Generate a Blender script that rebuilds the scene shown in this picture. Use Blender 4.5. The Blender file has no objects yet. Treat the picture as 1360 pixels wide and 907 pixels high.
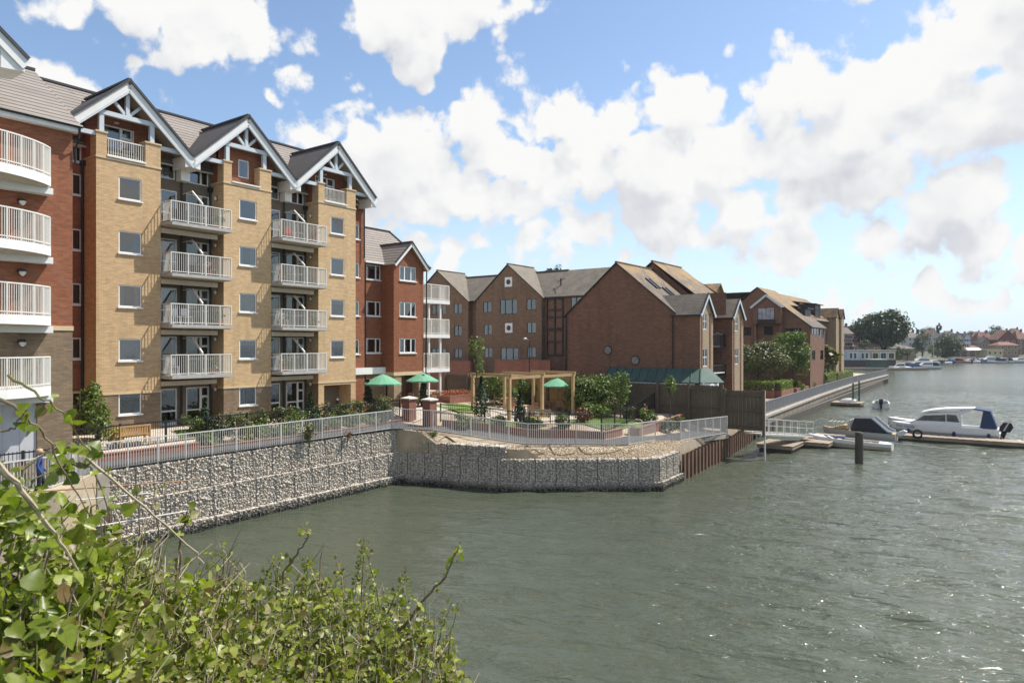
import bpy, math, random
import numpy as np
from mathutils import Vector, Matrix
R = math.radians
rnd = random.Random(11)
rng = np.random.default_rng(5)
C = bpy.context.scene.collection
# ---------------------------------------------------------------- site frame
# The waterfront is laid out on one grid: s runs along the main facade, v towards the water.
F, CX, HY, EYE = 925.0, 680.0, 459.0, 8.3
DS, NV = (.5866, .8099), (.8099, -.5866)
ANG = math.atan2(.8099, .5866)
V0 = -36.3
def W(s, v, z=0.0):
    u = v + V0
    return Vector((s * DS[0] + u * NV[0], s * DS[1] + u * NV[1], z))
def SV(p):
    return (p[0] * DS[0] + p[1] * DS[1], p[0] * NV[0] + p[1] * NV[1] - V0, p[2])
def D(x, y, Y):                       # a surveyed point at distance Y
    return Vector(((x - CX) / F * Y, Y, EYE + (HY - y) / F * Y))
def G(x, y, z):                       # a surveyed point on the level z
    Y = (z - EYE) * F / (HY - y)
    return Vector(((x - CX) / F * Y, Y, z))

# ---------------------------------------------------------------- materials
class NT:
    def __init__(s, name):
        s.m = bpy.data.materials.new(name); s.m.use_nodes = True
        s.t = s.m.node_tree; s.t.nodes.clear()
        s.out = s.n('ShaderNodeOutputMaterial')
    def n(s, typ, **kw):
        nd = s.t.nodes.new(typ)
        for k, v in kw.items():
            if k.startswith('i_'):
                nd.inputs[k[2:].replace('_', ' ')].default_value = v
            else: setattr(nd, k, v)
        return nd
    def l(s, a, b): s.t.links.new(a, b)
    def ramp(s, fac, stops):
        r = s.n('ShaderNodeValToRGB'); e = r.color_ramp.elements
        while len(e) > 1: e.remove(e[0])
        e[0].position = stops[0][0]; e[0].color = (*stops[0][1], 1)
        for p, c in stops[1:]:
            x = e.new(p); x.color = (*c, 1)
        s.l(fac, r.inputs[0]); return r.outputs[0]
    def mix(s, fac, a, b, mode='MIX'):
        m = s.n('ShaderNodeMix', data_type='RGBA', blend_type=mode)
        if isinstance(fac, (int, float)): m.inputs[0].default_value = fac
        else: s.l(fac, m.inputs[0])
        for i, v in ((6, a), (7, b)):
            if isinstance(v, tuple): m.inputs[i].default_value = (*v, 1)
            else: s.l(v, m.inputs[i])
        return m.outputs[2]
    def math(s, op, a, b=None, clamp=False):
        m = s.n('ShaderNodeMath', operation=op, use_clamp=clamp)
        for i, v in ((0, a), (1, b)):
            if v is None: continue
            if isinstance(v, (int, float)): m.inputs[i].default_value = v
            else: s.l(v, m.inputs[i])
        return m.outputs[0]
    def obj(s):
        return s.n('ShaderNodeTexCoord').outputs['Object']
    def noise(s, vec, scale, detail=4, rough=.55):
        n = s.n('ShaderNodeTexNoise'); n.inputs['Scale'].default_value = scale
        n.inputs['Detail'].default_value = detail; n.inputs['Roughness'].default_value = rough
        if vec is not None: s.l(vec, n.inputs['Vector'])
        return n
    def maprange(s, v, a, b, c=0., d=1.):
        m = s.n('ShaderNodeMapRange'); s.l(v, m.inputs[0])
        for i, x in enumerate((a, b, c, d)): m.inputs[i + 1].default_value = x
        return m.outputs[0]
    def bsdf(s, col, rough=.7, bump=None, bstr=.5, bdist=.02, metal=0., spec=.4):
        b = s.n('ShaderNodeBsdfPrincipled')
        if isinstance(col, tuple): b.inputs['Base Color'].default_value = (*col, 1)
        else: s.l(col, b.inputs['Base Color'])
        if isinstance(rough, (int, float)): b.inputs['Roughness'].default_value = rough
        else: s.l(rough, b.inputs['Roughness'])
        b.inputs['Metallic'].default_value = metal
        b.inputs['Specular IOR Level'].default_value = spec
        if bump is not None:
            bm = s.n('ShaderNodeBump'); bm.inputs['Strength'].default_value = bstr; bm.inputs['Distance'].default_value = bdist
            s.l(bump, bm.inputs['Height']); s.l(bm.outputs[0], b.inputs['Normal'])
        s.l(b.outputs[0], s.out.inputs[0]); return b

def m_paint(name, col, rough=.5, var=.12, scale=3., metal=0.):
    t = NT(name); o = t.obj(); n = t.noise(o, scale, 5, .6)
    c = t.mix(t.maprange(n.outputs[0], .3, .75), tuple(x * (1 - var) for x in col), tuple(min(1, x * (1 + var * .5)) for x in col))
    t.bsdf(c, rough, n.outputs[0], .15, .01, metal); return t.m

def brickvec(t, zs=1.):
    o = t.obj(); sx = t.n('ShaderNodeSeparateXYZ'); t.l(o, sx.inputs[0])
    a = t.math('ADD', sx.outputs[0], sx.outputs[1]); cb = t.n('ShaderNodeCombineXYZ')
    t.l(a, cb.inputs[0]); t.l(t.math('MULTIPLY', sx.outputs[2], zs) if zs != 1. else sx.outputs[2], cb.inputs[1])
    return o, cb.outputs[0], sx

def m_brick(name, c1, c2, mortar, bw=.225, rh=.075, dirt=.2, ms=.011, var=None):
    t = NT(name); o, v, sx = brickvec(t)
    b = t.n('ShaderNodeTexBrick'); t.l(v, b.inputs['Vector'])
    b.inputs['Color1'].default_value = (*c1, 1); b.inputs['Color2'].default_value = (*c2, 1); b.inputs['Mortar'].default_value = (*mortar, 1)
    b.inputs['Scale'].default_value = 1; b.inputs['Mortar Size'].default_value = ms; b.inputs['Mortar Smooth'].default_value = .3
    b.inputs['Brick Width'].default_value = bw; b.inputs['Row Height'].default_value = rh; b.inputs['Bias'].default_value = -.1
    st = t.n('ShaderNodeMapping'); st.inputs['Scale'].default_value = (.35, .35, 1.2); t.l(o, st.inputs[0])
    n1 = t.noise(o, .5, 5, .6); n2 = t.noise(o, 9, 3, .6)
    c = t.mix(t.maprange(n2.outputs[0], .35, .7, 0, .5), b.outputs[0], var or tuple(x * .72 for x in c1))
    c = t.mix(t.maprange(n1.outputs[0], .4, .75, 0, dirt), c, tuple(x * .45 for x in c1))
    mp3 = t.n('ShaderNodeMapping'); mp3.inputs['Scale'].default_value = (1.6, 1.6, 7.); t.l(o, mp3.inputs[0]); n3 = t.noise(mp3.outputs[0], 1.1, 4, .65)
    c = t.mix(t.maprange(n3.outputs[0], .42, .68, 0, .42), c, tuple(x * .55 for x in c2))
    mp4 = t.n('ShaderNodeMapping'); mp4.inputs['Scale'].default_value = (1.8, 1.8, .12); t.l(o, mp4.inputs[0]); n4 = t.noise(mp4.outputs[0], 1., 4, .6)
    c = t.mix(t.maprange(n4.outputs[0], .52, .75, 0, .3), c, tuple(x * .4 for x in c2))
    t.bsdf(c, .85, b.outputs['Fac'], -.6, .012); return t.m

def m_tile(name, c1, c2, rows=.22, width=.3, moss=None, mossamt=.0, dark=(.03, .028, .026), mossz=(0, 1), gap=.02):
    t = NT(name); o, v, sx = brickvec(t)
    b = t.n('ShaderNodeTexBrick'); t.l(v, b.inputs['Vector'])
    b.inputs['Color1'].default_value = (*c1, 1); b.inputs['Color2'].default_value = (*c2, 1); b.inputs['Mortar'].default_value = (*dark, 1)
    b.inputs['Scale'].default_value = 1; b.inputs['Mortar Size'].default_value = gap; b.inputs['Mortar Smooth'].default_value = .25
    b.inputs['Brick Width'].default_value = width; b.inputs['Row Height'].default_value = rows
    n = t.noise(o, 1.2, 6, .65); c = t.mix(t.maprange(n.outputs[0], .35, .75, 0, .45), b.outputs[0], tuple(x * .5 for x in c1))
    if moss:
        n2 = t.noise(o, .9, 8, .75)
        z = t.maprange(sx.outputs[2], mossz[0], mossz[1])
        f = t.maprange(t.math('ADD', n2.outputs[0], t.math('MULTIPLY', z, .28)), .62, .86, 0, mossamt)
        c = t.mix(f, c, moss)
    h = t.math('ADD', b.outputs['Fac'], t.math('MULTIPLY', n.outputs[0], .3))
    t.bsdf(c, .8, h, -.7, .02); return t.m

def m_wood(name, c1, c2, scale=1., rough=.75):
    t = NT(name); o = t.obj(); mp = t.n('ShaderNodeMapping'); mp.inputs['Scale'].default_value = (3 * scale, 3 * scale, .6 * scale); t.l(o, mp.inputs[0])
    n = t.noise(mp.outputs[0], 4, 6, .7); n2 = t.noise(o, .9, 3)
    c = t.mix(t.maprange(n.outputs[0], .3, .7), c1, c2)
    c = t.mix(t.maprange(n2.outputs[0], .4, .7, 0, .5), c, tuple(x * .5 for x in c1))
    t.bsdf(c, rough, n.outputs[0], .3, .01); return t.m

def m_leaf(name, cols, trans=.35, rough=.45, tint=(1.1, 1.25, .5)):
    t = NT(name); g = t.n('ShaderNodeNewGeometry')
    k = len(cols)
    cc0 = t.ramp(g.outputs['Random Per Island'], [(i / max(1, k - 1), cc) for i, cc in enumerate(cols)])
    nv = t.noise(t.obj(), 55, 2); c = t.mix(t.maprange(nv.outputs[0], .35, .7, 0, .35), cc0, (.03, .05, .01))
    b = t.bsdf(c, rough, spec=.35)
    tr = t.n('ShaderNodeBsdfTranslucent'); t.l(t.mix(1., c, tuple(tint), 'MULTIPLY'), tr.inputs[0])
    mx = t.n('ShaderNodeMixShader'); mx.inputs[0].default_value = trans
    t.l(b.outputs[0], mx.inputs[1]); t.l(tr.outputs[0], mx.inputs[2]); t.l(mx.outputs[0], t.out.inputs[0]); return t.m

def m_stone(name, cols, wet=True, z0=.0):
    t = NT(name); g = t.n('ShaderNodeNewGeometry')
    c = t.ramp(g.outputs['Random Per Island'], [(i / (len(cols) - 1), cc) for i, cc in enumerate(cols)])
    n = t.noise(t.obj(), 14, 5, .7)
    c = t.mix(t.maprange(n.outputs[0], .3, .75, 0, .35), c, (.12, .11, .1))
    if wet:
        sx = t.n('ShaderNodeSeparateXYZ'); t.l(g.outputs['Position'], sx.inputs[0])
        nz = t.noise(g.outputs['Position'], 1.5, 4)
        h = t.math('ADD', sx.outputs[2], t.math('MULTIPLY', nz.outputs[0], .5))
        c = t.mix(t.maprange(h, .75, .35), c, (.055, .05, .03))
        c = t.mix(t.maprange(h, .42, .3), c, (.02, .022, .014))
    t.bsdf(c, .85, n.outputs[0], .4, .02); return t.m

def m_glass(name, ior=2.5, tint=(.62, .68, .68)):
    t = NT(name); fr = t.n('ShaderNodeFresnel'); fr.inputs[0].default_value = ior
    tr = t.n('ShaderNodeBsdfTransparent'); tr.inputs[0].default_value = (*tint, 1)
    gl = t.n('ShaderNodeBsdfGlossy'); gl.inputs['Roughness'].default_value = .015
    n = t.noise(t.obj(), 1.3, 2); bm = t.n('ShaderNodeBump'); bm.inputs['Strength'].default_value = .05; bm.inputs['Distance'].default_value = .05
    t.l(n.outputs[0], bm.inputs['Height']); t.l(bm.outputs[0], gl.inputs['Normal'])
    mx = t.n('ShaderNodeMixShader'); t.l(fr.outputs[0], mx.inputs[0]); t.l(tr.outputs[0], mx.inputs[1]); t.l(gl.outputs[0], mx.inputs[2])
    t.l(mx.outputs[0], t.out.inputs[0]); return t.m

M = {}
M['yellow'] = m_brick('yellow_brick', (.72, .50, .265), (.55, .365, .185), (.43, .32, .21), dirt=.15)
M['brown'] = m_brick('brown_brick', (.32, .225, .135), (.185, .13, .08), (.17, .135, .1), dirt=.2)
M['red'] = m_brick('red_brick', (.37, .125, .055), (.22, .068, .032), (.2, .12, .08), dirt=.12)
M['orange'] = m_brick('orange_brick', (.33, .115, .05), (.24, .078, .036), (.2, .1, .06), dirt=.12)
M['old'] = m_brick('old_brick', (.30, .18, .108), (.165, .098, .062), (.17, .125, .09), dirt=.3)
M['oldred'] = m_brick('old_red_brick', (.29, .145, .088), (.16, .08, .053), (.155, .105, .075), dirt=.3)
M['buff'] = m_brick('buff_brick', (.42, .31, .19), (.34, .25, .15), (.36, .28, .2))
M['garden'] = m_brick('garden_brick', (.32, .12, .075), (.22, .085, .06), (.26, .17, .13), dirt=.25)
M['tile'] = m_tile('grey_tile', (.27, .235, .205), (.235, .205, .18), rows=.235, width=40., gap=.03)
M['dtile'] = m_tile('dark_tile', (.105, .09, .08), (.085, .072, .065), rows=.235, width=40., gap=.03)
M['oldtile'] = m_tile('old_tile', (.145, .118, .098), (.09, .076, .064), rows=.13, width=.2, moss=(.29, .175, .06), mossamt=.85, mossz=(7.5, 12.5), gap=.018)
M['oldtile2'] = m_tile('old_tile_grey', (.2, .165, .13), (.14, .12, .1), rows=.13, width=.2, moss=(.26, .22, .15), mossamt=.4, mossz=(1, 12), gap=.018)
M['verge'] = m_paint('dark_verge', (.045, .045, .05), .6)
M['white'] = m_paint('white_paint', (.78, .77, .74), .4, .06)
M['bluegrey'] = m_paint('pale_blue_paint', (.56, .61, .64), .45, .06)
M['cream'] = m_paint('cream_board', (.55, .47, .36), .6, .1)
M['soffit'] = m_paint('soffit', (.50, .43, .33), .7, .08)
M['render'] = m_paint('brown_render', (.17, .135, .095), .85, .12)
M['band'] = m_paint('stone_band', (.60, .46, .28), .8, .1)
M['slab'] = m_paint('balcony_slab', (.42, .41, .38), .7, .15)
M['galv'] = m_paint('galvanised', (.56, .55, .52), .45, .15, 6.)
M['rail'] = m_paint('balcony_rail', (.70, .68, .62), .4, .06)
M['black'] = m_paint('black_metal', (.015, .016, .018), .45)
M['dframe'] = m_paint('dark_frame', (.028, .022, .022), .5)
M['pvc'] = m_paint('white_frame', (.80, .79, .76), .35, .04)
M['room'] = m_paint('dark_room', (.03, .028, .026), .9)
M['curtain'] = m_paint('curtain', (.72, .70, .66), .9, .25, 8.)
M['glass'] = m_glass('window_glass')
M['frosted'] = m_glass('screen_glass', 1.6, (.72, .74, .7))
M['asphalt'] = m_paint('asphalt', (.075, .073, .075), .9, .25, 4.)
M['pave'] = m_paint('paving', (.46, .40, .33), .85, .2, 2.)
M['brickpave'] = m_brick('paving_brick', (.40, .21, .16), (.33, .17, .13), (.34, .26, .22), bw=.21, rh=.1)
M['soil'] = m_paint('soil', (.085, .07, .045), .95, .4, 3.)
M['stone'] = m_stone('gabion_stone', [(.40, .36, .305), (.58, .525, .44), (.70, .63, .53), (.50, .44, .37), (.74, .68, .58), (.62, .55, .455), (.64, .54, .43)])
M['sand'] = m_stone('sandy_gravel', [(.34, .26, .17), (.46, .36, .24), (.54, .44, .31), (.40, .31, .21)], False)
M['wire'] = m_paint('gabion_wire', (.16, .155, .15), .5, .2, 5., .5)
M['core'] = m_paint('stone_fill', (.33, .295, .25), .95, .45, 14.)  # stone filling behind the front stones, seen in the gaps
M['rust'] = m_wood('rusty_steel', (.115, .06, .038), (.2, .125, .085), 1.2)
M['quayc'] = m_paint('stained_concrete', (.235, .2, .155), .9, .45, .9)
M['conc'] = m_paint('concrete', (.40, .36, .30), .85, .3, 1.5)
M['timber'] = m_wood('timber', (.50, .36, .19), (.40, .27, .13))
M['ftimber'] = m_wood('fence_timber', (.155, .12, .08), (.10, .08, .055), 1.)
M['ytimber'] = m_wood('pale_fence_timber', (.42, .27, .11), (.32, .2, .08))
M['deck'] = m_wood('deck_timber', (.36, .29, .21), (.26, .2, .14))
M['pile'] = m_wood('pile_timber', (.1, .085, .065), (.055, .05, .04), 1.5)
M['bench'] = m_wood('bench_timber', (.48, .29, .12), (.38, .22, .09))
M['chair'] = m_wood('chair_timber', (.33, .2, .12), (.25, .15, .09))
M['green'] = m_paint('green_cloth', (.13, .33, .205), .8, .12)
M['pot'] = m_paint('terracotta', (.35, .14, .07), .8)
M['gelcoat'] = m_paint('white_gelcoat', (.74, .74, .73), .25, .05)
M['grey_shade_hull'] = m_paint('grey_and_shaded_gelcoat', (.43, .42, .40), .35, .1)  # grey hulls, and the shade painted on the lower sides of white hulls
M['navy'] = m_paint('navy_canvas', (.035, .06, .13), .8, .15)
M['dcanvas'] = m_paint('dark_canvas', (.035, .04, .05), .8, .2)
M['darkglass'] = m_paint('tinted_glass', (.03, .035, .035), .05, .2)
M['ochre'] = m_paint('ochre_paint', (.46, .31, .13), .5, .25, 2.)
M['rubber'] = m_paint('rubber', (.02, .02, .022), .6)
M['cstone'] = m_paint('cap_stone', (.66, .6, .52), .8, .1)
M['gsheet'] = m_wood('green_roof_sheet', (.075, .13, .108), (.045, .08, .068), .5)
M['lamp'] = m_paint('opal_lamp', (.7, .68, .62), .3)
M['gdoor'] = m_paint('pale_door', (.55, .55, .56), .45, .05)
LEAF = {
 'ivy': m_leaf('ivy_leaves', [(.075, .11, .012), (.18, .235, .02), (.31, .36, .032), (.11, .155, .016), (.36, .39, .09), (.22, .27, .022), (.20, .12, .05)], .42, .36),
 'bramble': m_leaf('bramble_leaves', [(.06, .09, .012), (.22, .265, .022), (.37, .41, .038), (.12, .155, .018), (.40, .41, .12), (.26, .30, .03), (.36, .31, .15), (.12, .15, .02), (.19, .12, .055)], .42, .4),
 'tree': m_leaf('tree_leaves', [(.025, .045, .012), (.042, .07, .017), (.06, .092, .022), (.085, .11, .03)], .2),
 'light': m_leaf('light_leaves', [(.09, .14, .025), (.13, .19, .04), (.17, .22, .05)], .3),
 'bush': m_leaf('bush_leaves', [(.05, .085, .015), (.09, .14, .022), (.14, .195, .035), (.21, .25, .09)], .28),
 'conifer': m_leaf('conifer_leaves', [(.015, .034, .014), (.025, .05, .018), (.035, .062, .02)], .12, .6),
 'lime': m_leaf('hedge_leaves', [(.16, .23, .03), (.22, .29, .04), (.11, .17, .025)], .3),
 'olive': m_leaf('olive_leaves', [(.08, .09, .035), (.13, .14, .05), (.18, .18, .08), (.06, .08, .03)], .25),
 'cordy': m_leaf('cordyline_leaves', [(.2, .18, .07), (.28, .23, .11), (.12, .13, .05)], .25),
 'far': m_leaf('far_leaves', [(.035, .055, .02), (.055, .08, .028), (.075, .1, .035), (.1, .125, .05)], .2),
 'red': m_leaf('red_flowers', [(.42, .04, .015), (.5, .09, .02), (.08, .13, .03), (.35, .03, .02)], .2),
 'russet': m_leaf('russet_leaves', [(.16, .06, .03), (.22, .09, .04), (.12, .07, .03)], .2),
 'yellowf': m_leaf('yellow_flowers', [(.5, .38, .02), (.45, .4, .05), (.14, .2, .03)], .2),
 'grass': m_leaf('grass_blades', [(.10, .17, .03), (.14, .22, .035), (.18, .25, .05)], .25),
 'bloom': m_leaf('cream_blossom', [(.45, .4, .25), (.1, .15, .03), (.07, .12, .025), (.13, .18, .04)], .25),
}
M['bark'] = m_wood('bark', (.09, .068, .045), (.055, .042, .03), 2.)
M['twig'] = m_paint('twig', (.20, .15, .09), .8, .3, 20.)
M['reed'] = m_paint('dry_stem', (.42, .35, .24), .8, .2, 20.)
M['gstem'] = m_paint('green_stem', (.15, .16, .05), .6, .2, 20.)

# ---------------------------------------------------------------- mesh accumulator
ORG = {}
def frame(normal, p, a, z, dep):
    if normal == '-y': return (a, p + dep, z)
    if normal == '+y': return (a, p - dep, z)
    if normal == '-x': return (p + dep, a, z)
    return (p - dep, a, z)
class MB:
    def __init__(s): s.v = []; s.f = []; s.mi = []
    def add(s, vs, fs, mi=0):
        b = len(s.v); s.v += [tuple(v) for v in vs]; s.f += [tuple(i + b for i in f) for f in fs]; s.mi += [mi] * len(fs); return s
    def box(s, x0, x1, y0, y1, z0, z1, mi=0):
        v = [(x0, y0, z0), (x1, y0, z0), (x1, y1, z0), (x0, y1, z0), (x0, y0, z1), (x1, y0, z1), (x1, y1, z1), (x0, y1, z1)]
        return s.add(v, [(0, 3, 2, 1), (4, 5, 6, 7), (0, 1, 5, 4), (1, 2, 6, 5), (2, 3, 7, 6), (3, 0, 4, 7)], mi)
    def bar(s, p, q, w, h, mi=0, up=(0, 0, 1)):
        p, q = Vector(p), Vector(q); d = (q - p).normalized(); u = Vector(up)
        if abs(d.dot(u)) > .98: u = Vector((1, 0, 0))
        a = d.cross(u).normalized() * (w / 2); b = a.cross(d).normalized() * (h / 2)
        vs = [p - a - b, p + a - b, p + a + b, p - a + b, q - a - b, q + a - b, q + a + b, q - a + b]
        return s.add(vs, [(0, 3, 2, 1), (4, 5, 6, 7), (0, 1, 5, 4), (1, 2, 6, 5), (2, 3, 7, 6), (3, 0, 4, 7)], mi)
    def tube(s, pts, r, n=6, mi=0):
        pts = [Vector(p) for p in pts]; rs = r if isinstance(r, (list, tuple)) else [r] * len(pts); vs = []; fs = []
        u = Vector((0, 0, 1))
        for i, p in enumerate(pts):
            d = (pts[min(i + 1, len(pts) - 1)] - pts[max(i - 1, 0)]).normalized()
            uu = u if abs(d.dot(u)) < .95 else Vector((1, 0, 0))
            a = d.cross(uu).normalized(); b = a.cross(d)
            for k in range(n):
                t = 2 * math.pi * k / n; vs.append(p + (a * math.cos(t) + b * math.sin(t)) * rs[i])
        for i in range(len(pts) - 1):
            for k in range(n):
                k2 = (k + 1) % n; fs.append((i * n + k, i * n + k2, i * n + n + k2, i * n + n + k))
        fs.append(tuple(range(n - 1, -1, -1))); fs.append(tuple(range((len(pts) - 1) * n, len(pts) * n)))
        return s.add(vs, fs, mi)
    def prism(s, poly, axis, a0, a1, mi=0):
        n = len(poly)
        f = {'x': lambda a, p: (a, p[0], p[1]), 'y': lambda a, p: (p[0], a, p[1]), 'z': lambda a, p: (p[0], p[1], a)}[axis]
        vs = [f(a0, p) for p in poly] + [f(a1, p) for p in poly]
        return s.add(vs, [tuple(range(n)), tuple(range(2 * n - 1, n - 1, -1))] + [(i, i + n, (i + 1) % n + n, (i + 1) % n) for i in range(n)], mi)
    def lathe(s, prof, n=12, c=(0, 0, 0), mi=0):
        vs = []; fs = []
        for r, z in prof:
            for k in range(n):
                t = 2 * math.pi * k / n; vs.append((c[0] + r * math.cos(t), c[1] + r * math.sin(t), c[2] + z))
        for i in range(len(prof) - 1):
            for k in range(n):
                k2 = (k + 1) % n; fs.append((i * n + k, i * n + k2, i * n + n + k2, i * n + n + k))
        fs.append(tuple(range(n - 1, -1, -1))); fs.append(tuple(range((len(prof) - 1) * n, len(prof) * n)))
        return s.add(vs, fs, mi)
    def wall(s, normal, p, a0, a1, z0, z1, holes=(), dep=.12, mi=0, rmi=None):
        """A wall face in the plane p with real openings (a0, a1, z0, z1) and their reveals."""
        A = sorted({a0, a1, *[min(max(h[i], a0), a1) for h in holes for i in (0, 1)]}); Z = sorted({z0, z1, *[min(max(h[i], z0), z1) for h in holes for i in (2, 3)]})
        for i in range(len(A) - 1):
            for j in range(len(Z) - 1):
                ca, cz = (A[i] + A[i + 1]) / 2, (Z[j] + Z[j + 1]) / 2
                if any(h[0] < ca < h[1] and h[2] < cz < h[3] for h in holes): continue
                s.add([frame(normal, p, a, z, 0) for a, z in ((A[i], Z[j]), (A[i + 1], Z[j]), (A[i + 1], Z[j + 1]), (A[i], Z[j + 1]))], [(0, 1, 2, 3)], mi)
        for h in holes:
            q = [(h[0], h[2]), (h[1], h[2]), (h[1], h[3]), (h[0], h[3])]
            for k in range(4):
                u, w = q[k], q[(k + 1) % 4]
                s.add([frame(normal, p, *u, 0), frame(normal, p, *w, 0), frame(normal, p, *w, dep), frame(normal, p, *u, dep)], [(0, 1, 2, 3)], mi if rmi is None else rmi)
        return s
    def slab(s, quad, th, mi=0, under=None):
        """A sloping slab: quad is its top face, th its thickness straight down."""
        lo = [(x, y, z - th) for x, y, z in quad]; n = len(quad)
        s.add(list(quad), [tuple(range(n))], mi)
        s.add(list(quad) + lo, [(i, i + n, (i + 1) % n + n, (i + 1) % n) for i in range(n)], mi if under is None else under)
        return s.add(lo, [tuple(range(n - 1, -1, -1))], mi if under is None else under)
    def mesh(s, name, mats, off=(0, 0, 0), smooth=False):
        me = bpy.data.meshes.new(name)
        me.from_pydata([(x - off[0], y - off[1], z - off[2]) for x, y, z in s.v], [], s.f)
        for m in (mats if isinstance(mats, (list, tuple)) else [mats]): me.materials.append(M[m] if isinstance(m, str) else m)
        me.polygons.foreach_set('material_index', s.mi)
        if smooth: me.polygons.foreach_set('use_smooth', [True] * len(s.f))
        me.update(); return me
    def build(s, name, mats, parent=None, smooth=False, off=None):
        o = bpy.data.objects.new(name, s.mesh(name, mats, off if off is not None else (ORG.get(parent.name, (0, 0, 0)) if parent else (0, 0, 0)), smooth))
        C.objects.link(o); o.parent = parent
        if parent is not None and parent.name in ORG: ORG[o.name] = ORG[parent.name]
        return o

def tag(o, label, cat, group=None, kind=None):
    if label: o['label'] = label
    if cat: o['category'] = cat
    if group: o['group'] = group
    if kind: o['kind'] = kind
    return o
def root(name, label, cat, s, v, z, group=None):       # a thing on the site grid; its meshes are written in (s, -v, z)
    o = bpy.data.objects.new(name, None); C.objects.link(o); o.empty_display_size = .3
    o.location = W(s, v, z); o.rotation_euler = (0, 0, ANG); ORG[o.name] = (s, -v, z)
    return tag(o, label, cat, group)
def wroot(name, label, cat, p, rz=0., group=None):      # a thing in its own frame, standing at the world point p
    o = bpy.data.objects.new(name, None); C.objects.link(o); o.empty_display_size = .3
    o.location = p; o.rotation_euler = (0, 0, rz); return tag(o, label, cat, group)
def sthing(mb, name, mats, label, cat, s, v, z, group=None, kind=None, smooth=False):   # one-mesh thing on the site grid
    o = mb.build(name, mats, off=(s, -v, z), smooth=smooth); o.location = W(s, v, z); o.rotation_euler = (0, 0, ANG)
    return tag(o, label, cat, group, kind)
def wthing(mb, name, mats, label, cat, p, rz=0., group=None, kind=None, smooth=False):
    o = mb.build(name, mats, smooth=smooth); o.location = p; o.rotation_euler = (0, 0, rz); return tag(o, label, cat, group, kind)
def inst(name, me, parent, loc=(0, 0, 0), rz=0., sc=None):
    o = bpy.data.objects.new(name, me); C.objects.link(o); o.parent = parent; o.location = loc; o.rotation_euler = (0, 0, rz)
    if sc: o.scale = sc
    return o
def rel(parent, p):
    g = ORG[parent.name]; return (p[0] - g[0], p[1] - g[1], p[2] - g[2])
def dup(o, label=None, group=None, loc=None, rz=None):
    r = o.copy(); C.objects.link(r)
    if loc is not None: r.location = loc
    if rz is not None: r.rotation_euler = (0, 0, rz)
    if label: r['label'] = label
    if group: r['group'] = group
    for ch in o.children:
        c = ch.copy(); C.objects.link(c); c.parent = r
        for g in ch.children:
            d = g.copy(); C.objects.link(d); d.parent = c
    return r

# ---------------------------------------------------------------- foliage
LSHAPE = {
 'diamond': ([(0, 0, 0), (.42, .45, .10), (0, 1, -.05), (-.42, .45, .10)], [(0, 1, 2), (0, 2, 3)]),
 'ivy': ([(0, 0, 0), (.36, .08, .05), (.50, .34, .08), (.30, .70, .04), (0, 1.08, -.10), (-.30, .70, .04), (-.50, .34, .08), (-.36, .08, .05), (0, .45, -.03)],
         [(0, 1, 8), (1, 2, 8), (2, 3, 8), (3, 4, 8), (4, 5, 8), (5, 6, 8), (6, 7, 8), (7, 0, 8)]),
 'oval': ([(0, 0, 0), (.22, .2, .06), (.27, .48, .08), (.17, .78, .04), (0, 1.05, -.08), (-.17, .78, .04), (-.27, .48, .08), (-.22, .2, .06), (0, .5, -.02)],
         [(0, 1, 8), (1, 2, 8), (2, 3, 8), (3, 4, 8), (4, 5, 8), (5, 6, 8), (6, 7, 8), (7, 0, 8)]),
 'blade': ([(-.05, 0, 0), (.05, 0, 0), (.04, .6, .06), (0, 1, .2), (-.04, .6, .06)], [(0, 1, 2, 4), (4, 2, 3)]),
}
def leaf_mesh(name, P, N, size, mat, shape='diamond', jitter=.7, smooth=False):
    """Many leaves as one mesh: P points, N preferred normals, size per leaf."""
    base, faces = LSHAPE[shape]; base = np.array(base); n = len(P)
    nn = N + rng.normal(size=(n, 3)) * jitter; nn /= np.linalg.norm(nn, axis=1)[:, None] + 1e-9
    r = rng.normal(size=(n, 3)); t = r - nn * (r * nn).sum(1)[:, None]; t /= np.linalg.norm(t, axis=1)[:, None] + 1e-9
    b = np.cross(nn, t); sz = np.asarray(size)[:, None, None]
    V = P[:, None, :] + sz * (base[None, :, 0:1] * b[:, None, :] + base[None, :, 1:2] * t[:, None, :] + base[None, :, 2:3] * nn[:, None, :])
    V = V.reshape(-1, 3); k = len(base)
    me = bpy.data.meshes.new(name); me.vertices.add(len(V)); me.vertices.foreach_set('co', V.ravel())
    lens = [len(f) for f in faces]; flat = np.concatenate([np.array(f) for f in faces])
    loops = (flat[None, :] + (np.arange(n) * k)[:, None]).ravel(); tot = np.tile(lens, n); st = np.concatenate(([0], np.cumsum(tot)[:-1]))
    me.loops.add(len(loops)); me.loops.foreach_set('vertex_index', loops.astype(np.int32))
    me.polygons.add(len(tot)); me.polygons.foreach_set('loop_start', st.astype(np.int32)); me.polygons.foreach_set('loop_total', tot.astype(np.int32))
    if smooth: me.polygons.foreach_set('use_smooth', np.ones(len(tot), dtype=bool))
    me.materials.append(mat); me.update(calc_edges=True); me.validate(); return me
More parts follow.
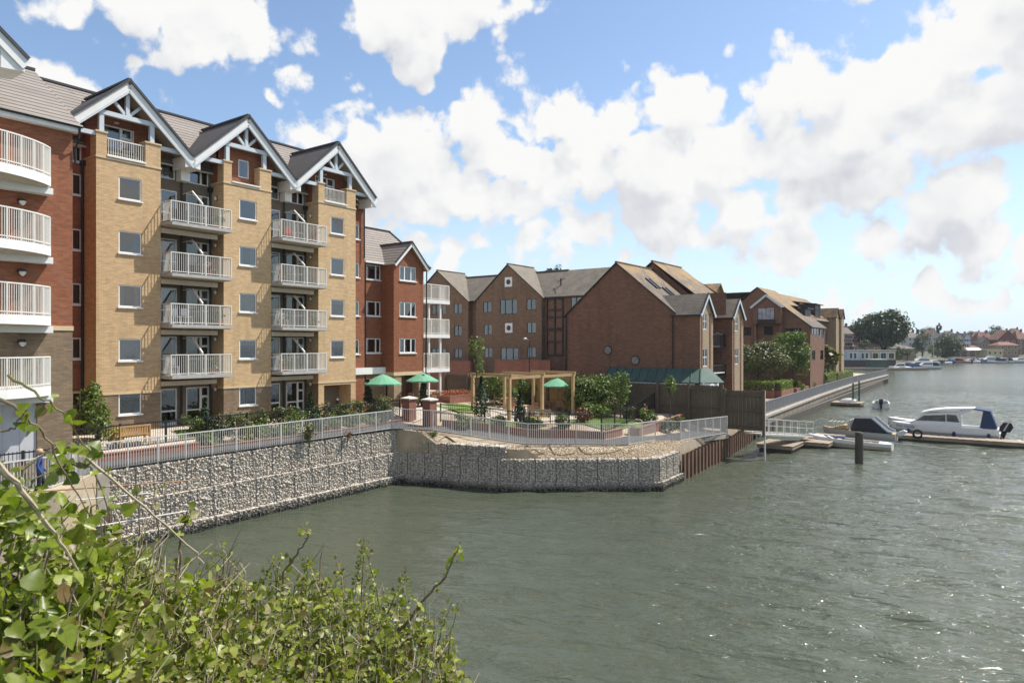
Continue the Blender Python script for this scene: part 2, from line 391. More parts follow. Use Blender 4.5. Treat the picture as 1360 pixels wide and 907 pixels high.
def clump_points(c, rad, nclump, n, cr=.34, shell=.55):
    """Points scattered over clumps that fill an ellipsoid unevenly."""
    c = np.array(c, float); rad = np.array(rad, float); cc = []
    while len(cc) < nclump:
        p = rng.normal(size=3); p /= np.linalg.norm(p); p *= rng.uniform(shell, 1.) ** .6
        cc.append(p)
    cc = np.array(cc); w = rng.uniform(.6, 1.3, nclump); idx = rng.choice(nclump, n, p=w / w.sum())
    q = rng.normal(size=(n, 3)); q /= np.linalg.norm(q, axis=1)[:, None]; rr = rng.uniform(.25, 1, n)[:, None] ** .5
    P = c + (cc[idx] * (1 - cr * .6) + q * rr * cr * w[idx][:, None]) * rad
    N = q * .8 + np.array((0, 0, .55)) + cc[idx] * .3
    return P, N
def tree(name, label, cat, p, H, rad, zc, leaf, ncl, nl, ls, trunk=.2, group=None, cr=.34, shape='diamond', part='crown', limbs=5, shell=.5, rz=0.):
    t = wroot(name, label, cat, p, rz, group)
    tb = MB(); top = zc - rad[2] * .1
    tb.tube([(0, 0, -.2), (trunk * .2, 0, H * .12), (-trunk * .2, trunk * .2, top * .6), (0, 0, top)], [trunk * 1.3, trunk, trunk * .8, trunk * .35], 7)
    for k in range(limbs):
        a = 2.4 * k + .5; b0 = top * (.45 + .1 * (k % 4)); L = .75
        tb.tube([(0, 0, b0), (rad[0] * L * .5 * math.cos(a), rad[1] * L * .5 * math.sin(a), b0 + rad[2] * .3), (rad[0] * L * math.cos(a), rad[1] * L * math.sin(a), b0 + rad[2] * .55)], [trunk * .5, trunk * .3, trunk * .1], 5)
    tb.build('trunk' if trunk > .06 else 'stem', 'bark', t)
    P, N = clump_points((0, 0, zc), rad, ncl, nl, cr, shell)
    o = inst(part, leaf_mesh(part, P, N, rng.uniform(.6, 1.25, nl) * ls, LEAF[leaf], shape), t)
    return t
# ================================================================ camera, light, sky
sc = bpy.context.scene
cam = bpy.data.cameras.new('Camera'); co = bpy.data.objects.new('Camera', cam); C.objects.link(co)
cam.sensor_width = 36; cam.lens = F / 1360 * 36; cam.shift_y = (HY - 453.5) / 1360; cam.clip_start = .05; cam.clip_end = 6000
cam.dof.use_dof = True; cam.dof.focus_distance = 42; cam.dof.aperture_fstop = 7.1; co.location = (0, 0, EYE); co.rotation_euler = (R(90), 0, 0); sc.camera = co
SUN_EL, SUN_AZ = R(56), R(67)                  # azimuth from +Y towards +X
sd = Vector((math.cos(SUN_EL) * math.sin(SUN_AZ), math.cos(SUN_EL) * math.cos(SUN_AZ), math.sin(SUN_EL)))
sl = bpy.data.lights.new('Sun', 'SUN'); sl.energy = 5.0; sl.angle = R(.55); sl.color = (1, .955, .88)
so = bpy.data.objects.new('Sun', sl); C.objects.link(so); so.rotation_euler = sd.to_track_quat('Z', 'Y').to_euler(); so.location = (40, 40, 80)

w = bpy.data.worlds.new('World'); sc.world = w; w.use_nodes = True
class WT(NT):
    def __init__(s, tree): s.t = tree
wt = WT(w.node_tree); wt.t.nodes.clear()
g = bpy.data.node_groups.new('cloud_density', 'ShaderNodeTree')
g.interface.new_socket('Direction', in_out='INPUT', socket_type='NodeSocketVector')
g.interface.new_socket('Density', in_out='OUTPUT', socket_type='NodeSocketFloat'); g.interface.new_socket('Soft', in_out='OUTPUT', socket_type='NodeSocketFloat')
gt = WT(g); gi = gt.n('NodeGroupInput'); go = gt.n('NodeGroupOutput')
wn = gt.noise(gi.outputs[0], 7, 3, .55); wv = gt.n('ShaderNodeVectorMath', operation='MULTIPLY_ADD')
gt.l(wn.outputs['Color'], wv.inputs[0]); wv.inputs[1].default_value = (.085,) * 3
sub = gt.n('ShaderNodeVectorMath', operation='SUBTRACT'); gt.l(gi.outputs[0], sub.inputs[0]); sub.inputs[1].default_value = (.0425,) * 3
gt.l(sub.outputs[0], wv.inputs[2]); dirw = wv.outputs[0]
# cumulus banks by bearing and height: (x, y) survey bearing, radius, strength
BLOBS = [(470, 215, 62, 1), (530, 225, 80, 1), (600, 245, 62, 1), (620, 165, 46, 1), (560, 280, 60, .9), (430, 190, 40, .8), (480, 290, 50, .7), (640, 200, 45, .8),
 (700, 220, 62, 1), (755, 165, 50, 1), (690, 275, 50, 1), (780, 230, 75, 1), (830, 165, 50, 1), (905, 160, 55, 1), (870, 230, 85, 1), (960, 215, 70, 1), (800, 290, 50, .9), (900, 290, 60, 1), (985, 290, 75, 1), (1060, 280, 60, 1), (1000, 340, 35, .6), (1060, 340, 40, .7),
 (1040, 135, 60, 1), (1100, 120, 62, 1), (1150, 175, 80, 1), (1060, 200, 60, 1), (1210, 120, 75, 1), (1290, 60, 85, 1.1), (1370, 40, 110, 1.2), (1260, 170, 85, 1), (1360, 150, 90, 1), (1190, 230, 55, .9), (1290, 250, 65, 1), (1230, 300, 60, 1), (1310, 310, 75, 1), (1180, 320, 45, .8), (1380, 330, 60, 1), (1120, 250, 50, .7),
 (590, 345, 32, .75), (700, 320, 46, .9), (690, 300, 38, .8), (560, 330, 36, .7), (640, 330, 30, .5), (820, 341, 20, .7), (740, 345, 24, .4),
 (560, 25, 68, 1), (500, 15, 55, .9), (630, 15, 60, .95), (545, 75, 36, .8), (690, 0, 40, .5), (270, 15, 70, 1), (330, 30, 45, .9), (235, 50, 42, .8), (190, 0, 55, .9), (60, 10, 50, .5), (110, 40, 30, .42), (20, 0, 40, .5),
 (70, 105, 48, 1), (110, 115, 34, 1), (30, 100, 40, .9), (363, 130, 13, .48), (178, 68, 15, .4), (1245, 370, 32, .55), (1100, 400, 34, .6), (1150, 405, 28, .5), (1270, 395, 38, .5), (1330, 400, 34, .45), (1060, 385, 30, .6), (1180, 365, 26, .5), (985, 375, 30, .5), (1215, 415, 30, .35), (1340, 370, 40, .5)]
BLOBS += [(1150, -120, 120, 1), (1330, -170, 170, 1.1), (1520, -60, 150, 1), (1500, 200, 140, 1), (1250, -380, 170, .9), (950, -330, 130, .8)]  # unseen banks above and right of the view, added to brighten the water
prev = None
for bx, by, br, bs in BLOBS:
    if by >= 275: br *= .82; bs *= .9
    c0 = Vector(((bx - CX) / F, 1, (HY - by) / F)).normalized(); c1 = Vector(((bx + br - CX) / F, 1, (HY - by) / F)).normalized(); c2 = Vector(((bx - CX) / F, 1, (HY - by + br) / F)).normalized()
    rr = ((c1 - c0).length + (c2 - c0).length) / 2
    dn = gt.n('ShaderNodeVectorMath', operation='DISTANCE'); gt.l(dirw, dn.inputs[0]); dn.inputs[1].default_value = c0
    v = gt.n('ShaderNodeMath', operation='MULTIPLY_ADD'); gt.l(dn.outputs['Value'], v.inputs[0]); v.inputs[1].default_value = -bs / (rr * 1.28); v.inputs[2].default_value = bs
    if prev is None: prev = v.outputs[0]
    else:
        mx = gt.n('ShaderNodeMath', operation='SMOOTH_MAX'); gt.l(prev, mx.inputs[0]); gt.l(v.outputs[0], mx.inputs[1]); mx.inputs[2].default_value = .12; prev = mx.outputs[0]
f1 = gt.noise(gi.outputs[0], 11, 10, .63)
def puff(scale, det):
    vn = gt.n('ShaderNodeTexVoronoi', feature='F1'); vn.inputs['Scale'].default_value = scale; vn.inputs['Detail'].default_value = det; vn.inputs['Roughness'].default_value = .55
    gt.l(dirw, vn.inputs['Vector']); return gt.math('SUBTRACT', .86, vn.outputs['Distance'])
p1 = puff(14, 2.)
# elsewhere in the sky (behind and overhead) a scattered field of the same clouds
far = gt.noise(gi.outputs[0], 2.6, 2, .5)
sx = gt.n('ShaderNodeSeparateXYZ'); gt.l(gi.outputs[0], sx.inputs[0])
back = gt.maprange(sx.outputs[1], .62, .3); up = gt.maprange(sx.outputs[2], .5, .62)
amb = gt.math('MULTIPLY', gt.math('MAXIMUM', back, up), gt.math('MULTIPLY', gt.maprange(far.outputs[0], .5, .8), 1.3))
field = gt.math('MAXIMUM', gt.math('MAXIMUM', prev, amb), -.6)
n1 = gt.math('SUBTRACT', f1.outputs[0], .5)
nz = gt.math('ADD', gt.math('MULTIPLY', n1, 1.75), gt.math('MULTIPLY', p1, .75))
full = gt.math('ADD', gt.math('MULTIPLY', field, 1.12), nz); gt.l(full, go.inputs[0]); lown = gt.noise(gi.outputs[0], 5.5, 4, .55)
gt.l(gt.math('ADD', gt.math('MINIMUM', field, .5), gt.math('ADD', gt.math('MULTIPLY', n1, .5), gt.math('MULTIPLY', gt.math('SUBTRACT', lown.outputs[0], .5), 1.3))), go.inputs[1])
tc = wt.n('ShaderNodeTexCoord'); nrm = wt.n('ShaderNodeVectorMath', operation='NORMALIZE'); wt.l(tc.outputs['Generated'], nrm.inputs[0]); dv = nrm.outputs[0]
def dens(vec):
    gn = wt.n('ShaderNodeGroup'); gn.node_tree = g; wt.l(vec, gn.inputs[0]); return gn
def shifted(v):
    o_ = wt.n('ShaderNodeVectorMath', operation='ADD'); wt.l(dv, o_.inputs[0]); o_.inputs[1].default_value = v; return o_.outputs[0]
g0 = dens(dv); g1 = g2 = dens(shifted((.012, 0, .045)))
d0 = g0.outputs[0]
sky = wt.n('ShaderNodeTexSky', sky_type='NISHITA'); sky.sun_disc = False; sky.sun_elevation = SUN_EL; sky.sun_rotation = SUN_AZ
sky.altitude = 10; sky.air_density = 1.; sky.dust_density = .6; sky.ozone_density = 1.6
mrd = wt.n('ShaderNodeMapRange', interpolation_type='SMOOTHSTEP'); wt.l(d0, mrd.inputs[0]); mrd.inputs[1].default_value = .10; mrd.inputs[2].default_value = .38
relief = wt.maprange(wt.math('SUBTRACT', g1.outputs[0], d0), -.08, .5)
core = wt.n('ShaderNodeMapRange', interpolation_type='SMOOTHSTEP'); wt.l(g2.outputs[1], core.inputs[0]); core.inputs[1].default_value = .28; core.inputs[2].default_value = .92
shade = wt.math('ADD', wt.math('MULTIPLY', relief, .45), wt.math('MULTIPLY', core.outputs[0], .72), True)
SKYS = .125
cl = wt.mix(shade, tuple(x / SKYS for x in (.675, .672, .665)), tuple(x / SKYS for x in (.45, .465, .50)))
szz = wt.n('ShaderNodeSeparateXYZ'); wt.l(dv, szz.inputs[0])
hz = wt.maprange(szz.outputs[2], 0., .27, .85, 0.)
skc = wt.mix(hz, sky.outputs[0], tuple(x / SKYS for x in (.50, .62, .735)))
dd = wt.math('MULTIPLY', mrd.outputs[0], wt.maprange(szz.outputs[2], -.01, .05, .35, 1.))
col = wt.mix(dd, skc, cl)
bg = wt.n('ShaderNodeBackground'); bg.inputs[1].default_value = SKYS; wt.l(col, bg.inputs[0])
wo = wt.n('ShaderNodeOutputWorld'); wt.l(bg.outputs[0], wo.inputs[0])
w.cycles.sampling_method = 'MANUAL'; w.cycles.sample_map_resolution = 512

sc.view_settings.view_transform = 'Standard'; sc.view_settings.look = 'None'; sc.view_settings.gamma = 1; sc.view_settings.exposure = .52
sc.view_settings.use_curve_mapping = False
cy = sc.cycles; cy.use_denoising = True; cy.denoiser = 'OPENIMAGEDENOISE'; cy.denoising_input_passes = 'RGB_ALBEDO_NORMAL'
cy.max_bounces = 7; cy.diffuse_bounces = 3; cy.glossy_bounces = 3; cy.transparent_max_bounces = 12; cy.transmission_bounces = 3
cy.caustics_reflective = False; cy.caustics_refractive = False; cy.sample_clamp_indirect = 6; cy.use_adaptive_sampling = True; cy.adaptive_threshold = .012

# ================================================================ water
t = NT('harbour_water'); o = t.obj()
def wav(sx_, rot, sc_, det, rough=.55):
    m1 = t.n('ShaderNodeMapping'); m1.inputs['Rotation'].default_value = (0, 0, rot); t.l(o, m1.inputs[0])
    m2 = t.n('ShaderNodeMapping'); m2.inputs['Scale'].default_value = (sx_, 1, 1); t.l(m1.outputs[0], m2.inputs[0])
    return t.noise(m2.outputs[0], sc_, det, rough).outputs[0]
def crest(v): return t.math('SUBTRACT', 1., t.math('ABSOLUTE', t.math('SUBTRACT', t.math('MULTIPLY', v, 2.), 1.)))
h1 = wav(.34, R(20), .75, 3); h2 = wav(.45, R(9), 2.0, 4, .6); h3 = wav(.6, R(-12), 6.5, 3, .6)
big = t.noise(o, .035, 3, .5).outputs[0]
h = t.math('ADD', t.math('ADD', t.math('ADD', t.math('MULTIPLY', h1, .7), t.math('MULTIPLY', crest(h1), .34)), t.math('ADD', t.math('MULTIPLY', h2, .30), t.math('MULTIPLY', crest(h2), .20))), t.math('MULTIPLY', h3, .10))
# ripples are weaker in the lee of the gabion wall
sxx = t.n('ShaderNodeSeparateXYZ'); t.l(o, sxx.inputs[0])
lee = t.maprange(t.math('ADD', sxx.outputs[0], t.math('MULTIPLY', sxx.outputs[1], .12)), -3, 13, .5, 1.)
amp = t.math('MULTIPLY', t.math('MULTIPLY', lee, t.maprange(sxx.outputs[1], 50, 190, 1., .3)), t.maprange(big, .35, .65, .65, 1.2))
bm = t.n('ShaderNodeBump'); bm.inputs['Distance'].default_value = .52; t.l(t.math('MULTIPLY', amp, .95), bm.inputs['Strength']); t.l(h, bm.inputs['Height'])
b = t.n('ShaderNodeBsdfPrincipled'); b.inputs['Base Color'].default_value = (.062, .072, .048, 1); b.inputs['Roughness'].default_value = .085
b.inputs['IOR'].default_value = 1.33; b.inputs['Specular IOR Level'].default_value = .5; t.l(t.maprange(sxx.outputs[1], 30, 190, .06, .2), b.inputs['Roughness']); t.l(bm.outputs[0], b.inputs['Normal']); t.l(b.outputs[0], t.out.inputs[0]); M['water'] = t.m
# the near basin carries real wavelets; the open water beyond is a flat sheet joined to it
wx0, wx1, wy0, wy1, st_ = -32., 84., 2., 128., .22
gx_, gy_ = np.meshgrid(np.linspace(wx0, wx1, int((wx1 - wx0) / st_)), np.linspace(wy0, wy1, int((wy1 - wy0) / st_))); wr = np.random.default_rng(3); hh = np.zeros_like(gx_)
for lam, a_, n_ in ((3.6, .016, 5), (2.1, .015, 8), (1.3, .010, 10), (.85, .006, 10)):
    for _ in range(n_):
        th = math.radians(70 + wr.normal() * 20); l_ = lam * wr.uniform(.75, 1.35); ph = (gx_ * math.cos(th) + gy_ * math.sin(th)) * 2 * math.pi / l_ + wr.uniform(0, 6.28); hh += a_ * l_ / lam * (1 - 2 * np.abs(np.sin(ph / 2)) ** 1.3)
lee_ = np.clip((gx_ + gy_ * .12 + 3) / 15, 0, 1); edge_ = np.clip(np.minimum(np.minimum(gx_ - wx0, wx1 - gx_), np.minimum(gy_ - wy0, (wy1 - gy_) * .25)) / 6, 0, 1)
gust = .8 + .3 * np.sin(gx_ * .11 + 1.3 * np.sin(gy_ * .06)) * np.sin(gy_ * .09 + 1.)
hh = (hh - hh.mean()) * (.42 + .58 * lee_) * edge_ * gust
mb = MB(); ny_, nx_ = gx_.shape; mb.v = np.stack([gx_, gy_, hh], -1).reshape(-1, 3).tolist()
mb.f = [(j * nx_ + i, j * nx_ + i + 1, (j + 1) * nx_ + i + 1, (j + 1) * nx_ + i) for j in range(ny_ - 1) for i in range(nx_ - 1)]; mb.mi = [0] * len(mb.f)
for q in ((-400, wx0, -60, 3500), (wx1, 2500, -60, 3500), (wx0, wx1, -60, wy0), (wx0, wx1, wy1, 3500)): mb.add([(q[0], q[2], 0), (q[1], q[2], 0), (q[1], q[3], 0), (q[0], q[3], 0)], [(0, 1, 2, 3)])
tag(mb.build('water', 'water', smooth=True), 'grey green rippled harbour water', 'water', kind='structure')

# ================================================================ land
EDGE = [(-6, 9.5), (10.6, 9.1), (13.4, 5.7), (30.3, 5.0), (31.2, 8.2), (32.6, 13.0), (37.5, 19.3), (40.7, 19.25), (51.6, 18.5), (66, 16.9), (100, 14.9), (132, 13.3), (177, 12.6)]
def vmax(s):
    for (a, va), (b, vb) in zip(EDGE, EDGE[1:]):
        if a <= s <= b: return va + (vb - va) * (s - a) / (b - a)
    return EDGE[-1][1]
RB = [(30.1, 5.6, 3.2)] + [(*SV(D(x, y, Y))[:2], D(x, y, Y)[2]) for x, y, Y in ((575, 572.5, 43.4), (625, 580, 43), (675.6, 588, 42), (701, 591, 41.7), (765, 591, 41.7), (835, 591.5, 41.9), (870, 586, 44), (904, 586, 44.8), (966, 576, 51))]
def rail_near(s, v):
    """closest point of the path's water side: (distance, height there, side: + inland)"""
    best = (1e9, 0, 0)
    pts = [(0, 8.4, 3.2), (11.0, 8.0, 3.2), (13.0, 6.2, 3.2), (22, 5.95, 3.2)] + RB
    for (a, va, za), (b, vb, zb) in zip(pts, pts[1:]):
        dx, dy = b - a, vb - va; k = max(0, min(1, ((s - a) * dx + (v - va) * dy) / (dx * dx + dy * dy)))
        q = (a + dx * k, va + dy * k); dist = math.hypot(s - q[0], v - q[1])
        if dist < best[0]:
            cr = dx * (v - va) - dy * (s - a); best = (dist, za + (zb - za) * k, 1 if cr < 0 else -1)
    return best
def hland(s, v):
    if s > 54.3: return 1.75 + max(0, min(1, (14 - v) / 20)) * .5 if s > 63 or v > 17 else 2.2
    dist, zr, side = rail_near(s, v)
    if side < 0 or dist < .05:
        zw = 3.05 if s < 31 else (2.3 if s < 33.5 else 1.72)
        return zr + (zw - zr) * min(1, max(0, dist - .2) / 1.5)
    gz = 3.9 if v < 1.0 else 3.9 - min(1, (v - 1.0) / 6.) * (.55 if s < 33 else .8)
    if s > 33: gz = gz - min(1, (s - 33) / 12) * .22
    if dist < 2.6: return zr
    k = min(1, (dist - 2.6) / 2.6); return zr + (gz - zr) * k
ss = sorted(set([-6 + i * 2 for i in range(9)] + [10.6, 12., 13.4] + [14 + i for i in range(17)] + [30.3 + .3 * i for i in range(9)] + [33 + .5 * i for i in range(44)] + [55, 58, 62, 66, 75, 90, 110, 132, 155, 177]))
ts = [0, .2, .4, .55, .65] + [.7 + .3 * i / 44 for i in range(45)]
mb = MB(); vs = []; vb_ = -55
for s in ss:
    for k in ts:
        v = vb_ + (vmax(s) - .06 - vb_) * k; vs.append((s, -v, hland(s, v)))
n = len(ts)
mb.add(vs, [(i * n + j, (i + 1) * n + j, (i + 1) * n + j + 1, i * n + j + 1) for i in range(len(ss) - 1) for j in range(n - 1)])
# skirt down to the bed along the water
m0 = len(ss); mb.add([(s, -(vmax(s) - .06), hland(s, vmax(s) - .06)) for s in ss] + [(s, -(vmax(s) - .06), -1) for s in ss], [(i, i + 1, i + 1 + m0, i + m0) for i in range(m0 - 1)])
mb.add([(177, -12.6, 1.75), (177, 55, 1.75), (177, 55, -1), (177, -12.6, -1)], [(0, 1, 2, 3)])
t = NT('ground_gravel'); o = t.obj(); n1 = t.noise(o, 1.2, 4); n2 = t.noise(o, 30, 3)
c = t.mix(t.maprange(n1.outputs[0], .35, .65), (.38, .30, .20), (.48, .41, .31)); c = t.mix(t.maprange(n2.outputs[0], .4, .7, 0, .6), c, (.25, .19, .12))
t.bsdf(c, .95, n2.outputs[0], .6, .03); M['ground'] = t.m
land = sthing(mb, 'ground', 'ground', 'sandy gravel ground of the waterside garden', 'ground', 0, 0, 0, kind='structure', smooth=False)

def strip(name, pts_in, pts_out, mat, label, lift, kind='structure', cat='path', nsub=6, across=5):
    """a sheet draped over the land between two polylines in (s, v)"""
    mb = MB(); rows = []
    for (a, b) in zip(zip(pts_in, pts_out), zip(pts_in[1:], pts_out[1:])):
        for k in range(nsub):
            u = k / nsub; rows.append(tuple((a[i][0] + (b[i][0] - a[i][0]) * u, a[i][1] + (b[i][1] - a[i][1]) * u) for i in (0, 1)))
    rows.append((pts_in[-1], pts_out[-1])); n = across + 1; vs = []
    for p, q in rows:
        for j in range(n):
            u = j / across; s_, v_ = p[0] + (q[0] - p[0]) * u, p[1] + (q[1] - p[1]) * u; vs.append((s_, -v_, hland(s_, v_) + lift))
    mb.add(vs, [(i * n + j, (i + 1) * n + j, (i + 1) * n + j + 1, i * n + j + 1) for i in range(len(rows) - 1) for j in range(n - 1)])
    return sthing(mb, name, mat, label, cat, 0, 0, 0, kind=kind)
def off_rail(k0, k1):
    out = []
    pts = [(p[0], p[1]) for p in RB]
    for i, p in enumerate(pts):
        a, b = pts[max(0, i - 1)], pts[min(len(pts) - 1, i + 1)]; dx, dy = b[0] - a[0], b[1] - a[1]; L = math.hypot(dx, dy)
        out.append(((p[0] + dy / L * k0, p[1] - dx / L * k0), (p[0] + dy / L * k1, p[1] - dx / L * k1)))
    return out
R0 = off_rail(.12, 2.55)
PIN = [(0, 8.2), (11, 7.8), (13.1, 6.05), (22, 5.8), (29.9, 5.55)] + [a for a, b in R0[1:]]
POUT = [(0, 5.7), (11, 5.2), (13.2, 4.1), (22, 4.0), (32.6, 3.2)] + [b for a, b in R0[1:]]
strip('path', PIN, POUT, 'asphalt', 'dark tarmac waterside path behind the railing', .06)
strip('paving', [(6, 3.9), (13.2, 3.8), (15, 3.6), (20, 3.2), (20.6, 2.2)], [(6, -1.4), (13.2, -1.4), (15, -.6), (20, -.4), (20.6, -.4)], 'pave', 'pale paving in front of the yellow brick building', .06, cat='paving')
strip('terrace', [(33.8, 3.8), (37, 3.2), (39.6, 2.4)], [(33.0, -2.4), (37, -2.4), (42.5, -2.4)], 'pave', 'pale paved terrace under the green parasols', .06, cat='paving')
strip('patio', [(38.6, 9.0), (41, 9.6), (44, 10.5), (48, 11)], [(38.6, 5.6), (41, 4.2), (45, 3.2), (49, 5.0)], 'pave', 'pale paved patio under the pergola', .06, cat='paving')
strip('quay_path', [(58, 17.0), (66, 16.6), (100, 14.6), (132, 13.0), (176, 12.3)], [(58, 13.6), (66, 13.2), (100, 11.4), (132, 10.2), (176, 9.6)], 'quayc', 'pale concrete quayside walk behind the far railing', .05, cat='path')
# ================================================================ yellow and red brick apartment building
GZ = 3.9
def win_mesh(w, h, style='plain', fm='pvc'):
    """window meshes about the bottom centre, facing -y: frame with a dark room behind, pane, sill, curtain"""
    f = MB(); ft = .065 if fm == 'pvc' else .055
    f.box(-w / 2, -w / 2 + ft, .03, .10, 0, h); f.box(w / 2 - ft, w / 2, .03, .10, 0, h); f.box(-w / 2 + ft, w / 2 - ft, .03, .10, 0, ft); f.box(-w / 2 + ft, w / 2 - ft, .03, .10, h - ft, h)
    if style == 'side': f.box(w * .18 - .05, w * .18 + .05, .025, .095, ft, h - ft)
    if style == 'three':
        for x in (-w * .2, w * .2): f.box(x - .045, x + .045, .025, .095, ft, h - ft)
    if style == 'two': f.box(-.04, .04, .025, .095, ft, h - ft)
    if style == 'transom': f.box(-w / 2 + ft, w / 2 - ft, .025, .095, h * .70, h * .70 + .07)
    if style == 'grid':
        f.box(-.03, .03, .025, .095, ft, h - ft); f.box(-w / 2 + ft, -.03, .027, .093, h * .5, h * .5 + .05); f.box(.03, w / 2 - ft, .027, .093, h * .5, h * .5 + .05)
    if style == 'door':                      # one tall light with a mid rail
        f.box(-w / 2 + ft, w / 2 - ft, .025, .095, h * .37, h * .37 + .09); f.box(-w / 2 + ft, w / 2 - ft, .02, .1, ft, .16)
    if style == 'french':                    # wide light, then a narrow door with three lights
        f.box(w * .06, w * .06 + .14, .02, .1, ft, h - ft); f.box(w * .4, w * .4 + .06, .02, .1, ft, h - ft)
        for z in (.04, .36, .7): f.box(w * .06 + .14, w * .4, .022, .098, h * z, h * z + .12)
        f.box(-w / 2 + ft, w * .06, .022, .098, h * .36, h * .36 + .07)
    if style == 'five':
        for k in range(1, 5): f.box(-w / 2 + w * k / 5 - .03, -w / 2 + w * k / 5 + .03, .025, .095, ft, h - ft)
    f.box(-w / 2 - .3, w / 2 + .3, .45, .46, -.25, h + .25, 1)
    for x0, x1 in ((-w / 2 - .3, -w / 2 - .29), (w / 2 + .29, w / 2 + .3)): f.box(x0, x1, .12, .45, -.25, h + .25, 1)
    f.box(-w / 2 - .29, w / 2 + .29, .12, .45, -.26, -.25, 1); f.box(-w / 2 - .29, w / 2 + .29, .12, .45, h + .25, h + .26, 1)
    p = MB(); p.add([(-w / 2 + ft * .6, .06, ft * .6), (w / 2 - ft * .6, .06, ft * .6), (w / 2 - ft * .6, .06, h - ft * .6), (-w / 2 + ft * .6, .06, h - ft * .6)], [(0, 1, 2, 3)])
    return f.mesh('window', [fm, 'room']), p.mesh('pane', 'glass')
def curtain_mesh(w, h, kind):
    m = MB()
    def drape(x0, x1, z0, z1):
        k = 10; vs = []
        for i in range(k + 1):
            x = x0 + (x1 - x0) * i / k; y = .16 + .02 * math.sin(i * 2.4)
            vs += [(x, y, z0), (x, y, z1)]
        m.add(vs, [(2 * i, 2 * i + 2, 2 * i + 3, 2 * i + 1) for i in range(k)])
    if kind == 'sides': drape(-w / 2, -w * .26, 0, h); drape(w * .26, w / 2, 0, h)
    elif kind == 'left': drape(-w / 2, -w * .12, 0, h)
    elif kind == 'blind': m.box(-w / 2, w / 2, .14, .15, h * .45, h)
    elif kind == 'half': m.box(-w / 2, w / 2, .14, .15, h * .72, h)
    elif kind == 'net': drape(-w / 2, w / 2, 0, h)
    return m.mesh(kind, 'curtain')
WC = {}
def window(parent, w, h, p, face='-y', style='plain', fm='pvc', cur=None, sill=None, name='window'):
    key = (round(w, 3), round(h, 3), style, fm)
    if key not in WC: WC[key] = win_mesh(w, h, style, fm)
    rz = {'-y': 0, '-x': -math.pi / 2, '+x': math.pi / 2, '+y': math.pi}[face]
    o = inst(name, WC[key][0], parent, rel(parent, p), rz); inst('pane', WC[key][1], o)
    if cur:
        ck = ('c', key[0], key[1], cur)
        if ck not in WC: WC[ck] = curtain_mesh(w - .1, h - .05, cur)
        inst('blind' if cur in ('blind', 'half') else 'curtain', WC[ck], o, (0, 0, .03))
    if sill:
        sk = ('s', key[0], sill)
        if sk not in WC:
            m = MB(); m.box(-w / 2 - .06, w / 2 + .06, -.07, .03, -.07, 0); WC[sk] = m.mesh('sill', sill)
        inst('sill', WC[sk], o)
    return o
FL = [GZ + 2.84 + 2.67 * k for k in range(5)]          # floor levels above the ground floor: 6.74 ...
apt = root('apartment_building', 'long five storey yellow and red brick apartment building with three white gables and balconies', 'building', 22, 0, GZ)
RC = [17.17, 23.87, 30.48]; HB = 1.56
BAYX = [(15.59, 18.75), (22.33, 25.43), (28.93, 32.04)]
CURS = ['sides', 'half', 'sides', None, 'blind', 'left', 'net', None, 'half']
def winrow(z): return (z[0], z[1])
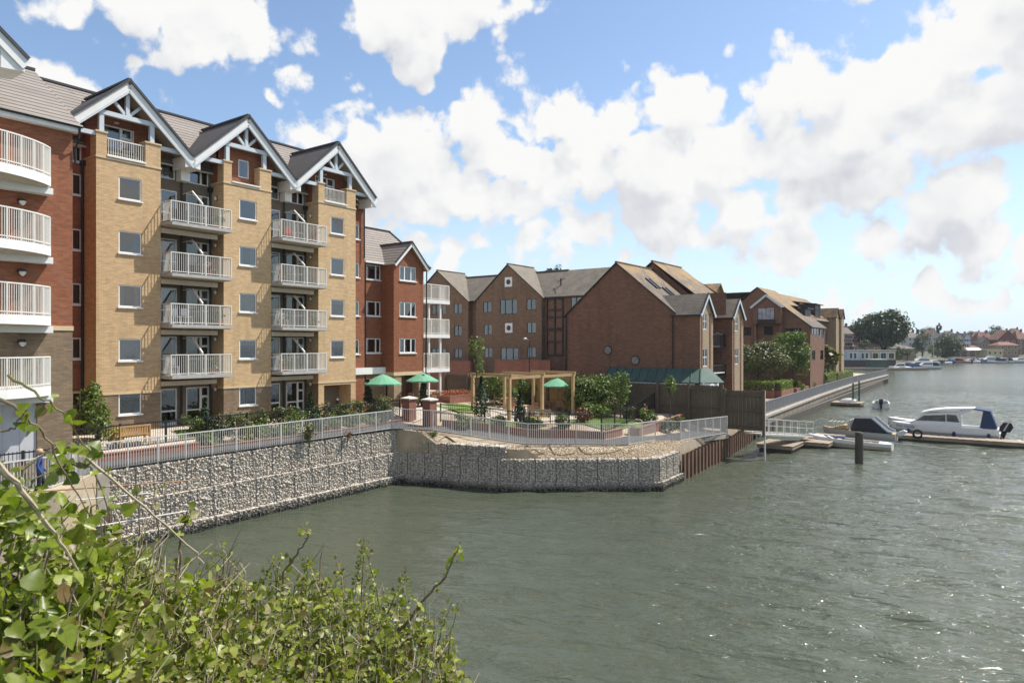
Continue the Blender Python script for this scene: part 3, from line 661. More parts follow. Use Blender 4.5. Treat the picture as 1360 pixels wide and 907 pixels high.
for bi, (x0, x1) in enumerate(BAYX):
    c = RC[bi]; b = MB(); wx = c if bi else c + .03
    rows = [(4.83, 5.93)] + [(4.83 + 2.705 * k, 4.83 + 2.705 * k + 1.11) for k in range(1, 5)]
    holes = [(wx - .56, wx + .56, z0, z1) for z0, z1 in rows]
    if bi == 2: holes[0] = (x0 + .45, x1 - .42, GZ - .1, 5.72)
    b.wall('-y', 0, x0, x1, 3.0, 5.86, holes[:1], 1.25 if bi == 2 else .1, 1 if bi < 2 else 0)
    b.wall('-y', 0, x0, x1, 5.86, 17.5, holes[1:], .1, 0)
    for nrm, X in (('-x', x0), ('+x', x1)):
        b.wall(nrm, X, 0, 1.4, 3.0, 5.86, (), .1, 1); b.wall(nrm, X, 0, 1.4, 5.86, 17.5, (), .1, 0)
    b.box(x0 - .03, x1 + .03, -.03, .6, 5.86, 5.97, 2)
    b.box(x0 - .035, x1 + .035, -.035, 1.3, 17.5, 17.6, 2)
    for a0, a1 in ((x0, x0 + .5), (x1 - .78, x1)):
        b.box(a0, a1, 0, .62, 17.6, 18.74, 0); b.box(a0 - .04, a1 + .04, -.04, .66, 18.74, 18.82, 2)
    if bi == 2: b.box(x0 + .02, x1 - .02, 1.2, 1.26, 3.0, 5.8, 3)
    b.build('bay_wall', ['yellow', 'brown', 'band', 'render'], apt)
    for k, (z0, z1) in enumerate(rows):
        if bi == 2 and k == 0:
            window(apt, .5, 1.95, (x0 + .78, 1.1, GZ), style='door', name='glazed_door'); continue
        window(apt, 1.12, z1 - z0, (wx, 0, z0), cur=CURS[(bi * 4 + k * 5 + 1) % 9], sill='pvc')
    # terrace under the gable
    tw = MB(); ty = 1.25 if bi != 1 else .55
    dh = [(c - .82, c + .82, 17.62, 19.55)] if bi != 1 else [(c - .27, c + .42, 18.15, 19.2)]
    tw.wall('-y', ty, x0 - .0, x1 + .0, 17.55, 19.72, dh, .1, 0)
    tw.add([(c - 1.72, ty, 19.72), (c + 1.58, ty, 19.72), (c - .07, ty, 21.4)], [(0, 1, 2)], 0)
    [tw.add([(c - .07 + k_ * 1.6, ty, 19.72), (c - .07 + k_ * 1.6, ty, 18.6), (c - .07 + k_ * 2.85, ty, 18.6)], [(0, 1, 2)], 0) for k_ in (-1, 1)]
    tw.box(x0 + .55, x1 - .8, .0, ty - .01, 17.45, 17.615, 1)
    for X in (x0 + .05, x1 - .05): tw.box(X - .05, X + .05, .63, 1.38, 17.55, 18.9, 0)
    tw.build('terrace_wall', ['red', 'slab'], apt)
    if bi != 1:
        window(apt, 1.64, 1.93, (c, ty, 17.62), style='french', cur='sides', name='french_door')
        rl = MB(); a0, a1 = x0 + .5, x1 - .78
        rl.box(a0, a1, .06, .11, 18.52, 18.58); rl.box(a0, a1, .06, .11, 17.72, 17.76)
        k = int((a1 - a0) / .105)
        for j in range(k + 1): rl.box(a0 + (a1 - a0) * j / k - .011, a0 + (a1 - a0) * j / k + .011, .07, .1, 17.72, 18.52)
        rl.build('railing', 'rail', apt); cp = MB(); cp.box(a0, a1, -.07, .3, 17.62, 17.7); cp.build('coping', 'white', apt)
        lm = MB(); lm.lathe([(.1, -.04), (.13, 0), (.1, .04)], 10, (c - .1, 1.16, 19.72)); lm.build('wall_lamp', 'lamp', apt)
    else:
        window(apt, .69, 1.05, (c + .075, ty, 18.15), style='plain', cur='sides'); cp = MB(); cp.box(x0 + .5, x1 - .78, -.07, .3, 17.62, 17.7); cp.build('coping', 'white', apt)
    # gable roof over the bay
    cx = c - .07; half = 3.34; zr, ze = 21.62, 18.52; lft = 2.78 if bi == 0 else half; zl = zr - (zr - ze) * lft / half
    rf = MB(); yb = 4.75; f0 = -.16
    ybL = 4.75 - (4.75 - 1.25) * lft / half
    rf.slab([(cx, f0, zr), (cx, yb, zr), (cx - lft, ybL, zl), (cx - lft, f0, zl)], .10, 0, 1)
    rf.slab([(cx, f0, zr), (cx + half, f0, ze), (cx + half, 1.25, ze), (cx, yb, zr)], .10, 0, 1)
    go_ = rf.build('gable_roof', ['dtile', 'soffit'], apt)
    vg = MB()
    for sx_, L_ in ((-1, lft), (1, half)):
        ez = zr - (zr - ze) * L_ / half; vg.bar((cx, f0 - .02, zr + .04), (cx + sx_ * L_, f0 - .02, ez + .04), .14, .12)
    vg.bar((cx, f0 - .05, zr + .06), (cx, yb, zr + .06), .2, .1)
    vg.build('verge_tiles', 'verge', apt)
    bb = MB(); zo = .26
    for sx_, L_ in ((-1, lft), (1, half + .05)):
        ez = zr - (zr - ze) * L_ / half; bb.bar((cx, f0 + .02, zr - zo), (cx + sx_ * L_, f0 + .02, ez - zo), .05, .36); bb.bar((cx, f0 + .05, zr - zo - .25), (cx + sx_ * L_, f0 + .05, ez - zo - .25), .1, .16, 1)
    bb.build('bargeboard', ['white', 'bluegrey'], apt)
    # soffit box at the foot of each slope
    for sx_ in ((1,) if bi == 0 else (-1, 1)):
        sb = MB(); xe = cx + sx_ * half
        sb.prism([(xe - .42, ze - .62), (xe + .06 * (bi == 2), ze - .55), (xe + .06 * (bi == 2), ze - .12), (xe - .42, ze - .0)] if sx_ > 0 else [(xe, ze - .55), (xe + .42, ze - .62), (xe + .42, ze - .0), (xe, ze - .12)], 'y', f0 + .05, 1.2)
        sb.build('soffit_box', 'white', apt)
    # truss
    tr = MB(); pl, pr = x0 + .27, x1 - .42
    zc_ = 19.78
    for X in (pl, pr): tr.box(X - .11, X + .11, .02, .22, 18.82, zc_ - .12)
    tr.box(pl - .45, pr + .42, 0, .2, zc_ - .12, zc_ + .1)
    tr.box(cx - .09, cx + .09, .01, .19, zc_ + .1, zr - .5)
    for s_ in (-1, 1): tr.bar((cx + s_ * .12, .1, zc_ + .15), (cx + s_ * .78, .1, zc_ + .82), .12, .14)
    for X0, X1 in ((x0 - 1.65 if bi else x0 - .95, x0), (x1, x1 + 1.5)): tr.box(X0, X1, .05, .25, 18.55, 18.76)
    tr.build('truss', 'bluegrey', apt)
# recessed balcony walls
GAPS = [(18.75, 22.33), (25.43, 28.93)]
for gi_, (a0, a1) in enumerate(GAPS):
    b = MB(); holes = []; wins = []
    x = a0 + .55; 
    for k in range(5):
        z = GZ + .02 if k == 0 else FL[k - 1] + .04
        wins.append((.92, 2.02, a0 + 1.12, z, 'door', 'glazed_door')); wins.append((1.42, 2.04, a1 - .76, z, 'french', 'french_door'))
    wins.append((.95, .9, a0 + 1.0, 17.42, 'plain', 'window')); wins.append((1.4, .92, a1 - .85, 17.42, 'side', 'window'))
    holes = [(x_ - w_ / 2, x_ + w_ / 2, z_, z_ + h_) for w_, h_, x_, z_, *_ in wins]
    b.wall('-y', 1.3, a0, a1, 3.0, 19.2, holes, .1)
    b.box(a0 + .01, a1 - .45, -.05, 1.29, 6.18, 6.42, 1)
    for k in range(1, 4): b.box(a0 + .01, a1 - .4, -.05, .12, FL[k] - .53, FL[k] - .28, 1)
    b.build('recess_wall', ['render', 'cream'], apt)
    for i, (w_, h_, x_, z_, st, nm) in enumerate(wins): window(apt, w_, h_, (x_, 1.3, z_), style=st, name=nm, cur=[None, 'sides', 'left', None, 'net', None, 'sides'][(i * 3 + gi_ * 2) % 7])
    pp = MB(); pp.tube([(a0 + 1.78, 1.2, 17.4), (a0 + 1.78, 1.2, 3.9)], .05, 6); pp.tube([(a1 - .1, 1.2, 17.2), (a1 - .1, 1.2, 3.9)], .055, 6); pp.box(a1 - .22, a1 + .02, 1.05, 1.28, 17.1, 17.35)
    pp.build('drainpipe', 'black', apt)
    bx = MB(); bx.box(a0 + 1.52, a0 + 2.02, .75, 1.28, 17.35, 18.6); bx.build('pipe_box', 'white', apt)
    for k in range(5):
        lm = MB(); lm.box(a1 - .06, a1 - .01, .62, .74, (GZ if k == 0 else FL[k - 1]) + 1.82, (GZ if k == 0 else FL[k - 1]) + 2.06); lm.lathe([(.05, -.1), (.09, 0), (.06, .1)], 8, (a1 - .1, .68, (GZ if k == 0 else FL[k - 1]) + 1.92), 1)
        lm.build('wall_lamp', ['black', 'lamp'], apt)
    # balconies: slab > railing, screen
    for k in range(4):
        z = FL[k]; sbm = MB()
        sbm.prism([(a0 + .02, 1.28), (a0 + .02, -.78), (a0 + .14, -.9), (a1 - .02, -.9), (a1 - .02, 1.28)], 'z', z - .17, z)
        sbm.box(a0 + .1, a1 - .1, -.83, 1.2, z - .2, z - .17, 1)
        bo = sbm.build('balcony', ['slab', 'soffit'], apt)
        r = MB(); X0, X1, yf = a0 + .1, a1 - .06, -.84
        r.box(X0, X1, yf - .03, yf + .03, z + 1.05, z + 1.1); r.box(X0, X1, yf - .02, yf + .02, z + .07, z + .11)
        for X in (X0, X1):
            r.box(X - .025, X + .025, yf, .02, z + 1.05, z + 1.1); r.box(X - .02, X + .02, yf, .02, z + .07, z + .11)
            for j in range(8): r.box(X - .01, X + .01, yf + .1 * j - .01 + .08, yf + .1 * j + .01 + .08, z + .11, z + 1.05)
        for j, fx in enumerate((0, .27, .56, .8, 1)):
            hw = .035 if j == 2 else .026; X = X0 + (X1 - X0) * fx; r.box(X - hw, X + hw, yf - .03, yf + .03, z, z + 1.05)
        nb = 30
        for j in range(1, nb): X = X0 + (X1 - X0) * j / nb; r.box(X - .010, X + .010, yf - .01, yf + .01, z + .11, z + 1.05)
        r.build('railing', 'rail', bo)
        s_ = MB(); X = (X0 + X1) / 2 + .05
        s_.add([(X, 1.25, z + .05), (X, -.78, z + .05), (X, -.78, z + 1.15), (X, .25, z + 1.95), (X, 1.25, z + 1.95)], [(0, 1, 2, 3, 4)], 0)
        s_.bar((X, -.8, z + 1.15), (X, .25, z + 1.98), .07, .09, 1); s_.bar((X, .25, z + 1.96), (X, 1.25, z + 1.96), .05, .05, 1); s_.bar((X, -.78, z), (X, -.78, z + 1.15), .05, .05, 1)
        s_.build('privacy_screen', ['frosted', 'rail'], bo)
# recessed red strips at both ends of the yellow front
b = MB(); rowz = [4.95 + 2.69 * k for k in range(5)]
b.wall('-y', 1.37, 12.2, 15.6, 3.0, 18.6, [(15.06, 15.5, z, z + 1.05) for z in rowz[:4]] + [(15.06, 15.5, 15.75, 16.8), (15.06, 15.5, 17.4, 18.4)], .1)
b.box(12.2, 15.6, 1.33, 1.5, 5.95, 6.05, 1)
b.build('end_wall', ['red', 'band'], apt); b = MB(); b.wall('-y', 1.4, 32.0, 34.1, 3.0, 18.3, [(33.1, 33.62, z, z + 1.03) for z in (7.7, 10.4, 13.1, 15.8)], .1)
b.wall('+x', 34.1, 1.4, 9, 3, 18.3, (), .1); b.build('end_wall', ['red', 'band'], apt)
for z in rowz[:4] + [15.75, 17.4]: window(apt, .44, 1.05 if z < 17 else 1.0, (15.28, 1.37, z), sill='pvc', style='transom' if z > 17 else 'plain')
for z in (7.7, 10.4, 13.1, 15.8): window(apt, .52, 1.03, (33.36, 1.4, z), sill='pvc')
pp = MB(); pp.tube([(15.5, 1.28, 17.3), (15.5, 1.28, 3.9)], .06, 6); pp.box(15.38, 15.62, 1.1, 1.34, 17.25, 17.45); pp.tube([(34.35, 1.6, 14.2), (34.35, 1.6, 4)], .05, 6); pp.tube([(33.95, 1.25, 18.2), (33.95, 1.25, 14.5)], .05, 6); pp.tube([(39.5, 2.3, 14.2), (39.5, .4, 14.0), (39.36, .38, 3.8)], .05, 6)
pp.build('drainpipe', 'black', apt)
# main roof
rf = MB(); rf.slab([(11.5, 5.75, 22.45), (11.5, 1.05, 18.2), (34.2, 1.05, 18.2), (34.2, 5.75, 22.45)], .12, 0, 1)
rf.slab([(11.5, 5.75, 22.45), (34.2, 5.75, 22.45), (34.2, 10.5, 18.2), (11.5, 10.5, 18.2)], .12, 0, 1)
rf.add([(34.1, 1.3, 18.3), (34.1, 10, 18.3), (34.1, 5.75, 22.3)], [(0, 1, 2)], 2)
rf.bar((11.5, 5.75, 22.5), (34.2, 5.75, 22.5), .22, .12, 3); rf.build('roof', ['tile', 'soffit', 'red', 'verge'], apt)
# red brick wing at the far end
wg = MB(); z3 = [7.76, 10.46, 13.12]
wg.wall('-y', 1.8, 34.1, 36.1, 6.2, 14.45, [(34.62, 36.02, z, z + 1.07) for z in z3], .1)
wg.wall('-y', .5, 36.1, 39.25, 6.2, 14.4, [(36.7, 38.42, z, z + 1.07) for z in z3], .1)
wg.add([(36.1, .5, 14.4), (39.25, .5, 14.4), (37.68, .5, 15.85)], [(0, 1, 2)])
wg.wall('-x', 36.1, .5, 1.8, 6.2, 14.4, (), .1); wg.wall('+x', 39.25, .5, 3, 3, 14.4, (), .1)
wg.wall('-y', 2.6, 39.25, 40.1, 3.6, 14.2, (), .1); wg.wall('+x', 40.1, 2.6, 10, 3.6, 14.3, [(4.2, 5.4, z, z + 2) for z in (6.5, 9.2, 11.9)], .1)
wg.box(36.08, 39.28, .46, 2.0, 6.1, 6.35, 1); wg.box(36.15, 36.9, .52, 1.2, 3.4, 6.1, 2); wg.box(38.75, 39.22, .52, 1.2, 3.4, 6.1, 2)
wg.wall('-y', 2.3, 34.1, 39.2, 3.4, 6.2, [(34.5, 35.5, 3.75, 5.9), (36.95, 38.6, 3.75, 5.9)], .1, 2)
wg.box(34.1, 36.1, 1.75, 2.3, 6.2, 6.3, 1); wg.build('wing_wall', ['orange', 'band', 'buff'], apt)
fc = MB(); fc.box(33.2, 36.06, 1.3, 1.74, 6.25, 6.72); fc.build('canopy_fascia', 'white', apt)
window(apt, 1.0, 2.15, (35.0, 2.3, 3.75), style='two', name='glazed_door'); window(apt, 1.65, 2.15, (37.775, 2.3, 3.75), style='two', name='glazed_door')
for z in z3:
    window(apt, 1.4, 1.07, (35.32, 1.8, z), style='side', cur='half' if z > 13 else None, sill='pvc'); window(apt, 1.72, 1.07, (37.56, .5, z), style='three', cur='sides', sill='pvc')
    window(apt, 1.2, 2.0, (40.1, 4.8, z - 1.22), '+x', 'door', name='glazed_door')
rf = MB(); rf.slab([(34.05, 5.6, 17.65), (34.05, 1.45, 14.4), (41.1, 1.45, 14.4), (40.6, 5.6, 17.65)], .1, 0, 1); rf.slab([(34.05, 5.6, 17.65), (40.6, 5.6, 17.65), (41.1, 10.2, 14.4), (34.05, 10.2, 14.4)], .1, 0, 1); rf.slab([(40.6, 5.6, 17.65), (41.1, 1.45, 14.4), (41.1, 10.2, 14.4)], .1, 0, 1)
rf.bar((34.05, 5.6, 17.7), (40.6, 5.6, 17.7), .2, .1, 3); rf.bar((40.6, 5.6, 17.7), (41.1, 1.45, 14.45), .16, .1, 3)
rf.slab([(37.68, .2, 16.0), (37.68, 3.6, 16.0), (35.95, 1.5, 14.3), (35.95, .2, 14.3)], .1, 0, 1); rf.slab([(37.68, .2, 16.0), (39.6, .2, 14.1), (39.6, 1.5, 14.1), (37.68, 3.6, 16.0)], .1, 0, 1)
rf.bar((37.68, .16, 16.04), (37.68, 3.6, 16.04), .18, .1, 3)
for q in ((35.95, .2, 14.3), (39.6, .2, 14.1)): rf.bar((37.68, .18, 15.84), (q[0], .18, q[2] - .16), .04, .22, 2); rf.bar((37.68, .17, 16.03), (q[0], .17, q[2] + .03), .12, .08, 3)
rf.box(34.2, 36.1, 1.38, 1.46, 14.26, 14.42, 2); rf.build('wing_roof', ['tile', 'soffit', 'white', 'verge'], apt)
for k in range(3):
    z = 6.45 + 2.72 * k; s_ = MB(); s_.box(39.5, 42.85, 1.0, 3.0, z - .16, z); s_.box(39.5, 42.85, .97, 1.0, z - .26, z + .02); bo = s_.build('balcony', 'white', apt)
    r = MB()
    for y in (1.02,):
        r.box(39.6, 42.8, y - .025, y + .025, z + 1.2, z + 1.26); r.box(39.6, 42.8, y - .02, y + .02, z + .1, z + .14)
        for j in range(31): X = 39.6 + 3.2 * j / 30; hw = .03 if j % 10 == 0 else .012; r.box(X - hw, X + hw, y - hw, y + hw, z, z + 1.2)
    for X in (42.8,):
        r.box(X - .025, X + .025, 1.04, 2.95, z + 1.2, z + 1.26)
        for j in range(18): r.box(X - .012, X + .012, 1.1 + .105 * j, 1.12 + .105 * j, z, z + 1.2)
    r.build('railing', 'rail', bo)
for X in (40.55, 41.9):
    p_ = MB(); p_.box(X - .07, X + .07, 1.1, 1.24, 3.6, 11.8); p_.build('balcony_post', 'white', apt)
# projecting red brick block at the near end, with bowed balconies
lb = MB(); yb = -5.6
lb.wall('-y', yb, -2, 12.3, 3.0, 8.9, [(8.2, 11.05, 3.9, 6.1)], .12, 1); lb.wall('-y', yb, -2, 12.3, 8.9, 17.2, [(7.0, 9.3, FL[k], FL[k] + 2.1) for k in (1, 2, 3)], .12, 0)
lb.wall('+x', 12.3, yb, 1.4, 3.0, 8.9, (), .1, 1); lb.wall('+x', 12.3, yb, 1.4, 8.9, 17.2, (), .1, 0)
lb.box(-2, 12.33, yb - .03, yb + .4, 8.9, 9.08, 2); lb.build('block_wall', ['red', 'brown', 'band'], apt)
for k in (1, 2, 3): window(apt, 2.3, 2.1, (8.15, yb, FL[k]), style='french', cur='sides', name='french_door')
gd = MB(); gd.box(8.2, 11.05, yb + .06, yb + .12, 3.9, 6.1)
for k in range(5): gd.box(8.25 + .56 * k, 8.27 + .56 * k, yb + .045, yb + .06, 3.95, 6.05)
gd.build('garage_door', 'gdoor', apt)
rf = MB(); rf.slab([(-2, yb + 5.0, 20.5), (-2, yb - .32, 17.1), (12.5, yb - .32, 17.1), (12.75, yb + 5.0, 20.62)], .1, 0, 1); rf.slab([(-2, yb + 5.0, 20.5), (12.75, yb + 5.0, 20.62), (12.5, yb + 10, 17.1), (-2, yb + 10, 17.1)], .1, 0, 1)
rf.add([(12.3, yb, 17.0), (12.3, yb + 9.6, 17.0), (12.3, yb + 5, 20.3)], [(0, 1, 2)], 4)
rf.bar((-2, yb + 5, 20.58), (12.75, yb + 5, 20.66), .2, .12, 3); rf.box(-2, 12.45, yb - .3, yb + .05, 16.82, 17.0, 2); rf.build('block_roof', ['tile', 'soffit', 'white', 'verge', 'red'], apt)
gu = MB(); gu.tube([(-2, yb - .36, 17.05), (12.52, yb - .36, 17.05)], .07, 6); gu.tube([(12.42, yb - .36, 17.0), (12.42, yb - .3, 16.6), (12.38, yb - .06, 16.2), (12.38, yb - .06, 15.6)], .045, 6); gu.build('gutter', 'black', apt)
bow = [(6.2, yb - .02), (6.3, yb - .9), (7.2, yb - 1.5), (7.8, yb - 1.74), (8.4, yb - 1.86), (9.0, yb - 1.86), (9.5, yb - 1.76), (10.0, yb - 1.58), (10.5, yb - 1.32), (10.92, yb - 1.02), (11.28, yb - .66), (11.3, yb - .02)]
for k in range(4):
    z = FL[k]; s_ = MB(); s_.prism(bow, 'z', z - .34, z, 0); s_.prism([(x_ * .97 + .27, y_ * .97 - .18) for x_, y_ in bow], 'z', z - .37, z - .341, 1); s_.box(6.2, 11.42, yb - .5, yb - .02, z - .62, z - .375, 0)
    bo = s_.build('balcony', ['white', 'soffit'], apt)
    r = MB(); pts = [(x_ * .985 + .13, y_ * .985 - .09) for x_, y_ in bow]
    for (p, q) in zip(pts, pts[1:]):
        for zz, hh in ((1.13, .05), (.1, .04)): r.bar((*p, z + zz), (*q, z + zz), .05, hh)
        L = math.dist(p, q); nb = max(1, round(L / .085))
        for j in range(nb):
            X, Y = p[0] + (q[0] - p[0]) * j / nb, p[1] + (q[1] - p[1]) * j / nb; hw = .028 if j == 0 else .0105; r.box(X - hw, X + hw, Y - hw, Y + hw, z, z + 1.13)
    r.build('railing', 'rail', bo)
    lm = MB(); lm.lathe([(.05, -.14), (.15, -.02), (.15, .05), (.05, .09)], 12, (10.5, yb - .1, FL[k] - .95), 0); lm.lathe([(.03, -.16), (.11, -.08), (.12, 0)], 12, (10.5, yb - .19, FL[k] - .98), 1); lm.build('wall_lamp', ['black', 'lamp'], apt)
# gabled roof over the bowed balconies, its near corner just in the picture
gb = MB(); gx = 7.3; yf = yb - 1.6; zr, ze = 21.2, 18.7; hf = 2.85
gb.slab([(gx, yf, zr), (gx, yb + 4.8, zr), (gx - hf, yb + .6, ze), (gx - hf, yf, ze)], .12, 0, 1); gb.slab([(gx, yf, zr), (gx + hf, yf, ze), (gx + hf, yb + .6, ze), (gx, yb + 4.8, zr)], .12, 0, 1)
for s_ in (-1, 1): gb.bar((gx, yf - .02, zr - .25), (gx + s_ * hf, yf - .02, ze - .25), .05, .42, 2); gb.bar((gx, yf - .03, zr + .02), (gx + s_ * (hf + .05), yf - .03, ze), .14, .12, 3)
gb.prism([(gx + hf - .8, ze - .55), (gx + hf - .05, ze - .48), (gx + hf - .05, ze - .1), (gx + hf - .8, ze + .3)], 'y', yf + .02, yb - .3, 2)
gb.build('block_gable', ['dtile', 'soffit', 'white', 'verge'], apt)
# ================================================================ gabion walls
PHI = (1 + 5 ** .5) / 2
ICO_V = [Vector(v).normalized() for v in ((-1, PHI, 0), (1, PHI, 0), (-1, -PHI, 0), (1, -PHI, 0), (0, -1, PHI), (0, 1, PHI), (0, -1, -PHI), (0, 1, -PHI), (PHI, 0, -1), (PHI, 0, 1), (-PHI, 0, -1), (-PHI, 0, 1))]
ICO_F = [(0, 11, 5), (0, 5, 1), (0, 1, 7), (0, 7, 10), (0, 10, 11), (1, 5, 9), (5, 11, 4), (11, 10, 2), (10, 7, 6), (7, 1, 8), (3, 9, 4), (3, 4, 2), (3, 2, 6), (3, 6, 8), (3, 8, 9), (4, 9, 5), (2, 4, 11), (6, 2, 10), (8, 6, 7), (9, 8, 1)]
ICO_A = np.array([tuple(v) for v in ICO_V])
def rock(m, p, r, mi=0):
    V = ICO_A * (1 + rng.normal(size=(12, 1)) * .17) * (rng.uniform(.65, 1.25, 3) * r)
    q = rng.normal(size=4); q /= np.linalg.norm(q); ww, x, y, z = q
    Rm = np.array([[1 - 2 * (y * y + z * z), 2 * (x * y - z * ww), 2 * (x * z + y * ww)], [2 * (x * y + z * ww), 1 - 2 * (x * x + z * z), 2 * (y * z - x * ww)], [2 * (x * z - y * ww), 2 * (y * z + x * ww), 1 - 2 * (x * x + y * y)]])
    m.add((V @ Rm.T + np.array(p)).tolist(), ICO_F, mi)
def basket_meshes(L, H, dp=.9, st=.1, ends=False):
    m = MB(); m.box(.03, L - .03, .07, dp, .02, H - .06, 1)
    nx, nz, ny = int(L / st), int(H / st), int(dp / st)
    for i in range(nx):
        for k in range(nz):
            rock(m, ((i + .5 + rng.uniform(-.35, .35)) * L / nx, .055 + rng.uniform(-.02, .02), (k + .5 + rng.uniform(-.35, .35)) * H / nz), st * rng.uniform(.5, .85))
        for j in range(ny):
            rock(m, ((i + .5 + rng.uniform(-.35, .35)) * L / nx, .06 + (j + .5) * dp / ny, H - .05 + rng.uniform(-.02, .02)), st * rng.uniform(.5, .85))
    if ends:
        for j in range(ny):
            for k in range(nz):
                for X in (.05, L - .05): rock(m, (X, (j + .5) * dp / ny, (k + .5) * H / nz), st * rng.uniform(.45, .75))
    w_ = MB(); a = .014
    for x in (.012, L - .012): w_.box(x - a, x + a, -.02, .0, 0, H); w_.box(x - a, x + a, -.02, dp * .7, H + .015, H + .03)
    for z in (.02, H - .005): w_.box(0, L, -.02, .0, z - .008, z + .008)
    for k in range(1, 6): w_.box(L * k / 6 - .004, L * k / 6 + .004, -.012, -.004, 0, H)
    for k in range(1, 6): w_.box(0, L, -.014, -.006, H * k / 6 - .004, H * k / 6 + .004)
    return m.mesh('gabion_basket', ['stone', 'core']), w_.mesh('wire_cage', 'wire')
BK = [basket_meshes(1.185, 1.33, ends=(i == 0)) for i in range(4)]; BL = [basket_meshes(1.185, .66) for i in range(2)]
def gabion(label, a, b, tiers, group=None):
    """a, b: wall line in (s, v) from left to right as seen from the water; tiers: (offset outwards, z0, kind, x0, x1)"""
    L = math.dist(a, b); ang = math.atan2(-(b[1] - a[1]), b[0] - a[0])
    r = root('gabion_wall', label, 'gabion wall', a[0], a[1], 0, group); r.rotation_euler = (0, 0, ANG + ang)
    for ti, (off_, z0, kind, x0, x1) in enumerate(tiers):
        n = max(1, round((x1 - x0) / 1.185)); sx_ = (x1 - x0) / n / 1.185
        for k in range(n):
            me, wm = (BK if kind == 'full' else BL)[(k * 3 + ti) % (4 if kind == 'full' else 2)] if k not in (0, n - 1) or kind != 'full' else BK[0]
            o = inst('gabion_basket', me, r, (x0 + (x1 - x0) * k / n, -off_, z0), 0, (sx_, 1, 1)); inst('wire_cage', wm, o)
    return r
gabion('long sunlit gabion wall of stone baskets along the left bank', (13.4, 6.05), (30.5, 5.4), [(.78, -.86, 'full', -.2, 17.3), (.38, .46, 'full', 0, 17.2), (.1, 1.79, 'full', 0, 17.2)])
gabion('shaded gabion wall with a third low tier facing the water', (30.4, 5.5), (32.35, 13.1), [(.35, -.86, 'full', -.4, 8.1), (.1, .46, 'full', -.3, 7.95), (-.1, 1.79, 'low', -.3, 7.2)])
gabion('lower shaded gabion wall ending beside the rusty sheet piles', (32.35, 13.1), (37.5, 19.55), [(.35, -.86, 'full', -.2, 8.4), (.1, .46, 'full', -.05, 8.3)])
gabion('short sunlit end of the gabion wall next to the sheet piles', (37.5, 19.55), (40.9, 19.4), [(.35, -.86, 'full', -.1, 3.4), (.1, .46, 'full', -.05, 3.3)])
# retaining logs half buried in the gravel slope behind the low gabions
def wavy(pts, label):
    m = MB(); P = []
    for i, (x, y, Y) in enumerate(pts):
        p = D(x, y, Y); s_, v_, _ = SV(p); P.append(Vector((s_, -v_, hland(s_, v_) + .05)))
    Q = []
    for i in range(len(P) - 1):
        p0, p1, p2, p3 = P[max(0, i - 1)], P[i], P[i + 1], P[min(len(P) - 1, i + 2)]
        for k in range(6): u = k / 6; Q.append(.5 * ((2 * p1) + (p2 - p0) * u + (2 * p0 - 5 * p1 + 4 * p2 - p3) * u * u + (3 * p1 - p0 - 3 * p2 + p3) * u ** 3))
    m.tube(Q, .045, 6); return sthing(m, 'erosion_log', 'twig', label, 'log', SV(D(*pts[0]))[0], SV(D(*pts[0]))[1], 2, group='fibre rolls on the gravel slope')
wavy([(552, 575, 43), (556, 583, 42.3), (570, 578, 42.8), (580, 585, 42), (592, 580, 42.6), (606, 588, 41.8)], 'curved brown fibre roll on the gravel at the inner corner')
wavy([(688, 602, 40.6), (700, 594, 41.4), (704, 603, 40.6), (722, 603, 40.6), (730, 595, 41.3), (738, 604, 40.5), (760, 603, 40.6), (768, 596, 41.2), (778, 603, 40.6), (800, 603, 40.7), (812, 601, 40.8), (826, 596, 41.3)], 'long wavy brown fibre roll on the gravel below the railing')
# sheet piles
def piles(label, s0, v0, s1, v1, z1, n, mat='rust'):
    m = MB(); dx, dv = (s1 - s0) / n, (v1 - v0) / n; pts = []
    for i in range(n):
        for f_, o_ in ((0, 0), (.38, 0), (.52, -.3), (.88, -.3)): pts.append((s0 + dx * (i + f_), -(v0 + dv * (i + f_) + o_)))
    pts.append((s1, -v1)); k = len(pts)
    m.add([(x, y, -1.2) for x, y in pts] + [(x, y, z1 + .06 * math.sin(i * 1.7)) for i, (x, y) in enumerate(pts)], [(i, i + 1, i + 1 + k, i + k) for i in range(k - 1)])
    m.add([(x, y + .06, z1) for x, y in pts] + [(x, y, z1) for x, y in pts], [(i, i + 1, i + 1 + k, i + k) for i in range(k - 1)])
    m.box(s0, s1, -(min(v0, v1) - .42), -(min(v0, v1) - .9), z1 - .5, z1 + .12, 1)
    return sthing(m, 'sheet_pile_wall', [mat, 'conc'], label, 'sheet piles', s0, v0, 0)
piles('rusty corrugated sheet pile wall next to the gabions', 40.95, 19.75, 51.9, 18.95, 1.55, 14)
piles('dark sheet pile wall behind the timber jetty under the fence', 52.0, 18.9, 61.5, 17.75, 1.35, 12)
qa = [(61.5, 17.5), (100, 15.1), (132, 13.5), (177.2, 12.8)]
m = MB()
for (a, b) in zip(qa, qa[1:]):
    m.bar((a[0], -a[1] + .25, 1.18), (b[0], -b[1] + .25, 1.18), .66, .7, 0); m.bar((a[0], -a[1] + .22, 1.65), (b[0], -b[1] + .22, 1.65), .8, .22, 3)
    L = b[0] - a[0]; n = int(L / 1.4)
    for i in range(n):
        u = i / n; s_, v_ = a[0] + L * u, a[1] + (b[1] - a[1]) * u; m.box(s_, s_ + .45, -v_ - .1, -v_ + .4, -1, .86, 1)
m.box(177.1, 177.6, -12.9, 40, -1, 1.75, 0); m.bar((61.5, -17.1, -.1), (177.2, -12.4, -.1), .5, 1.8, 2)
sthing(m, 'quay_wall', ['quayc', 'pile', 'pile', 'conc'], 'long straight concrete quay wall on dark timber piles', 'quay wall', 61.5, 17.5, 0)

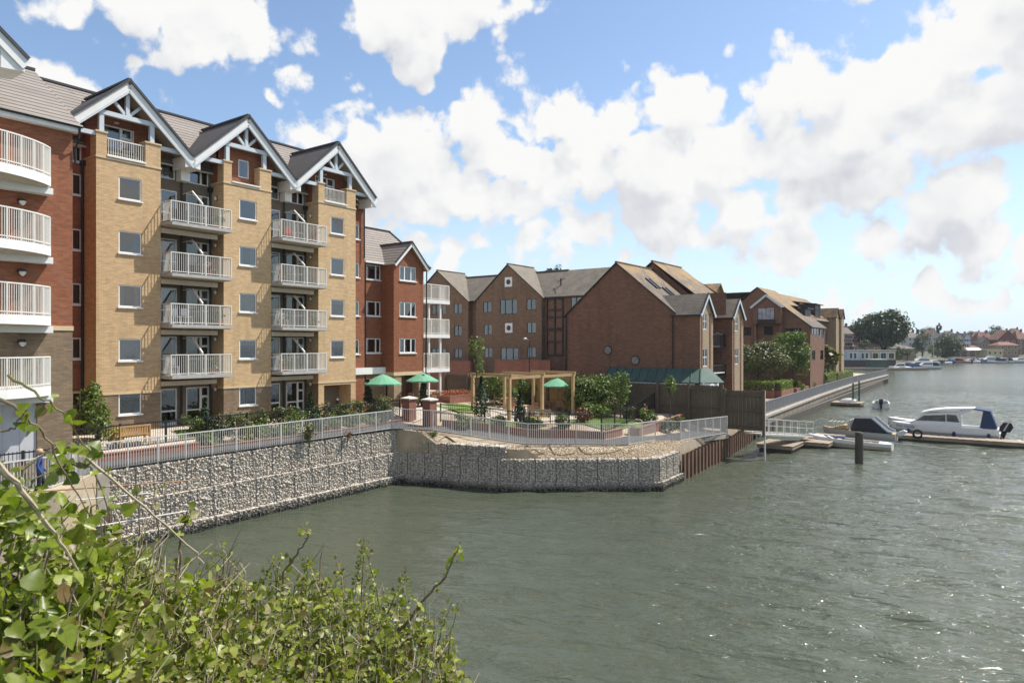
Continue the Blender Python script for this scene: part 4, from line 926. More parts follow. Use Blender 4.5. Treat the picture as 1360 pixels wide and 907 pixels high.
# ================================================================ railings and fences
def railing(name, label, cat, pts, H, sp, bsp, mat, name_post='post', hw=.022, bhw=.010, group=None, spear=False, side=True, bar0=.1):
    """pts: (s, v, z) along the foot; posts, two rails and upright bars"""
    r = root(name, label, cat, *pts[0], group); g = ORG[r.name]
    pm = MB(); pm.box(-hw, hw, -hw, hw, 0, H + (.06 if spear else 0)); pme = pm.mesh(name_post, mat)
    rl = MB(); bl = MB()
    for (a, b) in zip(pts, pts[1:]):
        a_, b_ = (a[0], -a[1], a[2]), (b[0], -b[1], b[2])
        L = math.dist(a, b); n = max(1, round(L / sp))
        for zz, h_ in ((H - .02, .05), (bar0, .035)): rl.bar((a_[0], a_[1], a_[2] + zz), (b_[0], b_[1], b_[2] + zz), .05, h_)
        rz = math.atan2(b_[1] - a_[1], b_[0] - a_[0])
        for k in range(n + (b is pts[-1])):
            u = k / n; inst(name_post, pme, r, (a_[0] + (b_[0] - a_[0]) * u - g[0], a_[1] + (b_[1] - a_[1]) * u - g[1], a_[2] + (b_[2] - a_[2]) * u - g[2]), rz)
        nb = int(L / bsp)
        for k in range(nb):
            u = (k + .5) / nb; x, y, z = (a_[i] + (b_[i] - a_[i]) * u for i in range(3)); bl.box(x - bhw, x + bhw, y - bhw, y + bhw, z + bar0, z + H + (.05 if spear else -.03))
    rl.build('rail', mat, r); bl.build('uprights', mat, r); return r
zt = lambda s, v: hland(s, v)
railing('path_railing', 'long pale railing above the sunlit gabion wall', 'railing', [(13.0, 6.0, 3.14), (22, 5.72, 3.14), (30.2, 5.35, 3.16)], 1.2, 1.29, .112, 'galv')
railing('path_railing', 'pale railing running away left from the end of the gabion wall', 'railing', [(13.0, 6.02, 3.14), (10.6, 8.2, 3.14), (5.5, 9.0, 3.14)], 1.2, 1.3, .1, 'galv')
RR = [(30.25, 5.4, 3.16)] + [(p[0], p[1], p[2] - .02) for p in RB[1:]]
railing('path_railing', 'pale railing that bends down behind the low gabions to the timber fence', 'railing', RR, 1.32, 1.32, .115, 'galv')
m = MB(); m.bar((RB[-3][0], -RB[-3][1] - .05, 2.0), (RB[-1][0], -RB[-1][1] - .05, 1.68), .15, .28); sthing(m, 'kerb', 'conc', 'concrete kerb under the far end of the pale railing', 'kerb', RB[-2][0], RB[-2][1], 1.7)
BF = lambda s, v: (s, v, zt(s, v))
railing('garden_fence', 'black upright bar fence between the planting and the yellow building', 'fence', [BF(13.4, 2.5), BF(20, 2.25), BF(27, 2.2), BF(33.6, 2.6)], 1.15, 2.4, .115, 'black', hw=.03, bhw=.008, spear=True)
railing('garden_fence', 'black upright bar fence in front of the white garage door', 'fence', [BF(6.5, 6.9), BF(12.0, 6.75)], 1.2, 1.9, .13, 'black', hw=.035, bhw=.009, spear=True)
INN = [(p[1][0], p[1][1]) for p in off_rail(0, 2.95)]
inner = [(34.3, 5.75)] + INN[2:8]
railing('garden_fence', 'black upright bar fence on the low brick wall round the lawn', 'fence', [(s, v - .1, zt(s, v) + .3) for s, v in [(34.3, 5.75)] + INN[2:7]] + [(46.0, 14.2, 3.0), (49.0, 13.4, 3.15), (51.5, 13.0, 3.3)], 1.2, 2.3, .12, 'black', hw=.035, bhw=.009, spear=True)
def lowwall(label, pts, h, w_=.24, mat='garden', cap='garden'):
    m = MB()
    for i, (a, b) in enumerate(zip(pts, pts[1:])):
        m.bar((a[0], -a[1], a[2] - .4 + (h + .4) / 2), (b[0], -b[1], b[2] - .4 + (h + .4) / 2), w_ + .002 * i, h + .4); m.bar((a[0], -a[1], a[2] + h + .025), (b[0], -b[1], b[2] + h + .025), w_ + .05 + .002 * i, .05 + .001 * i, 1)
    return sthing(m, 'brick_wall', [mat, cap], label, 'wall', *pts[0])
B_ = lambda s, v, dz=0: (s, v, zt(s, v) + dz)
lowwall('low red brick wall edging the pale paving at the near end of the path', [B_(13.2, 4.0), B_(15.5, 3.95), B_(18.6, 3.9)], .34)
lowwall('thin brick edging between the path and the flower bed', [B_(18.6, 3.9), B_(24, 3.95), B_(29, 3.75), B_(33.2, 3.2)], .1, .2)
lowwall('low red brick wall under the black fence along the inner side of the path', [B_(s, v) for s, v in inner], .42)
lowwall('sloping red brick wall climbing towards the timber fence', [(INN[7][0] + .6, INN[7][1] + .2, 2.25), (INN[8][0] - .4, INN[8][1] - .1, 2.2), (51.4, 15.4, 2.45)], .55)
# gate piers
def pier(label, s, v):
    r = root('gate_pier', label, 'pier', s, v, 3.2, 'gate piers'); z = zt(s, v) - .1
    m = MB(); m.box(s - .33, s + .33, -v - .33, -v + .33, z, 4.72); m.build('brick_shaft', 'garden', r)
    m = MB(); m.box(s - .41, s + .41, -v - .41, -v + .41, 4.72, 4.8); vs = [(s - .41, -v - .41, 4.8), (s + .41, -v - .41, 4.8), (s + .41, -v + .41, 4.8), (s - .41, -v + .41, 4.8), (s, -v, 4.92)]
    m.add(vs, [(0, 1, 4), (1, 2, 4), (2, 3, 4), (3, 0, 4)]); m.build('cap_stone', 'cstone', r)
pier('brick gate pier with pale cap, the one nearer the yellow building', 33.85, 3.25); pier('brick gate pier with pale cap, the one nearer the lawn', 33.75, 5.2)
# timber fences
def boardfence(label, pts, z0, z1, mat, posts=True, bw=.14, name='timber_fence', postmat='ftimber', sp=2.6):
    r = root(name, label, 'fence', pts[0][0], pts[0][1], z0); m = MB(); rl = MB(); pm = MB()
    for (a, b) in zip(pts, pts[1:]):
        L = math.dist(a, b); n = int(L / bw); ux, uy = (b[0] - a[0]) / L, -(b[1] - a[1]) / L
        for k in range(n):
            u0, u1 = k * L / n, (k + .95) * L / n; o_ = .012 * (k % 2); zz = z1 + .015 * math.sin(k * 2.3)
            m.bar((a[0] + ux * (u0 + u1) / 2 - uy * o_, -a[1] + uy * (u0 + u1) / 2 + ux * o_, z0), (a[0] + ux * (u0 + u1) / 2 - uy * o_, -a[1] + uy * (u0 + u1) / 2 + ux * o_, zz), u1 - u0, .022, up=(ux, uy, 0)) if False else m.prism([(a[0] + ux * u0 - uy * o_, -a[1] + uy * u0 + ux * o_), (a[0] + ux * u1 - uy * o_, -a[1] + uy * u1 + ux * o_), (a[0] + ux * u1 - uy * (o_ + .025), -a[1] + uy * u1 + ux * (o_ + .025)), (a[0] + ux * u0 - uy * (o_ + .025), -a[1] + uy * u0 + ux * (o_ + .025))], 'z', z0, zz)
        for zz in (z0 + .35, (z0 + z1) / 2, z1 - .3): rl.bar((a[0] + uy * .06, -a[1] - ux * .06, zz), (b[0] + uy * .06, -b[1] - ux * .06, zz), .07, .11)
        np_ = max(1, round(L / sp))
        for k in range(np_ + 1): x, y = a[0] + (b[0] - a[0]) * k / np_, -(a[1] + (b[1] - a[1]) * k / np_); pm = MB(); pm.box(x - .09 + uy * .08, x + .09 + uy * .08, y - .09 - ux * .08, y + .09 - ux * .08, z0 - .4, z1 + .12); pm.build('post', postmat, r)
    m.build('boards', mat, r); rl.build('rail', mat, r); return r
boardfence('tall dark timber fence in front of the green roofed lean-to', [(52.2, 7.6), (52.2, 13.0), (52.0, 18.3)], 2.0, 5.25, 'ftimber')
boardfence('dark timber fence panel standing out over the water', [(52.0, 18.5), (51.9, 21.4)], 2.05, 4.95, 'ftimber', sp=3)
boardfence('pale timber fence behind the raised planter', [(48.0, -6.0), (48.0, -.6)], 3.3, 5.7, 'ftimber'); boardfence('yellowish new timber fence behind the pergola', [(48.0, -.5), (48.05, 8.0)], 3.2, 5.75, 'ytimber')
m = MB(); m.bar((51.9, -21.45, -1), (51.9, -21.45, 5.0), .1, .1); sthing(m, 'mooring_post', 'galv', 'thin grey steel post at the outer end of the timber fence', 'post', 51.9, 21.45, 0)
# far quay railing: close grey bars
M['greyrail'] = m_paint('grey_rail', (.27, .28, .295), .5, .1)
QR = [(53.2, 20.9, 1.9), (57.5, 18.6, 1.85), (61.5, 17.3, 1.78), (100, 14.95, 1.78), (132, 13.35, 1.78), (177, 12.65, 1.78)]
railing('quay_railing', 'long grey close barred railing along the far quay', 'railing', QR[1:], 1.2, 2.6, .16, 'greyrail', hw=.035, bhw=.017)
# ramp, jetty
r = root('access_ramp', 'pale metal gangway with side rails sloping down to the jetty', 'ramp', 52.6, 20.9, 1.9)
m = MB(); m.bar((52.5, -20.4, 1.75), (61.5, -22.0, .75), 1.3, .12); m.build('deck', 'galv', r)
m = MB()
for dy in (.62, -.62):
    a, b = Vector((52.5, -20.4 - dy, 1.8)), Vector((61.5, -22.0 - dy, .8))
    for zz in (1.15, .62, .12): m.bar(a + Vector((0, 0, zz)), b + Vector((0, 0, zz)), .05, .05)
    for k in range(8): p = a.lerp(b, k / 7); m.bar(p, p + Vector((0, 0, 1.15)), .05, .05)
m.build('side_rail', 'galv', r)
def deck(label, s0, s1, v0, v1, z, mat='deck', name='jetty', along='v'):
    r = root(name, label, 'jetty', (s0 + s1) / 2, (v0 + v1) / 2, z); m = MB()
    L = (v1 - v0) if along == 'v' else (s1 - s0); n = int(L / .16)
    for k in range(n):
        a, b = k * L / n, (k + .93) * L / n; dz = .012 * math.sin(k * 1.9)
        m.box(*((s0, s1, -v0 - b, -v0 - a) if along == 'v' else (s0 + a, s0 + b, -v1, -v0)), z - .05, z + dz)
    m.build('planking', mat, r); m = MB(); m.box(s0 + .05, s1 - .05, -v1 + .05, -v0 - .05, z - .3, z - .06); m.box(s0 + .2, s1 - .2, -v1 + .2, -v0 - .2, -.4, z - .3, 1); m.build('float', [mat, 'pile'], r); return r
deck('short timber landing stage below the fence panel', 56.0, 59.5, 19.6, 22.4, .55); deck('timber landing stage between the gangway and the boats', 59.8, 66.5, 21.8, 24.2, .5)
deck('long narrow timber pontoon beside the cabin cruiser', 69.2, 71.0, 23.0, 56.0, .5)
# ================================================================ older brown brick apartments behind the garden
def rbox(m, a, b, zt_, zb, mi=0): m.box(min(a[0], b[0]), max(a[0], b[0]), min(a[1], b[1]), max(a[1], b[1]), zb, zt_, mi)
def gable_x(m, X, y0, y1, ze, yr, zr, mi=0): m.add([(X, y0, ze), (X, y1, ze), (X, yr, zr)], [(0, 1, 2)], mi)
# --- back range, facing along the garden (facade at s = 65)
b2 = root('brick_apartments', 'brown brick apartment building with two plain gables and a stair window behind the pergola', 'building', 66, -9, 5.0)
S0 = 65.0; wl = MB()
L1 = [(20.87, 23.26, 12.16, 13.4), (18.3, 19.6, 12.22, 13.43), (18.3, 19.53, 9.51, 10.74), (20.87, 23.26, 9.4, 10.74), (18.3, 19.49, 6.84, 7.94), (20.87, 23.26, 6.84, 7.94)]
L2 = [(13.75, 15.03, 12.21, 13.5), (13.68, 14.91, 9.55, 10.79), (13.62, 14.83, 6.89, 8.06), (10.03, 12.51, 11.95, 13.64), (7.47, 8.74, 12.33, 13.57), (7.43, 8.7, 9.71, 10.93), (7.47, 8.65, 6.95, 8.1), (9.88, 12.41, 6.05, 8.06)]
wl.wall('-x', S0, 17.3, 27.2, 4.0, 13.75, L1, .1); wl.wall('-x', S0 + .8, 16.08, 17.3, 4.0, 13.8, [(16.2, 17.0, 6.1, 8.0)], .1)
wl.wall('-x', S0, 6.5, 16.08, 4.0, 13.75, L2, .1); wl.add([(S0, 17.3, 13.7), (S0 + .8, 17.3, 13.7), (S0 + .8, 17.3, 4), (S0, 17.3, 4)], [(0, 1, 2, 3)]); wl.add([(S0, 16.08, 13.7), (S0 + .8, 16.08, 13.7), (S0 + .8, 16.08, 4), (S0, 16.08, 4)], [(0, 1, 2, 3)])
gable_x(wl, S0, 6.5, 16.08, 13.75, 11.36, 17.72); gable_x(wl, S0, 17.3, 27.2, 13.75, 22.26, 17.7)
R1 = [(4.05, 6.2, 7.2, 13.5), (1.7, 3.1, 12.3, 13.57), (1.7, 3.1, 9.7, 10.9)]
wl.wall('-x', S0 + .35, -3.5, 6.5, 4.0, 13.8, R1, .1, 1)
wl.add([(S0, 6.5, 13.8), (S0 + .35, 6.5, 13.8), (S0 + .35, 6.5, 4), (S0, 6.5, 4)], [(0, 1, 2, 3)]); wl.build('wall', ['old', 'oldred'], b2)
for i, (y0, y1, z0, z1) in enumerate(L1): window(b2, y1 - y0, z1 - z0, (S0, (y0 + y1) / 2, z0), '-x', 'three' if y1 - y0 > 2 else 'two', 'dframe', [None, 'sides', None, 'net'][i % 4])
for i, (y0, y1, z0, z1) in enumerate(L2): window(b2, y1 - y0, z1 - z0, (S0, (y0 + y1) / 2, z0), '-x', 'three' if y1 - y0 > 2 else 'two', 'dframe', [None, 'sides', 'left', None, None, 'net', 'sides', 'left'][i % 8], name='patio_door' if z1 - z0 > 1.9 else 'window')
window(b2, .8, 1.9, (S0 + .8, 16.6, 6.1), '-x', 'plain', 'dframe', name='door')
for i, (y0, y1, z0, z1) in enumerate(R1[1:]): window(b2, y1 - y0, z1 - z0, (S0 + .35, (y0 + y1) / 2, z0), '-x', 'two', 'dframe', 'sides')
# tall stair window
m = MB(); m.box(S0 + .36, S0 + .4, 4.05, 6.2, 7.2, 13.5, 1); sw = m
for y in (4.05, 5.08, 6.1): sw.box(S0 + .22, S0 + .36, y, y + .1, 7.2, 13.5)
for z in (7.2, 8.7, 9.95, 10.15, 11.4, 12.2, 13.4): sw.box(S0 + .2, S0 + .34, 4.05, 6.2, z, z + .12)
sw.build('stair_window', ['dframe', 'oldred'], b2)
for y, z in ((11.27, 15.1), (11.22, 9.79)):
    m = MB(); m.box(S0 - .04, S0 + .02, y - .52, y + .52, z, z + 1.1); o = m.build('round_window', 'pvc', b2)
    m = MB(); m.prism([(y + .3 * math.cos(k * math.pi / 8), z + .55 + .3 * math.sin(k * math.pi / 8)) for k in range(16)], 'x', S0 - .06, S0 - .045); m.build('pane', 'darkglass', o)
rf = MB(); zr, ze = 17.85, 13.75
def xroof(m, x0, x1, y0, y1, yr, ze, zr, ov=.15, mi=0, fm=3):
    zo = (zr - ze) / (yr - y0) * ov
    m.slab([(x0 - ov, yr, zr), (x1, yr, zr), (x1, y0 - ov, ze - zo), (x0 - ov, y0 - ov, ze - zo)], .12, mi, fm); m.slab([(x0 - ov, yr, zr), (x0 - ov, y1 + ov, ze - zo), (x1, y1 + ov, ze - zo), (x1, yr, zr)], .12, mi, fm)
    m.bar((x0 - ov, yr, zr + .03), (x1, yr, zr + .03), .22, .1, mi)
xroof(rf, S0, S0 + 5.3, 6.5, 16.08, 11.36, 13.75, 17.75); xroof(rf, S0, S0 + 5.3, 17.3, 27.2, 22.26, 13.75, 17.7)
rf.slab([(S0 + 4.7, -1, 17.1), (S0 + .1, -1, 13.7), (S0 + .1, 28, 13.7), (S0 + 4.7, 28, 17.1)], .12, 1, 3); rf.slab([(S0 + 4.7, -1, 17.1), (S0 + 4.7, 28, 17.1), (S0 + 10, 28, 13.0), (S0 + 10, -1, 13.0)], .12, 1, 3)
rf.slab([(S0 + 4.2, -6, 16.35), (S0 + .15, -6, 13.75), (S0 + .15, 6.9, 13.75), (S0 + 4.2, 6.9, 16.35)], .12, 1, 3); rf.slab([(S0 + 4.2, -6, 16.35), (S0 + 4.2, 6.9, 16.35), (S0 + 9, 6.9, 13), (S0 + 9, -6, 13)], .12, 1, 3)
rf.bar((S0 + 4.7, 6, 17.15), (S0 + 4.7, 28, 17.15), .2, .1, 1); rf.bar((S0 + 4.2, -6, 16.4), (S0 + 4.2, 7, 16.4), .2, .1, 1)
rf.build('roof', ['oldtile2', 'oldtile2', 'conc', 'dframe'], b2)
m = MB(); m.bar((S0 + 2, 5.4, 15.1), (S0 + 2, 5.4, 15.9), .12, .12); m.bar((S0 + 2, 5.9, 15.5), (S0 + 1.6, 4.6, 15.8), .05, .05); m.build('roof_vent', 'dframe', b2)
pp = MB(); pp.tube([(S0 + .7, 16.15, 13.6), (S0 + .7, 16.15, 5)], .06, 6); pp.tube([(S0 - .1, 6.55, 13.5), (S0 - .1, 6.55, 5)], .05, 6); pp.tube([(S0 + .2, 3.6, 11.3), (S0 + .2, 3.6, 5)], .12, 6); pp.build('drainpipe', 'dframe', b2)
# garden walls in front of it
def gwall(label, pts, z0, z1, mat='garden', w_=.3):
    m = MB()
    for i, (a, b) in enumerate(zip(pts, pts[1:])): m.bar((a[0], -a[1], (z0 + z1) / 2), (b[0], -b[1], (z0 + z1) / 2), w_ + .003 * i, z1 - z0); m.bar((a[0], -a[1], z1 + .04), (b[0], -b[1], z1 + .04), w_ + .08 + .003 * i, .08)
    return sthing(m, 'garden_wall', mat, label, 'wall', pts[0][0], pts[0][1], z0)
gwall('dark red brick garden wall below the left gable of the brown apartments', [(61.5, -26), (61.5, -14)], 3.0, 6.5); gwall('dark red brick garden wall below the patio door of the brown apartments', [(61.5, -10.5), (61.5, -3.2)], 3.0, 6.7)
m = MB()
for i in range(14): m.box(61.3, 61.42, 3.2 - .7 * i / 1.0 + 22 - 22, 3.26 - .7 * i / 1.0, 3.0, 3.1)
# lamp post
lp = root('lamp_post', 'thin dark lamp post with a pale lantern in front of the brown apartments', 'lamp post', *SV(D(703, 490, 66))[:2], 3.2)
s_, v_ = SV(D(703, 490, 66))[:2]; m = MB(); m.tube([(s_, -v_, 3.0), (s_, -v_, 8.75)], [.06, .04], 6); m.tube([(s_, -v_, 8.7), (s_ - .1, -v_ + .35, 8.95)], .03, 5); m.build('pole', 'black', lp); m = MB(); m.lathe([(.06, 0), (.17, .06), (.15, .16), (.03, .22)], 8, (s_ - .1, -v_ + .4, 8.85)); m.build('lantern', 'lamp', lp)
# --- big gable block (gable wall at s = 54) with two small gabled bays to the water
b3 = root('brick_apartments', 'brown brick block with a broad blank gable wall and small gabled bays facing the water', 'building', 60, 8, 3.0)
S1 = 54.0; wl = MB(); y0, y1, yr = -13.65, -3.21, -8.33
wl.wall('-x', S1, y0, y1, 2.0, 11.1, (), .1); gable_x(wl, S1, y0, y1, 11.1, yr, 15.42)
BAYS = [(54.01, 56.95), (61.86, 64.89)]
wl.wall('-y', y0, 56.95, 61.86, 2.0, 11.4, [(57.6, 61.4, 5.9, 7.8), (57.6, 61.4, 8.5, 10.4)], .4); wl.wall('-y', y0, 64.89, 70, 2.0, 12, (), .1)
for s0, s1 in BAYS:
    yb = -15.78; hw = [(s0 + .52, s0 + 1.5, 9.6, 10.9), (s0 + .52, s0 + 1.65, 6.6, 8.05)]
    wl.wall('-x', s0 + (.02 if s0 < 55 else 0), yb, y0, 2.0, 10.95, (), .1); wl.wall('+x', s1, yb, y0, 2.0, 10.95, (), .1)
    wl.wall('-y', yb, s0, s1, 2.0, 10.95, hw, .1, 1); wl.add([(s0, yb, 10.95), (s1, yb, 10.95), ((s0 + s1) / 2, yb, 12.35)], [(0, 1, 2)], 1)
    for a in (s0 + .2, s0 + 2.1): wl.box(a, a + .32, yb - .04, yb + .02, 2.2, 10.95, 0)
wl.wall('-x', 61.0, -15.5, -5, 11, 13, (), .1); gable_x(wl, 61.4, -12.4, -4.2, 12.6, yr, 16.15); wl.wall('+x', 68.2, -13, 0, 2, 13.5, (), .1); gable_x(wl, 68.2, -13, -3, 13, yr, 16.1)
wl.build('wall', ['oldred', 'buff'], b3)
for s0, s1 in BAYS:
    window(b3, .98, 1.3, (s0 + 1.01, -15.78, 9.6), '-y', 'grid', 'pvc', 'net'); window(b3, 1.13, 1.45, (s0 + 1.085, -15.78, 6.6), '-y', 'grid', 'pvc', 'sides')
for z in (5.9, 8.5): window(b3, 3.8, 1.9, (59.5, y0 + .3, z), '-y', 'three', 'dframe', name='balcony_door')
for y, z in ((-7.5, 7.9), (-10.1, 7.05)):
    m = MB(); m.prism([(y + .42 * math.cos(k * math.pi / 8), z + .42 * math.sin(k * math.pi / 8)) for k in range(16)], 'x', S1 - .03, S1 + .02); o = m.build('round_window', 'dframe', b3)
    m = MB(); m.prism([(y + .33 * math.cos(k * math.pi / 8), z + .33 * math.sin(k * math.pi / 8)) for k in range(16)], 'x', S1 - .05, S1 - .035); m.build('pane', 'netglass2' if 'netglass2' in M else M.setdefault('netglass2', m_paint('pale_round_glass', (.25, .25, .25), .1, .4, 3.)) and 'netglass2', o)
    m = MB(); m.prism([(y + .3 * math.cos(k * math.pi / 8), z + .3 * math.sin(k * math.pi / 8)) for k in range(16)], 'x', S1 - .034, S1 - .031); m.build('blind', 'curtain', o)
rf = MB(); xroof(rf, S1, 61.5, y0, y1, yr, 11.1, 15.5); xroof(rf, 61.3, 68.3, -12.6, -4.0, yr, 13.0, 16.3, .12)
rf.slab([(61.4, -12.5, 13.1), (68.3, -12.5, 13.1), (68.3, -14.4, 11.6), (61.4, -14.4, 11.6)], .1, 0, 3)
for s0, s1 in BAYS:
    c = (s0 + s1) / 2; z_, e_, yb = 12.55, 10.8, -15.95
    rf.slab([(c, yb, z_), (c, -11.6, z_), (s0 - .18, -13.4, e_), (s0 - .18, yb, e_)], .1, 1, 3); rf.slab([(c, yb, z_), (s1 + .18, yb, e_), (s1 + .18, -13.4, e_), (c, -11.6, z_)], .1, 1, 3)
    for a in (s0 - .2, s1 + .2): rf.bar((c, yb - .02, z_ - .12), (a, yb - .02, e_ - .12), .05, .28, 2); rf.bar((c, yb - .0, z_ + .05), (a, yb - .0, e_ + .05), .1, .07, 3)
rf.build('roof', ['oldtile', 'oldtile2', 'bluegrey', 'dframe'], b3)
m = MB()
for k, y in ((0, -11.1), (1, -12.0)):
    x = 56.2 + 1.5 * k; zf = lambda yy: 15.5 + (yy - yr) * (-4.4 / -5.32) if False else 15.5 - (yr - yy) * .828
    m.add([(x, y, zf(y) + .1), (x + .8, y, zf(y) + .1), (x + .8, y + 1.1, zf(y + 1.1) + .1), (x, y + 1.1, zf(y + 1.1) + .1)], [(0, 1, 2, 3)]); 
    for q in ((x - .05, x + .03), (x + .77, x + .85)): m.bar(((q[0] + q[1]) / 2, y, zf(y) + .1), ((q[0] + q[1]) / 2, y + 1.1, zf(y + 1.1) + .1), .08, .1, 1)
m.build('skylight', ['darkglass', 'dframe'], b3)
pp = MB(); pp.tube([(S1 - .07, -13.5, 10.9), (S1 - .07, -13.5, 5)], .05, 6); pp.tube([(S1 - .07, -3.3, 11), (S1 - .07, -3.3, 5)], .06, 6); pp.tube([(57.1, -15.9, 9.4), (58.6, -15.9, 9.2), (58.6, -15.9, 7.2), (59.9, -15.9, 5.7)], .07, 6); pp.build('drainpipe', 'dframe', b3)
m = MB()
for z in (5.6, 8.3): m.box(56.98, 61.82, -15.2, -13.7, z - .15, z); 
m.build('balcony_floor', 'dframe', b3)
m = MB()
for z in (5.6, 8.3):
    m.box(56.98, 61.82, -15.22, -15.18, z + .95, z + 1.02)
    for k in range(36): X = 57 + 4.8 * k / 35; m.box(X - .015, X + .015, -15.21, -15.19, z, z + .95)
m.build('balcony_railing', 'dframe', b3)
m = MB(); m.box(57.5, 61, -15.4, -13.8, 5.9, 5.96); m.build('parasol_awning', 'white', b3)
# lean-to with a green sheet roof against the gable wall
ln = root('lean_to', 'lean-to with a ribbed green metal roof below the blank gable wall', 'lean-to', 53, 12, 3)
m = MB(); ya, yb_ = -15.9, -7.8; za, zb_ = 6.45, 5.4
m.slab([(53.9, yb_, za), (52.45, yb_, zb_), (52.45, ya - .5, zb_), (53.9, ya, za)], .06, 0)
m.slab([(53.9, ya, za), (52.45, ya - .5, zb_), (54.4, ya - 1.7, zb_), (54.8, ya - .4, za)], .06, 0)
for k in range(12): y = yb_ + (ya - yb_) * k / 11; m.bar((53.9, y, za + .04), (52.45, y - .5 * k / 11, zb_ + .04), .07, .09, 0)
m.build('roof', 'gsheet', ln); m = MB(); m.box(52.5, 52.6, ya, yb_, 3, 5.3); m.box(52.6, 54.6, ya - 1.2, ya - 1.1, 3, 5.3); m.build('wall', 'white', ln)
m = MB(); m.bar((52.5, ya - .6, 5.35), (55.5, ya - 2.2, 3.6), .12, .25); m.build('bargeboard', 'bluegrey', ln)
# small roofs seen between the blocks
b4 = root('brick_apartments', 'narrow brown brick block with a steep roof between the two larger brown blocks', 'building', 82, 4, 2)
m = MB(); m.wall('-x', 78, -7.5, 6, 2, 13.4, (), .1); m.wall('-y', -7.5, 78, 83, 2, 13.4, (), .1); m.build('wall', 'oldred', b4)
m = MB(); m.slab([(81.5, -7.9, 15.7), (77.8, -7.9, 13.2), (77.8, 6, 13.2), (81.5, 6, 15.7)], .1, 0); m.slab([(81.5, -7.9, 15.7), (81.5, 6, 15.7), (84.5, 6, 13), (84.5, -7.9, 13)], .1, 0); m.add([(78, -7.6, 13.2), (84, -7.6, 13.2), (81.5, -7.6, 15.6)], [(0, 1, 2)], 0); m.build('roof', 'oldtile', b4)
M['netglass'] = m_paint('net_curtained_glass', (.40, .41, .46), .08, .5, 2.)
# --- far waterside range (gable at s = 105)
b5 = root('brick_apartments', 'farther brown brick waterside block with stepped tiled roofs and buff striped bays beyond the trees', 'building', 112, 6, 1.8)
S2 = 105.0; wl = MB(); wl.wall('-x', S2, -12.58, -2.5, 1.5, 11.1, [(-4.3, -3.07, 9.8, 11.05)], .1); 
wl.add([(S2, -12.58, 11.1), (S2, -2.5, 11.1), (S2, -2.5, 14.6), (S2, -5.19, 16.9)], [(0, 1, 2, 3)])
wl.box(S2 - 1.0, S2 + .0, -8.83, -4.88, 11.5, 14.1); wl.box(S2 - .6, S2, -8.8, -8.5, 1.5, 11.6); wl.box(S2 - .6, S2, -5.2, -4.9, 1.5, 11.6); gable_x(wl, S2 - 1.0, -8.83, -4.88, 14.1, -6.8, 15.5)
wl.wall('-x', S2 + 1, -2.5, 6, 1.5, 14.5, [(-3.07, -1.8, 12.6, 13.9)], .1)
wl.wall('+x', 114, -12.58, 0, 1.5, 11.2, (), .1); wl.wall('-y', -8.6, 114, 145, 1.5, 13.2, (), .1); wl.wall('+x', 145, -8.6, 3, 1.5, 13, (), .1); wl.wall('-y', -12.58, S2, 114, 1.5, 11.2, [(105.9, 110.6, 9.85, 11.0), (106, 108, 6.2, 7.6), (111.2, 113.2, 9.4, 10.8), (111.2, 113.2, 6.2, 7.6)], .1)
for a0, a1 in ((135.3, 137.6), (140, 142.3)):
    wl.box(a0, a1, -10.1, -8.5, 1.5, 13.4, 1); wl.add([(a0, -10.12, 13.4), (a1, -10.12, 13.4), ((a0 + a1) / 2, -10.12, 14.9)], [(0, 1, 2)], 1)
wl.build('wall', ['oldred', 'buff'], b5)
for (a, w_, h_, y, z) in ((S2 - 1.0, 2.4, 1.85, -6.75, 12.0), (S2, 1.28, 1.3, -6.77, 9.85), (S2, 1.25, 1.25, -3.7, 9.8), (S2, 2.2, 1.2, -10.3, 9.6)):
    if z == 9.8: window(b5, w_, h_, (a, y, z), '-x', 'two', 'dframe', 'net')
    else:
        m = MB(); m.box(a - .05, a + .02, y - w_ / 2, y + w_ / 2, z, z + h_); o = m.build('window', 'dframe', b5); m = MB()
        k = 4 if w_ > 2 else 2
        for i in range(k): m.box(a - .07, a - .052, y - w_ / 2 + .07 + (w_ - .07) * i / k, y - w_ / 2 + (w_ - .07) * (i + 1) / k, z + .08, z + h_ - .08)
        m.build('pane', 'netglass' if w_ > 2.3 else 'darkglass', o); m = MB(); m.box(a - .052, a - .051, y - w_ / 2 + .1, y + w_ / 2 - .1, z + .1, z + h_ * .9); 
window(b5, 4.7, 1.15, (108.25, -12.58, 9.85), '-y', 'three', 'dframe'); window(b5, 2, 1.4, (107, -12.58, 6.2), '-y', 'three', 'dframe')
[window(b5, 2, 1.4, (x_, -12.58, z_), '-y', 'two', 'dframe', 'net') for x_ in (112.2,) for z_ in (9.4, 6.2)]
rf = MB(); sl = (16.9 - 11.1) / 7.39
rf.slab([(S2 - .2, -5.19, 17.0), (114.3, -5.19, 17.0), (114.3, -12.9, 10.95), (S2 - .2, -12.9, 10.95)], .12, 0, 2); rf.slab([(S2 - .2, -5.19, 17.0), (S2 - .2, 3, 11), (114.3, 3, 11), (114.3, -5.19, 17.0)], .12, 0, 2)
rf.slab([(S2 - .0, 6, 16.3), (S2 - .0, -5, 16.3), (S2 + 5, -5, 12), (S2 + 5, 6, 12)], .1, 0, 2); rf.slab([(S2 + 3.6, 7, 16.4), (S2 + .8, 7, 14.3), (S2 + .8, -4.6, 14.3), (S2 + 3.6, -4.6, 16.4)], .1, 0, 2)
c_ = -6.8
